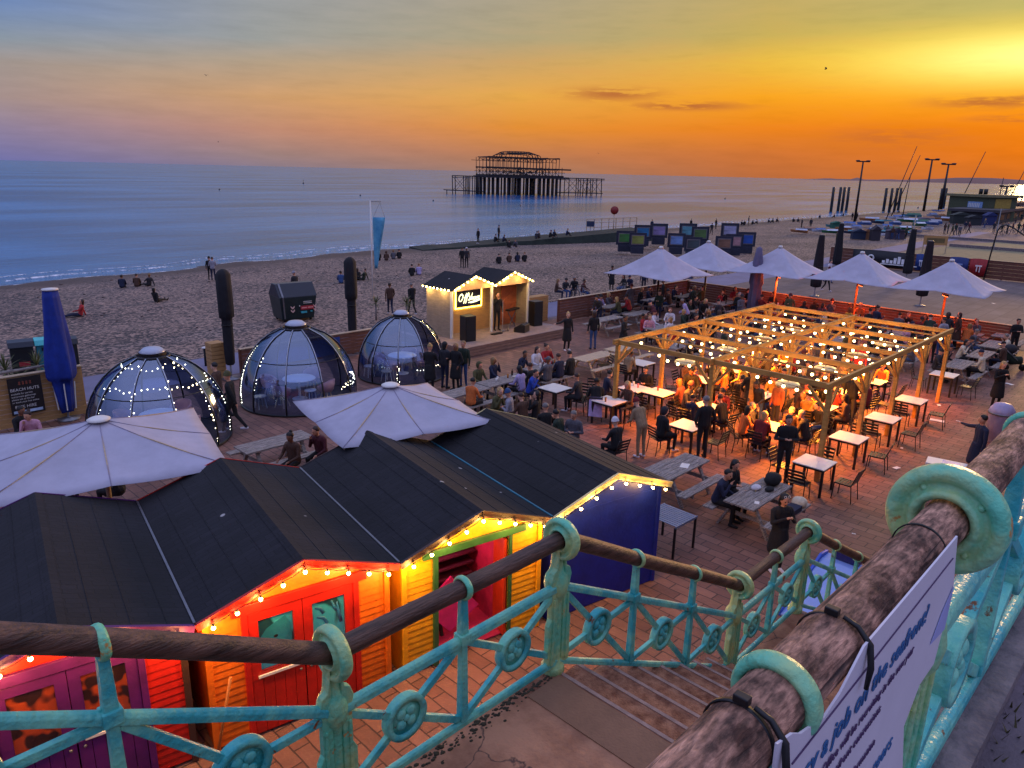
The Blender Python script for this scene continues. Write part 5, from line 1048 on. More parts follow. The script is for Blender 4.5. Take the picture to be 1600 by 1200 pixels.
for y in (-1.5, 1.5, 5, 8.5, 11.5):
    rz_ = 61.5-abs(y-5)*.55
    mb.tube([(pk(779+0*math.sin(t)), y, 0) for t in (0,)]+[], .1, 4) if False else None
    mb.tube([(pk(808-30*math.copysign(abs(math.cos(t))**.55, math.cos(t))), y, zz(52+(rz_-52)*math.sin(t)**.6)) for t in [math.pi*i/18 for i in range(19)]], .16, 5)
for q in (784, 791, 799, 808, 817, 826, 833): mb.tube([(pk(q), 5-6.5*math.cos(t), zz(52+9.3*math.sin(t)*(1 if 787 < q < 829 else .78))) for t in [math.pi*i/12 for i in range(13)]], .13, 4)
mb.build('domed_roof_frame', iron, PR)
mb = MB()
for k in range(26):
    x = pk(rr.uniform(795, 835)); z = zz(rr.uniform(27, 38)); mb.bar((x, rr.uniform(-2, 10), z), (x+rr.uniform(-2.5, 2.5), rr.uniform(-2, 10), z+rr.uniform(-1.2, 1.5)), .3, .3)
mb.build('collapsed_girders', iron, PR)
# ================================================================ far shore: lamps, masts, boats, buildings
def lamp(x, y, yt, lb):
    p = at(x, y, 0 if y > 335 else -.2); d_ = (p-cam.location).length; h = (y-yt)*d_/1160*.985; T_ = thing('lamp_post', lb, 'lamp post', p, YAW, 'tall lamp posts beyond the plaza'); MB().tube([(0, 0, 0), (0, 0, h)], [.0016*d_, .0009*d_], 8).build('column', MT['black'], T_)
    w = .0060*d_
    MB().bar((0, -w*1.3, h), (0, w*1.3, h), .0012*d_, .0014*d_).build('cross_arm', MT['black'], T_)
    for s_ in (-1, 1): MB().ball((0, s_*w, h+.0008*d_), .0018*d_, 0, 8, (1.2, 1.7, .5)).build('lamp_head', MT['black'], T_)
lamp(1335, 347, 265, 'tall twin-headed lamp post standing left of the leaning masts'); lamp(1443, 330, 263, 'tall twin-headed lamp post in front of the flat-roofed building'); lamp(1470, 327, 269, 'thinner twin-headed lamp post left of the flat-roofed building'); lamp(1566, 330, 299, 'small distant twin-headed lamp post near the right edge')
hullc = [cm('hull_'+c, c, .35) for c in ('aeb4c4', '3f7f8c', '3b5f9c', '24603f', '8d8f9c', 'c7cad6', '94633f', '23304a')]
def cat_boat(x, y, mastpx, lb, col):
    p = at(x, y, 0); d_ = (p-cam.location).length; k = d_/1160; T_ = thing('catamaran', lb, 'boat', p, YAW, 'catamarans beached beyond the plaza')
    for s_ in (-1, 1):
        MB().tube([(s_*3*k, -8*k, .9*k), (s_*3*k, -6*k, .7*k), (s_*3*k, 0, .6*k), (s_*3*k, 7*k, .7*k)], [.2*k, .8*k, 1.0*k, .5*k], 8).build('hull', col, T_)
    MB().box((-3*k, -3*k, 1.3*k), (3*k, 3*k, 1.6*k)).build('trampoline', MT['dark'], T_)
    if mastpx:
        dx, dy = mastpx; MB().tube([(0, 0, 1.5*k), (0, -dx*k, dy*k)], [.75*k, .45*k], 6).build('mast', MT['black'], T_)
for x, y, mp, lb, c in ((1384, 345, (26, 98), 'beached catamaran with the tallest dark leaning mast', 1), (1392, 340, (26, 82), 'beached catamaran whose mast crosses the tallest one', 5), (1409, 345, (2, 62), 'beached catamaran with a thin upright mast', 2), (1490, 338, (26, 82), 'beached catamaran with a leaning mast before the flat-roofed building', 0), (1565, 336, (18, 56), 'distant catamaran with a leaning mast right of the building', 4), (1585, 333, (18, 50), 'distant catamaran with a leaning mast at the right edge', 3), (1466, 330, (2, 44), 'catamaran with a short upright mast by the iron piles', 2), (1557, 328, (1, 40), 'catamaran with a thin upright mast right of the building', 0)):
    cat_boat(x, y, mp, lb, hullc[c])
fb = random.Random(5); adj = ['white', 'teal', 'blue', 'dark green', 'grey', 'pale', 'brown', 'navy']
spots = [(1262, 361), (1280, 363), (1298, 365), (1306, 356), (1318, 360), (1336, 358), (1350, 352), (1362, 362), (1372, 350), (1384, 357), (1398, 352), (1412, 360), (1420, 348), (1436, 354), (1448, 345), (1460, 350), (1402, 343), (1425, 340), (1378, 366), (1345, 370), (1456, 340), (1478, 346), (1392, 370)]
plc = ['at the near left end of the boat park', 'second along the near row of the boat park', 'third along the near row', 'behind the third boat of the near row', 'beside the green tarpaulin', 'below the first lamp post', 'right of the first lamp post', 'behind the blue market crates', 'below the crossed masts', 'in front of the crossed masts', 'right of the crossed masts', 'left of the standing crowd', 'below the second lamp post', 'in the middle of the boat park', 'below the flat-roofed building', 'right of the boat park', 'on the seaward side of the boat park', 'on the far side of the boat park', 'near the fence banners', 'in front of the market crates', 'beside the iron piles', 'at the corner of the flat-roofed building', 'behind the fence banners']
for a_, (x, y) in (('landward edge of the boat park, first', (1330, 366)), ('landward edge of the boat park, second', (1352, 366)), ('landward edge of the boat park, third', (1410, 368)), ('landward edge of the boat park, fourth', (1430, 364)), ('amid the boats below the crossed masts, left', (1372, 358)), ('amid the boats below the crossed masts, right', (1395, 361)), ('amid the boats left of the standing crowd, low', (1448, 360)), ('amid the boats left of the standing crowd, high', (1440, 350)), ('under the second lamp post, right side', (1455, 352)), ('at the far corner of the boat park', (1470, 342)), ('between first lamp post and green tarpaulin', (1325, 353)), ('at the very left tip of the boat park', (1250, 364)), ('beside the seaward row, middle', (1410, 345)), ('beside the seaward row, left', (1360, 346))): spots.append((x, y)); plc.append(a_)
for (x, y), pl in zip(spots, plc):
    p = at(x, y, 0); k = (p-cam.location).length/1160; c = fb.randrange(8); T_ = thing('dinghy', f'{adj[c]} dinghy {pl}', 'boat', p, YAW+fb.uniform(-.5, .5), 'dinghies in the boat park'); k *= 1.45; L_ = fb.uniform(10, 16)*k
    MB().add([(-1.8*k, -L_*.5, .2*k), (1.8*k, -L_*.5, .2*k), (0, L_*.6, .8*k), (-2.6*k, -L_*.5, 2.8*k), (2.6*k, -L_*.5, 2.8*k), (0, L_*.66, 3.2*k), (2.7*k, 0, 2.9*k), (-2.7*k, 0, 2.9*k)], [(0, 1, 2), (0, 3, 4, 1), (1, 4, 6, 2), (6, 5, 2), (0, 2, 7, 3), (7, 2, 5), (3, 7, 5, 6, 4)]).build('hull', hullc[c], T_)
    MB().prism([(-1.8*k, 2.8*k), (1.8*k, 2.8*k), (0, 4.2*k)], -L_*.45, L_*.3).build('cover', hullc[(c+2) % 8], T_)
for i, (x, y, w, h, c, lb) in enumerate(((1308, 357, 15, 9, '1f5f4e', 'green tarpaulin-covered stall in the boat park'), (1342, 374, 18, 13, '1a2a44', 'dark blue market stall beside the tan one'), (1354, 374, 10, 13, '8a6040', 'small tan market stall'), (1368, 376, 12, 18, '2c2630', 'black market stall right of the tan one'), (1400, 374, 24, 14, '4a4250', 'wide grey market stall behind the fence'), (1522, 352, 18, 12, '23282e', 'dark kiosk beside the plaza walkers'), (1547, 352, 14, 15, '1c2a5c', 'blue stall cabin left of the cyclists'), (1502, 350, 24, 14, '2c3432', 'dark green gazebo over the standing group'))):
    p = at(x, y, 0); k = (p-cam.location).length/1160; T_ = thing('market_stall', lb, 'stall', p, YAW, None); MB().box((0, -w*k/2, 0), (8*k, w*k/2, h*k*.8)).build('cabin', cm('stall_'+c, c, .7), T_); MB().prism([(-w*k*.56, h*k*.8), (w*k*.56, h*k*.8), (0, h*k*1.1)], -1.5*k, 9*k, 'X').build('roof', cm('stallroof_'+c, c, .8), T_)
def block(xa, ya, xb, yb, hpx, depth, name, lb, wall, roofc, over=.6, z=0):
    a, b = at(xa, ya, z), at(xb, yb, z); k = (a-cam.location).length/1160; T_ = thing(name, lb, 'building', a, math.atan2((b-a).y, (b-a).x)); L_ = (b-a).length; h = hpx*k
    MB().box((0, 0, 0), (L_, depth, h)).build('wall', cm('w_'+wall, wall, .8), T_); MB().box((-over, -over, h), (L_+over, depth+over, h+.5)).build('roof', cm('r_'+roofc, roofc, .7), T_); return T_, L_, h
T_, L_, h = block(1478, 341, 1540, 346, 29, 7, 'flat_roofed_building', 'flat-roofed olive clubhouse with a pale blue sign beside the beach', '4a5038', '77704e')
MB().box((L_*.50, -.12, h*.5), (L_*.86, -.02, h*.80)).build('sign', cm('sign_pale_blue', '7d9cc4', .5), T_)
mb = MB(); [mb.box((L_*.53+L_*.04*i, -.15, h*.56), (L_*.55+L_*.04*i, -.125, h*.74)) for i in range(7)]; mb.build('sign_lettering', MT['white'], T_)
MB().box((L_, 1.5, .2), (L_+.05, 5.5, h-.3)).build('end_wall', cm('mustard_wall', 'a48a3c', .8), T_)
for k_ in (.38, .5): MB().tube([(L_*k_, 4, h+.5), (L_*k_, 4, h+1.6)], .4, 6).build('vent', MT['black'], T_)
for (xa, ya, xb, yb, hp, lb, wc) in ((1556, 350, 1600, 342, 14, 'low dark beach building under the right edge masts', '2c2c32'), (1562, 336, 1610, 330, 12, 'distant low seafront building at the right edge', '6a6a72')):
    T_, L_, h = block(xa, ya, xb, yb, hp, 8, 'seafront_building', lb, wc, '3c3a40')
    for q in range(4): MB().box((L_*(.1+.22*q), -.06, h*.3), (L_*(.22+.22*q), -.01, h*.75)).build('window', MT['black'], T_)
# ---- sand court beyond the plaza, its fence and wind screens
struct('sand_court', MB().add([(72.2, 4, .012), (104, -2, .012), (118, 24, .012), (104, 26.5, .012), (72.2, 27.6, .012)], [(0, 1, 2, 3, 4)]), mat('sand', '7d7456', .9, .15, 1.5, .4, 20, world=True))
sf = boardfence('slatted_fence', 'long slatted timber fence of the sand court', (71.6, 27.8, 0), (71.2, 2, 0), 1.5, 'fencewood', True, .3)
struct('court_kerb', MB().box((103.5, 4, 0), (104, 26, .35)).box((118, 10, 0), (118.6, 40, .3)), MT['kerb'])
for (x0, x1, yb, hp, c, lc, lb) in ((1331, 1414, 409, 22, '16181f', 'e4e8ea', 'black wind screen with a pale skyline emblem on the court fence'), (1430, 1446, 412, 18, '15397c', 'cfd6e6', 'narrow blue wind screen with a white mark'), (1482, 1511, 420, 22, '15306e', '7f95c4', 'blue wind screen left of the red one'), (1513, 1541, 423, 22, '9a1f24', 'e0d0d0', 'red wind screen with a white emblem')):
    a, b = at(x0, yb-1, .25), at(x1, yb+2 if x1 > 1450 else yb+2, .25); X_ = 71.0; 
    def onx(px, py): r_ = ray(px, py); t_ = X_/r_.x; return Vector((0, 0, CH))+r_*t_
    A, B = onx(x0, yb), onx(x1, yb+3); T_ = thing('wind_screen', lb, 'banner', (X_, A.y, .2), R(-90), 'wind screens on the court fence'); w = A.y-B.y; h = 1.35
    n = 12; vs = [(w*i/n, .04*math.sin(i*1.3), z) for i in range(n+1) for z in (0, h+.05*math.sin(i/n*math.pi))]
    o = MB().add(vs, [(2*i, 2*i+2, 2*i+3, 2*i+1) for i in range(n)], 0, True).build('sheet', cm('screen_'+c, c, .6), T_); o.modifiers.new('solid', 'SOLIDIFY').thickness = .02
    mb = MB()
    if x0 == 1331:
        for q, hh in enumerate((.25, .4, .3, .55, .7, .5, .35, .3)): mb.box((w*.58+q*.32, -.09, .35), (w*.58+q*.32+.24, -.07, .35+hh*.9))
        mb.box((w*.55, -.09, .22), (w*.58+2.9, -.07, .30)); mb.lathe([(.16, -.01), (.3, -.01), (.3, .01), (.16, .01)], (w*.36, -.08, .7), 'Y', 16, close=True); mb.box((w*.36-.3, -.09, .3), (w*.36+.3, -.07, .42))
    else: mb.box((w*.35, -.09, .75), (w*.72, -.07, .88)); mb.box((w*.42, -.09, .35), (w*.48, -.07, .75)); mb.box((w*.58, -.09, .3), (w*.64, -.07, .75))
    mb.build('emblem', cm('emblem_'+lc, lc, .6), T_)
p = at(1536, 440); T_ = thing('arched_pole', 'tall dark pole bending into an arch over the plaza', 'pole', p, R(-78)); MB().tube([(0, 0, 0), (.15, 0, 2.2), (.3, 0, 4.0), (.45, 0, 4.35), (.8, 0, 4.5), (1.3, 0, 4.3), (2.2, 0, 3.7), (3.2, 0, 3.0)], .055, 8).build('pole', MT['black'], T_)
p = at(1440, 395); T_ = thing('timber_goal_frame', 'small pale timber sign board standing on the court fence', 'sign', p, R(-60)); MB().box((0, 0, .9), (2.4, .1, 1.9)).build('panel', MT['cladding'], T_); MB().box((.3, -.02, 1.15), (2.1, 0, 1.65)).build('notice', cm('notice_brown', '6a5a34', .6), T_); MB().box((0, 0, 0), (.1, .1, .9)).box((2.3, 0, 0), (2.4, .1, .9)).build('leg', MT['pine'], T_)
for x, y, lb in ((1418, 470, 'thin pale signpost behind the furled parasol at the plaza'), (1553, 385, 'thin white pole beside the cyclists')):
    p = at(x, y if y < 400 else 415); T_ = thing('slim_post', lb, 'post', p); MB().lathe([(0, 0), (.2, 0), (.2, .05), (.055, .08), (.05, 4.6), (0, 4.6)], n=10).build('post', MT['steel'], T_)
# gulls
for x, y, d_, lb in ((1290, 108, 70, 'gull gliding below the bright yellow patch of sky'), (341, 222, 160, 'gull low over the sea on the left'), (322, 118, 120, 'gull high on the left'), (935, 240, 180, 'gull just right of the ruined pier')):
    q = Vector((0, 0, CH))+ray(x, y)*d_; T_ = thing('gull', lb, 'bird', q, rnd.uniform(0, 6)); mb = MB(); s_ = .5
    mb.tube([(-.2*s_, 0, 0), (0, 0, .02), (.2*s_, 0, 0)], [.02, .07, .02], 6); mb.add([(0, 0, .03), (.08, .45*s_, .16), (-.04, 1.1*s_, .06), (-.1, .4*s_, .14)], [(0, 1, 2, 3)]); mb.add([(0, 0, .03), (.08, -.45*s_, .16), (-.04, -1.1*s_, .06), (-.1, -.4*s_, .14)], [(0, 3, 2, 1)]); mb.build('body', MT['dark'], T_)
# ================================================================ people
def V(*a): return Vector(a)
def make_pose(name, hip=(0, 0, .93), lean=0., legs='stand', arms=('down', 'down'), head=(0, 0), coat=False, vox=.0125, face=True):
    """one continuous clothed body: tapered limbs fused by a voxel remesh; faces coloured by the nearest limb"""
    mb = MB(); bones = []
    def cap(p, q, r1, r2, mi, n=10):
        p, q = Vector(p), Vector(q); mb.tube([p, q], [r1, r2], n); mb.ball(p, r1*1.0, 0, n); mb.ball(q, r2*1.0, 0, n); bones.append((p, q, r1, r2, mi))
    H = Vector(hip); c, s = math.cos(lean), math.sin(lean)
    def T(x, y, z): return H+Vector((x*c+z*s, y, -x*s+z*c))              # torso frame
    # torso: two side-by-side volumes, belly, shoulders
    for sy in (-1, 1):
        cap(T(.0, sy*.065, .03), T(-.0, sy*.075, .24), .112, .10, 1); cap(T(0, sy*.075, .24), T(.0, sy*.085, .43), .10, .108, 1)
        cap(T(-.01, sy*.03, .47), T(-.01, sy*.155, .455), .075, .066, 1)
    cap(T(0, 0, .02), T(0, 0, .44), .12, .11, 1)
    cap(T(-.005, 0, .48), T(.015, 0, .59), .052, .05, 0)
    hy, hp = head; hc = T(.03, 0, .675); ch, sh = math.cos(hy), math.sin(hy); cp, sp_ = math.cos(lean*.4+hp), math.sin(lean*.4+hp)
    def Hd(x, y, z): x2 = x*cp+z*sp_; z2 = -x*sp_+z*cp; return hc+Vector((x2*ch-y*sh, x2*sh+y*ch, z2))
    for a, b, r1, r2 in (((-.012, 0, .035), (.005, 0, .035), .088, .082), ((.02, 0, -.045), (.035, 0, -.05), .062, .052), ((-.0, .0, -.02), (.02, 0, 0), .078, .075)): cap(Hd(*a), Hd(*b), r1, r2, 0, 12)
    cap(Hd(.088, 0, .01), Hd(.104, 0, -.018), .010, .014, 0, 6)
    for sy in (-1, 1): cap(Hd(.0, sy*.078, .01), Hd(-.005, sy*.083, -.02), .018, .013, 0, 6)
    eyes = [(Hd(.083, sy*.031, .012), .013) for sy in (-1, 1)]+[(Hd(.084, 0, -.062), .014)]
    # legs
    for sy in (-1, 1):
        h0 = H+V(0, sy*.085, 0)
        if legs == 'stand': kn, an = V(.02, sy*.10, .50), V(-.02, sy*.105, .085)
        elif legs == 'walk': kn, an = (V(.16, sy*.08, .50), V(.26, sy*.08, .09)) if sy > 0 else (V(-.06, sy*.08, .49), V(-.32, sy*.08, .14))
        elif legs == 'sit': kn, an = V(.43, sy*.12, .50), V(.40, sy*.12, .085)
        elif legs == 'ground': kn, an = V(.30, sy*.12, .42), V(.48, sy*.11, .07)
        elif legs == 'long': kn, an = V(.42, sy*.10, .15), V(.82, sy*.12, .08)
        cap(h0, kn, .088, .058, 2); cap(kn, an, .056, .040, 2); d = V(1, 0, 0) if legs != 'long' else V(.35, 0, .9); cap(an+V(-.02, 0, -.03), an+d*.15+V(0, sy*.012, -.045), .040, .033, 3, 8)
    if coat:
        if legs == 'sit': cap(H, V(.3, 0, .47), .15, .13, 1)
        else: mb.lathe([(0, hip[2]+.1), (.15, hip[2]+.08), (.185, hip[2]-.1), (.215, .52), (.2, .46), (0, .46)], (hip[0], 0, 0), n=20); bones.append((V(0, 0, hip[2]), V(0, 0, .55), .16, .2, 1))
    # arms and hands
    for sy, a in ((-1, arms[0]), (1, arms[1])):
        shd = T(-.01, sy*.185, .44)
        P_ = dict(down=((.0, .245, .17), (.05, .255, -.07)), table=((.12, .25, .22), (.36, .17, .20)), fold=((.03, .26, .19), (.20, .08, .24)), pockets=((-.04, .29, .18), (.06, .20, .02)), face=((.14, .21, .26), (.17, .10, .52)),
                  point=((.10, .42, .38), (.14, .66, .36)), hold=((.06, .25, .19), (.30, .14, .28)), mic=((.10, .25, .28), (.16, .05, .50)), swingf=((.10, .245, .19), (.28, .21, .06)), swingb=((-.12, .245, .2), (-.18, .25, -.03)),
                  knees=((.16, .24, .22), (.36, .10, .12)), back=((-.16, .24, .2), (-.30, .26, -.04)), phone=((.08, .24, .22), (.26, .06, .38)), up=((.15, .22, .40), (.25, .14, .62)))[a]
        el_ = T(P_[0][0], sy*P_[0][1], P_[0][2]); wr = T(P_[1][0], sy*P_[1][1], P_[1][2])
        cap(shd, el_, .058, .044, 1); cap(el_, wr, .044, .031, 1)
        d = (wr-el_).normalized(); side = V(0, 1, 0)
        if abs(d.dot(side)) > .8: side = V(1, 0, 0)
        side = (side-d*side.dot(d)).normalized(); nrm = d.cross(side); cap(wr, wr+d*.055, .026, .030, 0, 8)
        for q in range(4):
            b0 = wr+d*.07+side*(q-1.5)*.017; L_ = (.055, .068, .064, .05)[q]; curl = nrm*(-.35 if nrm.z > 0 else .35); m1 = b0+(d+curl*.5).normalized()*L_*.55; cap(b0, m1, .0095, .009, 0, 6); cap(m1, m1+(d+curl*1.8).normalized()*L_*.5, .009, .0085, 0, 6)
        th = -side if a in ('down', 'swingf', 'swingb') else -side*sy; cap(wr+d*.02+th*.02, wr+d*.055+th*.045, .0115, .0095, 0, 6)
    me = mb.mesh('tmp', []); o = bpy.data.objects.new('tmp', me); S.collection.objects.link(o)
    r_ = o.modifiers.new('r', 'REMESH'); r_.mode = 'VOXEL'; r_.voxel_size = vox; r_.use_smooth_shade = True
    s_ = o.modifiers.new('s', 'SMOOTH'); s_.factor = .5; s_.iterations = 2
    bpy.context.view_layer.update(); out = bpy.data.meshes.new_from_object(o.evaluated_get(bpy.context.evaluated_depsgraph_get())); bpy.data.objects.remove(o)
    out.name = 'person_'+name
    n = len(out.polygons); ctr = np.empty(n*3); out.polygons.foreach_get('center', ctr); ctr = ctr.reshape(-1, 3); best = np.full(n, 1e9); mi = np.zeros(n, int)
    for p, q, r1, r2, m_ in bones:
        p, q = np.array(p), np.array(q); d = q-p; t = np.clip(((ctr-p)@d)/max(d@d, 1e-9), 0, 1); dist = np.linalg.norm(ctr-(p+t[:, None]*d), axis=1)-(r1+(r2-r1)*t)-(0.004 if m_ == 1 else 0)
        k = dist < best; best[k] = dist[k]; mi[k] = m_
    if face:
        for c_, r in eyes: mi[np.linalg.norm(ctr-np.array(c_), axis=1) < r] = 4
    for _ in range(5): out.materials.append(MT['skin'])
    out.polygons.foreach_set('material_index', mi.astype(np.int32)); out.polygons.foreach_set('use_smooth', [True]*n); out.update()
    out['headm'] = list(hc); return dict(mesh=out, hc=hc, ry=lean*.4+hp, rz=hy)
POSES = dict(
 stand=make_pose('stand'), fold=make_pose('fold', arms=('fold', 'fold'), head=(.2, .15)), walk=make_pose('walk', legs='walk', lean=.05, arms=('swingf', 'swingb')), coat=make_pose('coat', coat=True, arms=('hold', 'pockets')),
 point=make_pose('point', arms=('point', 'down'), coat=True, head=(-.4, 0)), bend=make_pose('bend', lean=.45, arms=('table', 'table'), head=(0, .2)), mic=make_pose('mic', arms=('mic', 'down'), head=(.1, -.05)), phone=make_pose('phone', arms=('phone', 'phone'), head=(0, .3), coat=True),
 pockets=make_pose('pockets', arms=('pockets', 'pockets'), head=(.3, 0)), hold=make_pose('hold', arms=('hold', 'down'), head=(-.3, .1)),
 sit=make_pose('sit', hip=(0, 0, .55), lean=.15, legs='sit', arms=('table', 'table'), head=(.1, .15)), sit2=make_pose('sit2', hip=(0, 0, .55), lean=.28, legs='sit', arms=('face', 'table'), head=(-.4, 0)),
 sit3=make_pose('sit3', hip=(0, 0, .55), lean=-.05, legs='sit', arms=('knees', 'face'), head=(.5, 0)), sit4=make_pose('sit4', hip=(0, 0, .55), lean=.1, legs='sit', arms=('fold', 'fold'), head=(-.2, .25), coat=True),
 ground=make_pose('ground', hip=(0, 0, .13), lean=.2, legs='ground', arms=('knees', 'knees')), ground2=make_pose('ground2', hip=(0, 0, .13), lean=-.25, legs='long', arms=('back', 'knees')))
# hair, hats and hoods, centred on the head
def headgear(kind):
    mb = MB()
    def shell(f, z0=-1., n=16, m_=10):
        vs = []
        for i in range(m_+1):
            t = math.pi*i/m_
            for k in range(n):
                a = 2*math.pi*k/n; d = V(math.sin(t)*math.cos(a), math.sin(t)*math.sin(a), math.cos(t)); vs.append(f(d))
        mb.add(vs, [(i*n+k, i*n+(k+1) % n, (i+1)*n+(k+1) % n, (i+1)*n+k) for i in range(m_) for k in range(n)], 0, True)
    def nz(d, s_=3, a=.06): return 1+a*mnoise.noise(d*s_)
    if kind == 'short': shell(lambda d: V(-.02+d.x*.092-(.0 if d.z > 0 else .0), d.y*.094*nz(d), .052+d.z*(.092 if d.z > 0 else .075))*1.0 if not (d.x > .45 and d.z < .25) else V(.035+d.x*.02, d.y*.07, .10+d.z*.03))
    elif kind == 'long': shell(lambda d: V(-.03+d.x*.095*nz(d), d.y*.10*nz(d, 4, .1), .05+d.z*(.096 if d.z > 0 else .30)) if not (d.x > .2 and d.z < .3) else V(.02+d.x*.03, d.y*.098, .08+min(d.z, .2)*.10))
    elif kind == 'bun': shell(lambda d: V(-.02+d.x*.093, d.y*.095, .055+d.z*(.09 if d.z > 0 else .07)) if not (d.x > .45 and d.z < .25) else V(.035+d.x*.02, d.y*.07, .10)); mb.ball((-.075, 0, .13), .045, 0, 10)
    elif kind == 'beanie': shell(lambda d: V(-.012+d.x*.10, d.y*.098, .055+(d.z*.115 if d.z > 0 else d.z*.02))); mb.lathe([(.09, .02), (.106, .025), (.106, .06), (.09, .065)], (-.012, 0, 0), n=18, close=True)
    elif kind == 'cap': shell(lambda d: V(-.015+d.x*.098, d.y*.096, .05+(d.z*.105 if d.z > 0 else d.z*.02))); mb.prism([(.05, -.07), (.15, -.055), (.17, 0), (.15, .055), (.05, .07)], .045, .056, 'Z')
    elif kind == 'hood': shell(lambda d: V(-.035+d.x*.115*nz(d), d.y*.115, .03+d.z*(.12 if d.z > 0 else .16)) if not (d.x > .4 and d.z < .45) else V(.035, d.y*.10, .05+d.z*.09))
    elif kind == 'brim': shell(lambda d: V(-.01+d.x*.10, d.y*.10, .05+(d.z*.12 if d.z > 0 else d.z*.02))); mb.lathe([(.09, .045), (.17, .03), (.17, .036), (.09, .06)], (-.01, 0, 0), n=20, close=True)
    return mb.mesh('hair' if kind in ('short', 'long', 'bun') else kind, [MT['eye']])
GEAR = {k: headgear(k) for k in ('short', 'long', 'bun', 'beanie', 'cap', 'hood', 'brim')}
def cl(n, c): return mat('cloth_'+n, c, .85, .22, 7, .5, 45)
CL = {n: cl(n.replace(' ', '_'), c) for n, c in {'black': '121216', 'charcoal': '2a2a30', 'navy': '171f3a', 'dark green': '1f2f24', 'brown': '4a3226', 'grey': '55545c', 'pale grey': '8d8c98', 'white': 'cfcad0', 'lilac': 'a79ac4', 'pink': 'c08a9c', 'red': 'a3242a', 'orange': 'c4662c', 'tan': '8a7358', 'cream': 'c9bda4', 'bright blue': '1d3f9e', 'denim blue': '2f4a78', 'maroon': '4e1f2a', 'mustard': 'c08a2a', 'olive': '4b4a2c', 'dark red': '6e1a1e', 'yellow': 'd8a63a'}.items()}
HR_ = {n: mat('hair_'+n, c, .6, .3, 9, .3, 40) for n, c in {'black': '0f0c0c', 'brown': '33201a', 'fair': '8a6a42', 'ginger': '7a3c1e', 'grey': '77706c', 'blond': 'b08f5c'}.items()}
SKINS = [MT['skin'], mat('skin_fair', 'd0a088', .55, .08, 8), mat('skin_brown', '80543c', .55, .08, 8)]
pr = random.Random(21); seen_labels = set()
WORDH = {'short': 'short {} hair', 'long': 'long {} hair', 'bun': '{} bun', 'beanie': '{} beanie', 'cap': '{} cap', 'hood': '{} hood up', 'brim': '{} brimmed hat'}
def person(x, y, z, deg, pose, top, legs, gear, gc, where, group=None, scale=1., shoes=None):
    P_ = POSES[pose]; top_, legs_ = CL[top], CL[legs]
    o = bpy.data.objects.new('person', P_['mesh']); S.collection.objects.link(o); o.location = (x, y, z); o.rotation_euler = (0, 0, R(deg)); o.scale = (scale,)*3
    sk = pr.choice(SKINS+[MT['skin']])
    for i, m_ in enumerate((sk, top_, legs_, CL[shoes] if shoes else pr.choice((CL['black'], CL['black'], CL['white'])), MT['eye'])): o.material_slots[i].link = 'OBJECT'; o.material_slots[i].material = m_
    h = bpy.data.objects.new('hair' if gear in ('short', 'long', 'bun') else {'brim': 'hat'}.get(gear, gear), GEAR[gear]); S.collection.objects.link(h); h.parent = o; h.location = P_['hc']; h.rotation_euler = (0, P_['ry'], P_['rz'])
    h.material_slots[0].link = 'OBJECT'; h.material_slots[0].material = (HR_ if gear in ('short', 'long', 'bun') else CL)[gc]
    ht = WORDH[gear].format(gc); lb = f'person in {top}, {ht}, {where}'
    if lb in seen_labels: lb = f'person in {top} and {legs}, {ht}, {where}'
    seen_labels.add(lb)
    return tag(o, lb, 'person', group)
TOPS = ['black', 'black', 'charcoal', 'navy', 'dark green', 'brown', 'grey', 'black', 'maroon', 'olive', 'pale grey', 'white', 'red', 'orange', 'tan', 'denim blue', 'cream', 'pink', 'mustard']
GS = [('short', 'black'), ('short', 'brown'), ('long', 'black'), ('long', 'brown'), ('long', 'fair'), ('long', 'blond'), ('short', 'fair'), ('bun', 'brown'), ('short', 'grey'), ('beanie', 'charcoal'), ('cap', 'black'), ('long', 'ginger'), ('beanie', 'maroon'), ('bun', 'black'), ('cap', 'navy')]
usedc = {}
def crowd(x, y, z, deg, pose, where, group, bias=None, scale=None):
    for _ in range(200):
        t = pr.choice(bias or TOPS); g_ = pr.choice(GS)
        if (t, g_) not in usedc.setdefault(where, set()): break
    usedc[where].add((t, g_)); return person(x, y, z, deg, pose, t, pr.choice(('black', 'navy', 'denim blue', 'charcoal')), g_[0], g_[1], where, group, scale or pr.uniform(.94, 1.04))
# ================================================================ tables and chairs
def mk_chair():
    T_ = thing('slatted_chair', 'x', 'chair'); st = MB(); bm_ = MT['black']
    for k in range(5): st.box((-.20+.084*k, -.20, .44), (-.20+.084*k+.062, .20, .455))
    st.box((-.21, -.215, .425), (.215, -.195, .45)); st.box((-.21, .195, .425), (.215, .215, .45)); st.build('seat', MT['slatm'], T_)
    b = MB()
    for k in range(4): b.bar((-.235-.03*k, -.2, .54+.093*k), (-.235-.03*k, .2, .54+.093*k), .012, .055)
    b.build('backrest', MT['slatm'], T_)
    for sy in (-1, 1):
        MB().bar((.20, sy*.205, .44), (.225, sy*.215, 0), .022, .022).build('leg', bm_, T_); MB().tube([(-.26, sy*.215, 0), (-.20, sy*.205, .44), (-.235, sy*.205, .56), (-.335, sy*.205, .87)], .012, 6).build('leg', bm_, T_)
    return T_
MT['slatm'] = mat('chair_slats', '24242a', .28, .2, 6, metal=.3)
def mk_table():
    T_ = thing('cafe_table', 'x', 'table'); MB().box((-.41, -.41, .735), (.41, .41, .76)).build('tabletop', MT['whitetop'], T_, .004); MB().box((-.39, -.39, .68), (.39, .39, .734)).build('apron', MT['black'], T_)
    for sx in (-1, 1):
        for sy in (-1, 1): MB().box((sx*.365-.028, sy*.365-.028, 0), (sx*.365+.028, sy*.365+.028, .68)).build('leg', MT['black'], T_)
    return T_
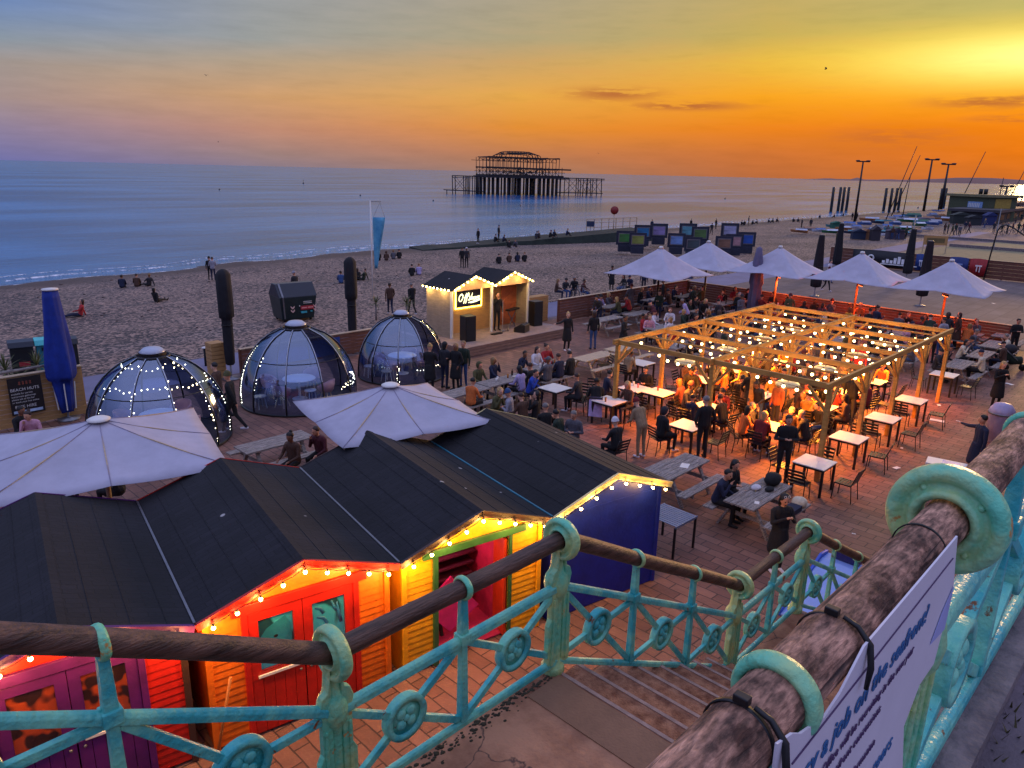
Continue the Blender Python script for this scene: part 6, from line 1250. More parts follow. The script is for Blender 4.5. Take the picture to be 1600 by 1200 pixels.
def mk_picnic(mt):
    T_ = thing('picnic_table', 'x', 'picnic table'); tp = MB()
    for k in range(5): tp.box((-.95, -.36+.145*k, .71), (.95, -.36+.145*k+.135, .745))
    for x in (-.6, .6): tp.box((x-.03, -.34, .66), (x+.03, .34, .71))
    tp.build('tabletop', MT[mt], T_)
    for sy in (-1, 1):
        b = MB(); b.box((-.95, sy*.72-.13, .42), (.95, sy*.72-.005, .455)); b.box((-.95, sy*.72+.005, .42), (.95, sy*.72+.13, .455)); b.build('bench', MT[mt], T_)
    for x in (-.62, .62):
        MB().bar((x, -.22, .70), (x, -.60, 0), .05, .09, up=(1, 0, 0)).bar((x, .22, .70), (x, .60, 0), .05, .09, up=(1, 0, 0)).bar((x+.045, -.84, .37), (x+.045, .84, .37), .04, .09).build('leg_frame', MT[mt], T_)
    return T_
ch0, tb0, pw0, pn0 = mk_chair(), mk_table(), mk_picnic('weather'), mk_picnic('pine'); U = {id(q): [0] for q in (ch0, tb0, pw0, pn0)}
def chair(x, y, deg, lb, grp='black slatted chairs on the terrace'): return put(ch0, U[id(ch0)], (x, y, 0), R(deg), lb, grp)
def table(x, y, lb, deg=0, grp='white-topped café tables'): return put(tb0, U[id(tb0)], (x, y, 0), R(deg), lb, grp)
def picnic(x, y, lb, kind='w', deg=0, grp='timber picnic tables'): q = pw0 if kind == 'w' else pn0; return put(q, U[id(q)], (x, y, 0), R(deg), lb, grp)
cup_me = {n: MB().lathe([(0, 0), (.028, 0), (.036, .14), (.032, .14), (.025, .01), (0, .01)], n=10).mesh('cup', [m_]) for n, m_ in dict(amber=mat('beer', 'b06a1c', .15), red=mat('red_drink', 'a01c24', .2), white=MT['white'], pink=mat('pink_drink', 'c46a70', .2)).items()}
cn = [0]
def cup(x, y, z, c, where):
    o = bpy.data.objects.new('cup', cup_me[c]); S.collection.objects.link(o); o.location = (x, y, z); tag(o, f'{c} drink in a tall cup {where}', 'cup', 'cups left on the tables'); return o
def paper(x, y, z, lb, w=.3, h=.21, deg=0, m_='white', name='paper'):
    T_ = MB().add([(-w/2, -h/2, 0), (w/2, -h/2, .004), (w/2, h/2, .0), (0, h/2, .012), (-w/2, h/2, 0)], [(0, 1, 2, 3, 4)]).build(name, MT[m_]); T_.location = (x, y, z); T_.rotation_euler = (0, 0, R(deg)); return tag(T_, lb, 'paper')
# row of empty tables beside the pergola
names = ['first', 'second', 'third', 'fourth', 'fifth']
for i, (x, y) in enumerate(((17.9, 6.63), (20.46, 6.75), (23.05, 6.72), (25.76, 6.76), (30.3, 7.0))):
    nm = f'{names[i]} empty white table from the steps'; table(x, y, nm.capitalize()[0].lower()+nm[1:]+' in the row along the pergola')
    chair(x+.05, y-.80, 92+rnd.uniform(-9, 9), f'black slatted chair at the outer side of the {nm}')
    chair(x-.05, y+.80, -92+rnd.uniform(-9, 9), f'black slatted chair at the pergola side of the {nm}')
    if i in (0, 2, 3): chair(x-.82, y+.0, 4, f'black slatted chair on the near side of the {nm}')
    if i in (0, 1): chair(x+.78, y+.15, 176, f'black slatted chair on the far side of the {nm}')
paper(17.95, 6.45, .762, 'pale pink menu lying on the first empty white table', .3, .2, 10)
# left part of the terrace
T7 = [(23.05, 15.5, 'empty white table left of the pergola corner'), (20.0, 13.62, 'white table of the couple at the near left pergola post'), (20.2, 12.78, 'white table with a red cup, joined to the couple\'s table'), (22.7, 12.7, 'white table of the diner in orange under the pergola'),
      (20.0, 10.9, 'white table behind the bald standing person'), (18.0, 10.35, 'white table of the lone diner in black at the pergola front'), (18.2, 13.3, 'small white table of the pair just left of the pergola'), (18.0, 15.4, 'tall white table of the person in bright blue')]
for x, y, lb in T7: table(x, y, lb)
G1 = 'people at the tables left of the pergola'
person(19.3, 14.3, 0, -35, 'sit', 'navy', 'black', 'short', 'black', 'leaning on the couple\'s table at the near left post', G1); chair(19.2, 14.35, -35, 'black slatted chair under the person in navy at the couple\'s table')
person(20.85, 13.75, 0, 190, 'sit4', 'black', 'black', 'short', 'brown', 'with glasses facing us at the couple\'s table', G1); chair(20.9, 13.75, 188, 'black slatted chair under the person facing us at the couple\'s table')
person(20.35, 11.95, 0, 95, 'sit2', 'maroon', 'black', 'long', 'ginger', 'at the white table with a red cup', G1); chair(20.35, 11.9, 95, 'black slatted chair under the person at the red cup table'); chair(19.4, 12.7, 0, 'empty black slatted chair in front of the red cup table')
person(22.85, 11.85, 0, 95, 'sit', 'orange', 'black', 'beanie', 'grey', 'alone at a white table inside the pergola front', G1); chair(22.85, 11.75, 95, 'black slatted chair under the diner in orange'); chair(22.0, 13.4, -60, 'empty black slatted chair across from the diner in orange')
person(17.25, 10.75, 0, -20, 'sit4', 'black', 'black', 'hood', 'charcoal', 'alone at the white table at the pergola front', G1); chair(17.2, 10.75, -20, 'black slatted chair under the lone diner in black'); chair(18.7, 10.9, 215, 'empty black slatted chair across from the lone diner in black'); chair(18.1, 9.5, 90, 'empty black slatted chair beside the bald person')
p = at(1095, 716); person(p.x, p.y, 0, 60, 'pockets', 'black', 'black', 'short', 'grey', 'standing with their back to us by the front posts', G1, 1.05, 'black')
chair(19.3, 11.5, -10, 'empty black slatted chair left of the table behind the bald person'); chair(20.8, 10.9, 180, 'empty black slatted chair beyond the table behind the bald person')
person(19.7, 10.15, 0, 80, 'sit2', 'black', 'navy', 'short', 'brown', 'with their back to us right of the bald person', G1); chair(19.7, 10.1, 80, 'black slatted chair under the person right of the bald one')
p = at(930, 655); person(p.x, p.y, 0, 40, 'sit2', 'black', 'black', 'short', 'black', 'laughing at the small table left of the pergola', G1); chair(p.x-.05, p.y, 40, 'black slatted chair with a lilac coat over its back')
mb = MB(); mb.add([(x_, y_, z_) for x_, y_, z_ in ((-.30, -.2, .80), (-.30, .2, .80), (-.42, .22, .25), (-.42, -.22, .22), (-.25, -.2, .83), (-.25, .2, .83))], [(0, 1, 2, 3), (4, 5, 1, 0)]); o = mb.build('coat', CL['lilac']); o.modifiers.new('s', 'SOLIDIFY').thickness = .03; o.location = (p.x-.05, p.y, 0); o.rotation_euler = (0, 0, R(40)); tag(o, 'lilac coat hung over the back of a chair left of the pergola', 'coat')
person(18.85, 13.0, 0, 165, 'sit', 'brown', 'navy', 'long', 'blond', 'at the small table left of the pergola', G1); chair(18.95, 13.0, 165, 'black slatted chair under the blond person at the small table'); chair(18.3, 12.4, 95, 'empty black slatted chair beside the person in the tan coat')
p = at(1000, 715); person(p.x, p.y, 0, 75, 'bend', 'tan', 'tan', 'beanie', 'dark red', 'leaning over a chair left of the pergola', G1, 1.0, 'white')
p = at(962, 728); person(p.x, p.y, 0, 80, 'sit', 'black', 'black', 'beanie', 'white', 'half hidden behind the blue hut roof', G1)
chair(p.x-.05, p.y, 80, 'black slatted chair under the person in the white hat')
for (x, y, dg, lb) in ((905, 640, 200, 'empty slatted chair tilted against its neighbour left of the pergola'), (925, 632, 215, 'empty slatted chair beside the tilted one, left of the pergola'), (943, 588, 150, 'empty slatted chair standing near the pale picnic tables')):
    p = at(x, y); chair(p.x, p.y, dg, lb)
person(17.55, 16.15, 0, -60, 'sit2', 'bright blue', 'navy', 'short', 'black', 'at the tall white table behind the roofs', G1); chair(17.5, 16.2, -60, 'chair under the person in bright blue')
person(18.3, 14.6, 0, 105, 'sit', 'charcoal', 'black', 'short', 'brown', 'opposite the person in bright blue', G1); chair(18.3, 14.55, 105, 'chair under the person opposite the one in bright blue')
# picnic tables
G2 = 'people at the picnic tables near the stage'
picnic(22.54, 17.35, 'empty pale picnic table, the nearer of the bright pair by the pergola corner', 'p'); picnic(24.75, 17.5, 'empty pale picnic table behind the nearer bright one', 'p')
picnic(17.4, 17.25, 'picnic table of the group with the lilac jacket'); picnic(19.9, 17.5, 'picnic table of the crowded group in front of the stage'); picnic(15.1, 8.87, 'weathered empty picnic table beside the blue hut, a card on top'); picnic(15.07, 6.72, 'weathered picnic table heaped with bags near the steps')
picnic(8.75, 16.95, 'weathered picnic table between the two big white parasols'); picnic(15.44, 17.15, 'picnic table end showing beside the small groups behind the parasol'); picnic(13.6, 13.0, 'picnic table mostly hidden behind the blue hut roof', 'w', -14)
for (x, y, dg, po, t, l, g_, gc, wh) in (
 (16.9, 18.0, -90, 'sit', 'olive', 'black', 'hood', 'olive', 'left end of the lilac jacket group'), (17.7, 18.0, -75, 'sit3', 'navy', 'black', 'long', 'fair', 'far side of the lilac jacket group'), (17.55, 16.5, 95, 'sit', 'lilac', 'black', 'long', 'black', 'at a picnic table in front of the stage'), (18.2, 16.5, 95, 'sit2', 'black', 'black', 'short', 'brown', 'beside the lilac jacket, back to us'),
 (19.3, 18.25, -80, 'sit2', 'navy', 'black', 'short', 'black', 'leaning over the crowded picnic table'), (20.1, 18.25, -90, 'sit', 'white', 'black', 'long', 'brown', 'far side of the crowded picnic table'), (20.7, 18.2, -100, 'sit3', 'red', 'black', 'bun', 'brown', 'far end of the crowded picnic table'), (19.9, 16.8, 90, 'sit', 'navy', 'navy', 'short', 'brown', 'near side of the crowded picnic table, back to us'), (20.5, 16.8, 95, 'sit4', 'black', 'black', 'short', 'black', 'near right end of the crowded picnic table'), (19.2, 16.8, 80, 'sit3', 'grey', 'black', 'cap', 'grey', 'near left end of the crowded picnic table')):
    person(x, y, 0, dg, po, t, l, g_, gc, wh, G2)
for x, y, dg, po, t, g_, gc, wh in ((735, 655, 10, 'sit', 'orange', 'short', 'black', 'behind the second big parasol'), (772, 668, -80, 'sit2', 'olive', 'long', 'blond', 'head showing above the blue hut roof ridge'), (797, 675, 120, 'sit4', 'pale grey', 'beanie', 'denim blue', 'head showing above the blue hut roof'), (817, 682, 90, 'sit', 'brown', 'short', 'brown', 'just above the blue hut roof ridge'), (836, 678, 110, 'sit3', 'black', 'long', 'black', 'above the blue hut roof, facing left'), (852, 702, 60, 'sit', 'black', 'short', 'grey', 'low above the blue hut roof'), (876, 712, 100, 'sit2', 'dark green', 'short', 'black', 'lower right above the blue hut roof'), (895, 712, 200, 'sit4', 'grey', 'short', 'grey', 'at the right edge above the blue hut roof')):
    p = at(x, y); person(p.x, p.y, 0, dg, po, t, 'black', g_, gc, wh, 'people half hidden behind the hut roofs')
for x, y, dg, po, t, g_, gc, wh in ((463, 752, 200, 'sit', 'brown', 'bun', 'black', 'between the hut roof and the second parasol'), (505, 738, 200, 'sit2', 'maroon', 'short', 'brown', 'beside the second parasol edge behind the roofs'), (38, 708, -60, 'sit', 'black', 'short', 'black', 'at the left fence under the notice'), (58, 712, -120, 'sit2', 'pink', 'bun', 'brown', 'at the left fence, hand at the face'), (105, 795, 60, 'sit', 'dark red', 'short', 'black', 'under the leftmost parasol'), (190, 800, 120, 'sit4', 'black', 'hood', 'black', 'in the shade of the leftmost parasol')):
    p = at(x, y); person(p.x, p.y, 0, dg, po, t, 'black', g_, gc, wh, 'people half hidden behind the hut roofs')
person(14.45, 7.42, 0, -75, 'sit2', 'navy', 'black', 'short', 'black', 'bent over a phone at the table of bags', G2); person(15.1, 7.45, 0, -100, 'sit4', 'black', 'black', 'long', 'black', 'at the bag-strewn table beside a bent person', G2)
p = at(1220, 752); person(p.x, p.y, 0, 215, 'fold', 'black', 'black', 'short', 'brown', 'standing behind the table of bags, hands clasped', G2, 1.05, 'black')
MB().box((.08, -.03, 0), (.1, .03, .04)).build('badge', cm('badge_green', '4aa68c', .5), bpy.data.objects[-1] if False else None).location = (0, 0, -50)
bpy.data.objects.remove(bpy.data.objects['badge'])
# things lying on the tables
def lump(x, y, z, r, sc, m_, name, lb, cat):
    mb = MB().ball((0, 0, 0), r, 0, 14, sc); mb.xf(lambda v: v*(1+.16*mnoise.noise(v*9+Vector((x, y, 0))))); o = mb.build(name, m_); o.location = (x, y, z+r*sc[2]*.9); return tag(o, lb, cat)
lump(15.75, 6.72, .745, .2, (1.2, .9, .8), CL['black'], 'rucksack', 'black rucksack lying on the table near the steps', 'bag'); lump(15.2, 6.85, .745, .1, (1.4, 1, .6), CL['white'], 'napkins', 'crumpled white napkins beside the black rucksack', 'napkins'); lump(15.35, 6.6, .745, .09, (1.5, 1, .6), CL['black'], 'scarf', 'black scarf heaped in front of the napkins', 'scarf')
paper(14.55, 6.5, .747, 'small white card at the corner of the table of bags', .15, .1, 20); paper(15.25, 8.75, .747, 'pale blue card lying on the empty picnic table', .3, .2, 20)
lump(15.7, 6.02, .455, .17, (1.1, 1, .7), CL['cream'], 'cap', 'pale cap resting on the bench end near the steps', 'cap'); o = MB().box((-.2, -.13, 0), (.2, .13, .12)).build('tin', CL['navy']); o.location = (15.3, 6.0, .457); tag(o, 'dark blue box on the bench beside the pale cap', 'box')
T_ = thing('slatted_table', 'blue-grey slatted metal table in front of the blue hut', 'table', (12.62, 7.48, 0), R(-2)); mb = MB()
for k in range(10): mb.box((-.38+.077*k, -.4, .735), (-.38+.077*k+.058, .4, .75))
mb.box((-.4, -.42, .70), (.4, -.4, .75)).box((-.4, .4, .70), (.4, .42, .75)); mb.build('slatted_top', mat('blue_grey_slats', '6f7d9c', .3, .1, 5, metal=.4), T_)
for sx in (-1, 1):
    for sy in (-1, 1): MB().box((sx*.37-.02, sy*.39-.02, 0), (sx*.37+.02, sy*.39+.02, .70)).build('leg', MT['black'], T_)
for x, y, c, wh in ((19.8, 13.7, 'red', 'on the couple\'s table, left one'), (20.1, 13.55, 'pink', 'on the couple\'s table, middle one'), (20.2, 13.8, 'white', 'on the couple\'s table, right one'), (20.3, 12.9, 'red', 'alone on the table joined to the couple\'s'), (22.5, 12.8, 'white', 'on the orange diner\'s table'), (17.2, 17.3, 'white', 'on the table of the lilac jacket group'), (17.7, 17.3, 'amber', 'on the table of the lilac jacket group'), (19.7, 17.6, 'white', 'at the left of the crowded picnic table'), (20.2, 17.5, 'red', 'in the middle of the crowded picnic table'), (20.5, 17.6, 'amber', 'at the right of the crowded picnic table'), (18.0, 13.3, 'amber', 'on the small table left of the pergola')):
    cup(x, y, .745 if y > 16 else .76, c, wh)
# ---- dark corner of the terrace under the tent parasols
G3 = 'people at the picnic tables under the tent parasols'
dark = ['black', 'charcoal', 'navy', 'dark green', 'brown', 'grey', 'olive', 'maroon']
D3 = [(29.3, 21.85, 'empty picnic table nearest the seaward fence', ''), (31.75, 21.7, 'empty picnic table second along the seaward fence', ''), (32.6, 23.9, 'picnic table against the seaward fence', 'abcd'), (35.2, 20.0, 'picnic table in mid shaded corner', 'abd'), (36.2, 23.7, 'picnic table under the leftmost tent parasol', 'abcd'), (39.0, 23.3, 'picnic table under the second tent parasol', 'acd'), (38.3, 20.4, 'picnic table left of the furled mauve parasol', 'bd'),
      (29.6, 18.9, 'picnic table just outside the pergola, far left corner', 'abc'), (32.2, 18.3, 'picnic table behind the far left pergola post', 'abcd'), (35.0, 16.6, 'picnic table left of the pergola\'s far corner', 'acd'), (27.0, 16.2, 'picnic table outside the pergola\'s left beam', 'bcd'), (33.0, 15.0, 'picnic table beyond the pergola\'s seaward corner', 'abcd'), (36.6, 13.6, 'picnic table beyond the pergola, left middle', 'abcd'), (33.2, 12.2, 'picnic table beyond the pergola, nearest its far beam', 'abd'), (36.8, 10.9, 'picnic table beyond the pergola, right middle', 'abcd'), (33.3, 9.6, 'picnic table beyond the pergola\'s far right post', 'abc')]
for x, y, lb, occ in D3:
    picnic(x, y, lb, 'w'); short = lb.replace('picnic table ', 'table ')
    for k in occ:
        xx, yy, dg = {'a': (x-.45, y+.72, -90), 'b': (x+.45, y+.72, -90), 'c': (x-.45, y-.72, 90), 'd': (x+.45, y-.72, 90)}[k]
        crowd(xx, yy, 0, dg+pr.uniform(-20, 20), pr.choice(('sit', 'sit2', 'sit3', 'sit4')), 'at the '+short.replace('against the', 'by the'), G3, TOPS if y < 17 else dark+['white', 'lilac', 'black', 'red'])
p = at(1045, 522); person(p.x, p.y, 0, 200, 'sit', 'white', 'black', 'long', 'ginger', 'seated outside the pergola by its left beam', G3)
p = at(1012, 535); person(p.x, p.y, 0, 220, 'sit', 'pink', 'black', 'bun', 'fair', 'in front of the picnic tables left of the pergola beam', G3)
p = at(1072, 518); person(p.x, p.y, 0, 120, 'bend', 'lilac', 'black', 'short', 'grey', 'bending over a table behind the left pergola beam', G3)
# ---- along the glowing far fence
G4 = 'people along the lamplit fence'
for i, y in enumerate((20.6, 18.2, 15.8, 13.4, 11.0, 8.9)):
    x = 39.9; w_ = ['left end', 'left third', 'middle left', 'middle', 'right third', 'right end'][i]
    picnic(x, y, f'picnic table against the glowing far fence, {w_}', 'w', 90)
    for dx, dg in ((.72, 180), (-.72, 0)):
        for dy in (-.45, .45):
            if pr.random() < .9: crowd(x+dx, y+dy, 0, dg+pr.uniform(-25, 25), pr.choice(('sit', 'sit2', 'sit3', 'sit4')), f'at the far fence, {w_}', G4, ['black', 'red', 'orange', 'charcoal', 'brown', 'mustard', 'dark red', 'grey', 'maroon'])
PLT = mat('plate', 'b8b4ae', .4)
plate_me = MB().lathe([(0, .0), (.08, .0), (.125, .018), (.12, .022), (.075, .008), (0, .008)], n=16).mesh('plate', [PLT]); bot_me = MB().lathe([(0, 0), (.032, 0), (.033, .14), (.014, .19), (.013, .24), (0, .24)], n=8).mesh('bottle', [mat('brown_glass', '2a1608', .15)])
for x, y, lb, occ in D3+[(17.4, 17.25, 'picnic table of the lilac jacket group', 'a'), (19.9, 17.5, 'crowded picnic table by the stage', 'a'), (39.9, 20.6, 'far fence table, left end', 'a'), (39.9, 18.2, 'far fence table, left third', 'a'), (39.9, 15.8, 'far fence table, middle left', 'a'), (39.9, 13.4, 'far fence table, middle', 'a'), (39.9, 11.0, 'far fence table, right third', 'a')]:
    if not occ: continue
    for q_, (me_, nm, z_) in enumerate(((plate_me, 'plate', .747), (bot_me, 'bottle', .746), (cup_me['white'], 'cup', .746))):
        o = bpy.data.objects.new(nm, me_); S.collection.objects.link(o); o.location = (x+pr.uniform(-.3, .3) if x > 39.8 else x+pr.uniform(-.8, .8), y+pr.uniform(-.25, .25), z_); tag(o, f"{('pale plate', 'brown bottle', 'white cup')[q_]} on the {lb.replace('picnic table', 'table')}", nm, nm+'s on the tables')
# ---- right of the pergola
G5 = 'people at the picnic tables right of the pergola'
for x, y, lb, occ in ((32.6, 7.1, 'picnic table beside the fifth empty white table', 'abd'), (35.3, 6.95, 'picnic table, middle of the right-hand row', 'abd'), (38.0, 7.1, 'picnic table near the pushchair', 'ac'), (41.0, 7.3, 'picnic table at the right end of the far fence', '')):
    picnic(x, y, lb, 'w')
    for k in occ:
        xx, yy, dg = {'a': (x-.45, y+.72, -90), 'b': (x+.45, y+.72, -90), 'c': (x-.45, y-.72, 90), 'd': (x+.45, y-.72, 90)}[k]; crowd(xx, yy, 0, dg+pr.uniform(-20, 20), pr.choice(('sit', 'sit2', 'sit4')), 'at the '+lb, G5, dark+['cream'])
p = at(1466, 555); person(p.x, p.y, 0, 60, 'pockets', 'pale grey', 'denim blue', 'short', 'brown', 'standing by the far right pergola post', G5)
p = at(1490, 545); person(p.x, p.y, 0, 120, 'coat', 'brown', 'black', 'long', 'brown', 'standing beside the one in pale grey', G5)
p = at(1446, 548); person(p.x, p.y, 0, 20, 'bend', 'dark green', 'black', 'short', 'black', 'bending behind the far right pergola post', G5)
# ---- under the pergola
G6 = 'people under the pergola'
ptab = []
for i, x in enumerate((20.6, 22.6, 25.0, 27.3)):
    for j, y in enumerate((8.5, 10.35, 12.3)):
        if (i, j) in ((0, 2), (1, 2), (0, 1)): continue
        if i == 0: x_, y_ = 19.75, 8.55
        else: x_, y_ = x+pr.uniform(-.15, .15), y+pr.uniform(-.15, .15)
        bn = ['front', 'second', 'third', 'back'][i]; sd_ = ['right', 'middle', 'left'][j]; nm = f'{sd_} table of the {bn} pergola row'; ptab.append((x_, y_, nm))
        table(x_, y_, 'white-topped '+nm)
        for k, (dx, dy, dg, sn) in enumerate(((-.78, .1, 0, 'near'), (.78, -.1, 180, 'far'), (.05, .78, -90, 'seaward'), (-.05, -.78, 90, 'outer'))):
            if i == 0 and k == 3: dx = .3
            cx, cy, cd_ = x_+dx, y_+dy, dg+pr.uniform(-18, 18); chair(cx, cy, cd_, f'black slatted chair on the {sn} side of the {nm}')
            if pr.random() < (.97 if i < 3 else .9): crowd(cx+.03, cy, 0, cd_, pr.choice(('sit', 'sit2', 'sit3', 'sit4')), f'{sn} side of {sd_} table, {bn} pergola row', G6, ['black', 'black', 'charcoal', 'red', 'orange', 'brown', 'navy', 'charcoal', 'maroon', 'tan', 'dark red', 'black', 'mustard', 'dark red', 'olive', 'navy'])
        for q in range(3): cup(x_+pr.uniform(-.3, .3), y_+pr.uniform(-.3, .3), .76, ('amber', 'red', 'white')[q], f'on the {nm}')
person(19.15, 9.25, 0, -40, 'sit', 'orange', 'black', 'long', 'black', 'at the front corner of the right front table', G6); chair(19.1, 9.3, -40, 'black slatted chair under the person in orange at the front table')
p = at(1167, 657); person(p.x, p.y, 0, 30, 'coat', 'black', 'black', 'short', 'brown', 'walking between the front tables under the pergola', G6, 1.0, 'black')
p = at(1275, 680); person(p.x, p.y, 0, 80, 'sit2', 'yellow', 'black', 'bun', 'fair', 'in a glowing yellow top near the front right post', G6); chair(p.x, p.y-.05, 80, 'black slatted chair under the person in yellow'); 
p = at(1345, 640); person(p.x, p.y, 0, 170, 'bend', 'mustard', 'black', 'short', 'brown', 'bending over between the right-hand posts', G6)
p = at(1162, 640); person(p.x, p.y, 0, 100, 'bend', 'mustard', 'black', 'short', 'brown', 'standing with their back to us in the front bay', G6)
p = at(1335, 605); person(p.x, p.y, 0, 200, 'stand', 'red', 'black', 'long', 'ginger', 'standing in the right-hand bays of the pergola', G6)
for x, y, dg, nm in ((19.25, 11.0, -5, 'near side of the table behind the bald person'), (20.75, 10.75, 185, 'far side of the table behind the bald person'), (20.05, 11.7, -85, 'seaward side of the table behind the bald person'), (22.75, 13.5, -90, 'seaward side of the orange diner\'s table'), (21.95, 12.6, 5, 'near side of the orange diner\'s table'), (23.5, 12.7, 178, 'far side of the orange diner\'s table'), (22.3, 15.6, 0, 'near side of the white table outside the corner'), (22.3, 11.0, 20, 'between the front tables, left one'), (21.6, 8.0, 150, 'behind the right front table')):
    chair(x, y, dg, 'black slatted chair, '+nm); crowd(x+.03, y, 0, dg, pr.choice(('sit', 'sit2', 'sit3')), nm, G6, ['black', 'black', 'charcoal', 'navy', 'brown', 'maroon', 'dark red', 'tan'])
for x, y in ((20.9, 12.0), (23.6, 9.5), (25.9, 10.5), (26.4, 12.0), (24.2, 9.0), (21.4, 9.9)): crowd(x, y, 0, pr.uniform(0, 360), pr.choice(('coat', 'bend', 'hold')), 'on their feet in the crowd beneath the bulbs', G6, ['black', 'charcoal', 'brown', 'dark red', 'navy'])
for x, y in ((21.6, 9.4), (24.0, 11.3), (26.2, 9.2), (28.3, 11.2), (23.9, 8.0)): crowd(x, y, 0, pr.uniform(0, 360), pr.choice(('stand', 'hold', 'coat')), 'standing between the tables under the pergola', G6)
DK = dark+['black', 'black']
for n_, (x, y) in enumerate(((30.4, 23.2), (31.2, 20.3), (33.9, 21.9), (34.4, 24.1), (36.9, 21.6), (37.8, 24.2), (37.2, 19.0), (35.9, 18.2), (33.7, 19.2), (30.9, 16.9), (31.2, 13.7), (34.9, 14.4), (38.6, 16.8), (38.2, 12.2), (35.0, 11.2), (31.0, 10.9), (31.0, 9.2), (35.2, 8.8), (38.6, 9.2), (29.3, 17.1), (26.2, 18.6), (24.9, 14.6), (27.3, 14.4))):
    crowd(x, y, 0, pr.uniform(0, 360), pr.choice(('stand', 'hold', 'coat', 'fold', 'bend')), ('standing among the tables under the tent parasols' if y > 18 else 'standing among the tables behind the pergola' if x > 30 else 'standing by the left beam of the pergola'), 'people standing among the far tables', DK)
# ================================================================ standing and walking people
G7 = None
def at_person(x, y, dg, po, t, l, g_, gc, wh, grp=None, sc=1., sh=None, z=0): p = at(x, y, z); return person(p.x, p.y, p.z, dg, po, t, l, g_, gc, wh, grp, sc, sh)
at_person(885, 548, 250, 'point', 'black', 'black', 'bun', 'blond', 'standing with one arm held out near the stage', sh='white')
at_person(926, 546, 60, 'stand', 'black', 'denim blue', 'long', 'brown', 'in blue jeans with a bag near the stage'); p = at(935, 530); lump(p.x, p.y, .55, .13, (.8, .8, 1.3), CL['cream'], 'carrier_bag', 'pale patterned bag hanging from the hand of the person in jeans', 'bag')
for a_ in ((672, 612, 30, 'phone', 'black', 'black', 'bun', 'blond', 'holding up a phone by the dome nearest the stage'), (695, 607, 10, 'hold', 'charcoal', 'navy', 'long', 'black', 'second in the group beside the stage dome'), (712, 610, 190, 'coat', 'black', 'black', 'long', 'fair', 'third in the group at the stage corner'), (724, 605, 200, 'stand', 'dark green', 'denim blue', 'short', 'fair', 'rightmost of the group at the stage corner')): at_person(*a_, 'people chatting between dome and stage')
at_person(366, 676, 140, 'walk', 'black', 'black', 'beanie', 'olive', 'walking between the leftmost and middle domes', sh='white', sc=1.08); at_person(345, 655, 130, 'walk', 'brown', 'charcoal', 'short', 'black', 'walking just behind, between the leftmost domes', sc=1.05)
at_person(1553, 640, 225, 'phone', 'black', 'black', 'long', 'blond', 'walking towards us on the open paving at the right', sh='dark red'); at_person(1580, 556, 215, 'fold', 'black', 'black', 'short', 'black', 'standing with folded arms at the far right'); at_person(1518, 750, 130, 'point', 'navy', 'navy', 'short', 'black', 'with one arm stretched out beyond the upper rail', sc=1.05)
at_person(1210, 893, 235, 'phone', 'black', 'black', 'long', 'black', 'beside the lower railing with white glasses in the hair', sc=.98)
p = at(1210, 893); G_ = thing('sunglasses', 'white sunglasses pushed up on the head of the person by the railing', 'glasses', (p.x-.05, p.y-.04, 1.685), R(235)); MB().tube([(.07, -.04+.025*math.cos(t), .025*math.sin(t)) for t in [k*.785 for k in range(8)]], .005, 5, close=True).tube([(.07, .04+.025*math.cos(t), .025*math.sin(t)) for t in [k*.785 for k in range(8)]], .005, 5, close=True).build('frame', MT['white'], G_)
q = at(776, 516, DZ); person(q.x, q.y, DZ, 250, 'mic', 'black', 'black', 'long', 'brown', 'singing into a microphone on the stage', None, 1.03, 'black')
at_person(610, 492, 60, 'walk', 'brown', 'navy', 'short', 'brown', 'walking on the path behind the stage dome'); at_person(644, 492, 80, 'walk', 'black', 'black', 'short', 'grey', 'walking beside the thin palm behind the domes')
at_person(462, 470, 100, 'hold', 'charcoal', 'black', 'beanie', 'pale grey', 'passing behind the middle dome'); 
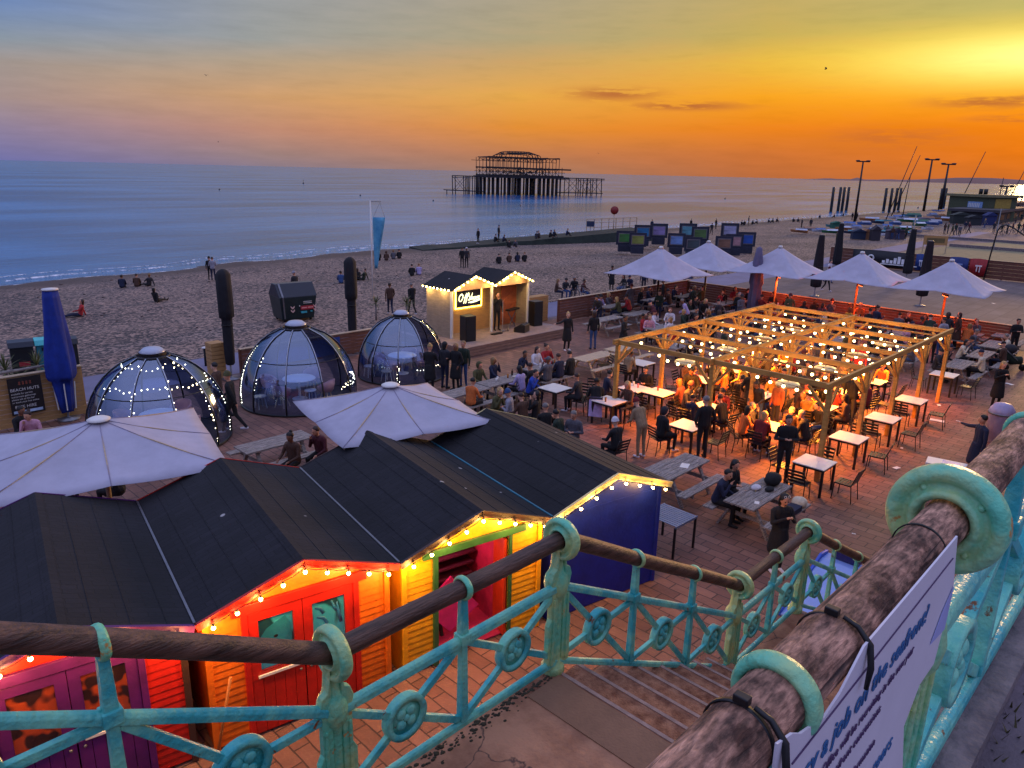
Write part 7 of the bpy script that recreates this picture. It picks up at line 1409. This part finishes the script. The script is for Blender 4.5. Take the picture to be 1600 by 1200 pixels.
# beach
GB = 'people sitting about on the shingle'
def sea_at(x, y):
    z = -.4
    for _ in range(8): p = at(x, y, z); z = beachz(p.x, p.y)
    return p.x, p.y, z
for x, y, dg, po, t, l, g_, gc, wh in ((329, 437, 50, 'hold', 'black', 'black', 'beanie', 'black', 'left of the pair with a dog by the water'), (334, 438, 60, 'fold', 'pale grey', 'navy', 'short', 'black', 'right of the pair with a dog'),
   (191, 450, 60, 'ground', 'navy', 'black', 'short', 'black', 'on the shingle, leftmost of three near the water'), (214, 448, 60, 'ground', 'brown', 'black', 'short', 'brown', 'on the shingle, middle of three near the water'), (233, 447, 100, 'ground2', 'charcoal', 'black', 'short', 'fair', 'lying back, rightmost of three near the water'), (245, 472, 30, 'ground2', 'black', 'black', 'long', 'black', 'alone on the shingle below the three'), (126, 494, 170, 'ground2', 'red', 'navy', 'long', 'brown', 'in bright red behind the blue parasol'),
   (592, 407, 60, 'ground', 'black', 'black', 'short', 'black', 'right of the flag, leftmost'), (604, 407, 60, 'ground', 'brown', 'black', 'hood', 'brown', 'right of the flag, second'), (615, 405, 60, 'ground', 'grey', 'black', 'short', 'fair', 'right of the flag, third'), (624, 404, 60, 'ground', 'black', 'black', 'beanie', 'navy', 'right of the flag, rightmost'),
   (533, 443, 60, 'ground', 'denim blue', 'black', 'short', 'black', 'left of the flag pole on the shingle'), (560, 438, 80, 'ground', 'black', 'black', 'long', 'brown', 'left of the flag pole, left of a lying one'), (568, 438, 120, 'ground2', 'dark green', 'black', 'short', 'brown', 'lying just left of the flag pole'), (644, 431, 60, 'ground', 'black', 'black', 'short', 'black', 'above the stage hut roof, left one of two'), (655, 430, 60, 'ground', 'lilac', 'black', 'short', 'fair', 'above the stage hut roof, right one of two'),
   (722, 418, 60, 'hold', 'black', 'black', 'short', 'black', 'standing just behind the stage roof, left one'), (729, 418, 70, 'stand', 'charcoal', 'black', 'cap', 'white', 'standing just behind the stage roof, right one'), (780, 412, 60, 'ground', 'black', 'black', 'short', 'black', 'behind the stage roof ridge on the shingle'), (796, 410, 60, 'ground', 'brown', 'black', 'short', 'brown', 'behind the stage gable, second of four'), (809, 409, 60, 'ground', 'navy', 'black', 'long', 'black', 'behind the stage gable, third of four'), (820, 409, 60, 'ground', 'black', 'black', 'short', 'fair', 'behind the stage gable, last of four'),
   (796, 387, 60, 'ground', 'black', 'black', 'short', 'black', 'on the shingle below the groyne, left one'), (806, 386, 200, 'ground', 'grey', 'black', 'short', 'brown', 'on the shingle below the groyne, right one')):
    q = sea_at(x, y); person(q[0], q[1], q[2]-.03, dg, po, t, l, g_, gc, wh, GB)
q = sea_at(345, 440); dg_ = thing('dog', 'small white dog standing beside the pair at the water', 'dog', q, R(200)); mb = MB()
mb.tube([(-.25, 0, .36), (-.1, 0, .37), (.12, 0, .38), (.24, 0, .42)], [.08, .10, .12, .09], 10).ball((-.25, 0, .36), .08).tube([(.22, 0, .42), (.33, 0, .55)], [.08, .06], 8).ball((.36, 0, .58), .075, 0, 8).tube([(.38, 0, .57), (.48, 0, .54)], [.045, .03], 8).tube([(-.3, 0, .4), (-.42, 0, .52)], [.03, .015], 6)
for x_, y_ in ((.18, .06), (.18, -.06), (-.22, .06), (-.22, -.06)): mb.tube([(x_, y_, .34), (x_+(.03 if x_ < 0 else -.01), y_, .2), (x_-(.03 if x_ < 0 else 0), y_, .12), (x_, y_, .0)], [.055, .035, .025, .028], 8)
o = mb.build('body', CL['white'], dg_); r_ = o.modifiers.new('r', 'REMESH'); r_.mode = 'VOXEL'; r_.voxel_size = .016; r_.use_smooth_shade = True
GS_ = 'silhouetted people along the groyne and waterline'
sil = [(747, 379, 'stand', 'standing alone on the groyne'), (773, 377, 'ground', 'sitting on the groyne left of a standing one'), (779, 373, 'stand', 'standing between two seated on the groyne'), (786, 377, 'ground', 'sitting on the groyne right of a standing one'), (838, 372, 'ground', 'first of a pair seated farther along the groyne'), (843, 371, 'ground', 'second of a pair seated farther along the groyne'), (859, 370, 'ground', 'left one of the pair seated below the small sign'), (865, 369, 'ground', 'right one of the pair seated below the small sign'), (885, 367, 'ground', 'low on the groyne left of the small sign'),
 (1018, 360, 'stand', 'standing behind the third picture board'), (1079, 358, 'stand', 'behind the pale picture boards at the waterline'), (1086, 358, 'ground', 'crouched behind the pale picture boards'), (1111, 367, 'walk', 'walking left of the second tent parasol peak'), (1118, 358, 'stand', 'beside the walker above the picture boards'), (1158, 352, 'ground', 'in the waterline group, leftmost'), (1163, 352, 'ground', 'in the waterline group, second'), (1169, 352, 'stand', 'in the waterline group, standing'), (1175, 351, 'ground', 'in the waterline group, fourth'), (1183, 350, 'ground', 'in the waterline group, rightmost'), (1200, 348, 'ground', 'just right of the waterline group'), (1208, 348, 'ground', 'second right of the waterline group'), (1213, 347, 'ground', 'third right of the waterline group'),
 (1239, 347, 'ground', 'left of the two tall standing figures'), (1246, 347, 'ground', 'next to the two tall standing figures'), (1252, 357, 'stand', 'left of two standing atop the beach'), (1266, 357, 'stand', 'right of two standing atop the beach'), (1281, 341, 'ground', 'on the beach edge left of the first lamp post'), (1304, 340, 'ground', 'below the iron piles on the beach edge'), (1318, 338, 'ground', 'just left of the first lamp post'), (1331, 344, 'stand', 'standing at the foot of the first lamp post, left'), (1338, 345, 'stand', 'standing at the foot of the first lamp post, right'), (1397, 333, 'stand', 'on the beach edge behind the leaning masts'), (1405, 333, 'ground', 'seated behind the leaning masts'), (1434, 327, 'ground', 'seated below the second lamp post')]
for x, y, po, wh in sil:
    q = sea_at(x, y) if x > 900 else at(x, y+1.5, -1.0+1.75*(x-650)/350); k = math.dist(q, cam.location)/1160; g_ = pr.choice(GS); person(q[0], q[1], q[2], pr.uniform(0, 360), po, pr.choice(('black', 'navy', 'charcoal')), 'black', g_[0], g_[1], wh, GS_)
at_person(955, 455, 60, 'coat', 'black', 'black', 'short', 'black', 'standing on the path left of the first tent parasol')
for x, y, wh in ((868, 468, 'first in the row seated behind the planter wall'), (882, 466, 'second in the row seated behind the planter wall'), (897, 465, 'third in the row seated behind the planter wall'), (909, 468, 'beside a bicycle behind the seaward fence')): p = at(x, y); crowd(p.x, p.y, .0, pr.uniform(200, 320), 'sit', wh, 'people seated along the path wall', dark)
for k, (x, y) in enumerate(((975, 462), (984, 460), (1005, 457), (1022, 455), (1068, 447), (1080, 445), (1290, 455), (1293, 442))): p = at(x, y); crowd(p.x, p.y, 0, pr.uniform(0, 360), pr.choice(('walk', 'stand', 'sit')), ['behind the fence under the first tent parasol', 'second behind the fence under the first parasol', 'third behind the fence, under the first parasol', 'fourth behind the fence under the first parasol', 'between the first two tent parasols', 'left of the fence corner', 'in pale clothes beside the furled black parasol', 'on the plaza beside the furled black parasol'][k], 'walkers beyond the fence', ['white', 'pale grey'] if k > 5 else dark)
GC = 'walkers on the plaza by the boat park'
pc = [(1385, 372, 'left of the market stalls walkers'), (1393, 374, 'beside the black market stall'), (1402, 375, 'in front of the grey market stall, left'), (1414, 375, 'in front of the grey market stall, right'), (1475, 366, 'leftmost of the plaza group'), (1480, 365, 'second of the plaza group'), (1487, 369, 'in front in the plaza group'), (1492, 368, 'third in the plaza group'), (1498, 370, 'fourth in the plaza group'), (1507, 362, 'right of centre in the plaza group'), (1513, 365, 'rightmost of the plaza group'), (1552, 364, 'at the left of the cyclists'), (1564, 366, 'second among the cyclists'), (1573, 365, 'third among the cyclists'), (1581, 364, 'fourth among the cyclists'), (1590, 365, 'fifth among the cyclists'), (1597, 364, 'at the right edge among the cyclists'), (1537, 358, 'beside the blue stall cabin'), (1310, 390, 'hunched by the furled parasols'), (1306, 383, 'behind the furled black parasol on the plaza'), (1586, 350, 'far up the promenade at the right edge'), (1595, 346, 'farther up the promenade at the right edge')]
for x, y, wh in pc: p = at(x, y); crowd(p.x, p.y, 0, pr.uniform(0, 360), pr.choice(('walk', 'stand', 'fold')), wh, GC, dark)
def bike():
    T_ = thing('bicycle', 'x', 'bicycle')
    for x in (-.52, .52): MB().tube([(x+.33*math.cos(t), 0, .34+.33*math.sin(t)) for t in [k*.314 for k in range(20)]], .022, 5, close=True).build('wheel', MT['black'], T_)
    MB().tube([(-.52, 0, .34), (-.12, 0, .85), (.38, 0, .85), (-.05, 0, .3), (-.52, 0, .34)], .025, 5).tube([(.52, 0, .34), (.38, 0, .95)], .022, 5).tube([(-.12, 0, .85), (-.05, 0, .3)], .02, 5).build('frame', MT['steel'], T_)
    MB().bar((.38, -.25, .97), (.38, .25, .97), .03, .03).build('handlebar', MT['black'], T_); MB().box((-.26, -.06, .92), (0, .06, .97)).build('saddle', MT['black'], T_); return T_
b0, bu = bike(), [0]
for x, y, lb in ((1560, 367, 'bicycle among the cyclists, leftmost'), (1570, 367, 'bicycle among the cyclists, second'), (1580, 366, 'bicycle among the cyclists, third'), (1592, 366, 'bicycle among the cyclists, rightmost'), (908, 470, 'bicycle parked behind the seaward fence next to the planter wall'), (975, 466, 'pale bicycle behind the fence under the first tent parasol'), (968, 466, 'bicycle left of the pale one behind the fence')): p = at(x, y); put(b0, bu, (p.x, p.y, 0), rnd.uniform(0, 3), lb, 'bicycles')
# ================================================================ odds and ends on the open paving
p = at(1578, 578); T_ = thing('pushchair', 'dark pushchair with three wheels at the right-hand tables', 'pushchair', (p.x, p.y, 0), R(-60))
for x, y in ((-.3, -.25), (-.3, .25), (.45, 0)): MB().lathe([(0, -.03), (.15, -.03), (.15, .03), (0, .03)], (x, y, .15), 'Y', 16).build('wheel', MT['black'], T_)
MB().tube([(.45, 0, .15), (.1, .2, .5), (-.55, .22, 1.05)], .02, 6).tube([(.45, 0, .15), (.1, -.2, .5), (-.55, -.22, 1.05)], .02, 6).bar((-.55, -.24, 1.05), (-.55, .24, 1.05), .03, .03).build('frame', MT['steel'], T_)
mb = MB(); mb.tube([(.35, 0, .45), (.0, 0, .42), (-.25, 0, .65), (-.3, 0, .95)], [.17, .2, .2, .16], 10); mb.build('seat', CL['dark green'], T_); mb = MB(); mb.ball((-.15, 0, .9), .28, 0, 12, (1, .8, .75)); mb.build('hood', CL['charcoal'], T_)
T_ = thing('ice_cream_chest', 'white-topped black chest with a blue sticker beyond the upper rail', 'chest', (20.45, 4.3, 0), R(-80)); MB().box((-.42, -.24, .04), (.42, .24, .66)).build('cabinet', MT['black'], T_, .02); MB().box((-.45, -.27, .66), (.45, .27, .72)).build('lid', MT['white'], T_, .01); MB().box((-.1, -.2, .721), (.3, .2, .726)).build('sticker', cm('sticker_blue', '6a7fd0', .4), T_); MB().box((-.36, -.255, .12), (.36, -.241, .56)).build('side_panel', cm('lilac_panel', '8f84a8', .5), T_)
p = at(1556, 690); T_ = thing('domed_bin', 'lilac dome-topped bin just visible behind the collar of the upper rail', 'bin', (p.x, p.y, 0)); MB().lathe([(0, 0), (.3, 0), (.34, .9), (.36, .95), (.33, 1.05), (.22, 1.2), (0, 1.26)], n=20).build('body', cm('lilac_plastic', '9a92b4', .4), T_); MB().lathe([(.34, .9), (.38, .9), (.38, .95), (.34, .95)], n=20, close=True).build('rim', MT['steel'], T_)
p = at(1300, 915, .3)
T_ = thing('bouncy_slide', 'glossy bright blue plastic slide beyond the lowest railing', 'slide', (12.9, 4.2, 0), R(-2)); T_.scale = (.85, .8, .55); bl = mat('glossy_blue_plastic', '2f56c8', .25, .08, 3)
mb = MB(); mb.prism([(-1.2, 0), (.9, 0), (.9, 1.25), (.55, 1.3), (-.3, .62), (-1.2, .25)], -.55, -.48); mb.prism([(-1.2, 0), (.9, 0), (.9, 1.25), (.55, 1.3), (-.3, .62), (-1.2, .25)], .48, .55); mb.build('side_panel', bl, T_, .02)
MB().prism([(-1.2, .1), (.55, 1.15), (.9, 1.15), (.9, 1.1), (.55, 1.08), (-1.2, .04)], -.479, .479).build('chute', mat('pale_blue_plastic', '7f9ee0', .3, .05), T_); MB().box((.72, -.3, 1.16), (.95, .3, 1.5)).build('cap', cm('deep_blue_plastic', '131a5c', .2), T_)
for x, y, w, lb in ((1464, 657, .42, 'large white paper on the paving beside the gesturing person'), (1535, 655, .2, 'small white scrap right of the gesturing person'), (1401, 731, .22, 'white paper plate on the paving in front of the round post top'), (1409, 700, .12, 'crumpled white scrap near the third empty table'), (1334, 834, .08, 'tiny white scrap on the paving near the steps'), (1577, 600, .3, 'white scrap near the right edge of the paving'), (1497, 658, .12, 'white fragment near the large paper'), (1467, 633, .2, 'white scrap beside the fourth table'), (1552, 474, .25, 'white scrap out on the plaza')):
    p = at(x, y, .01); paper(p.x, p.y, .012, lb, w, w*.6, rnd.uniform(0, 180))
for o in [q for q in bpy.data.objects if q.get('label') == 'x']:
    for ch in list(o.children): bpy.data.objects.remove(ch)
    bpy.data.objects.remove(o)
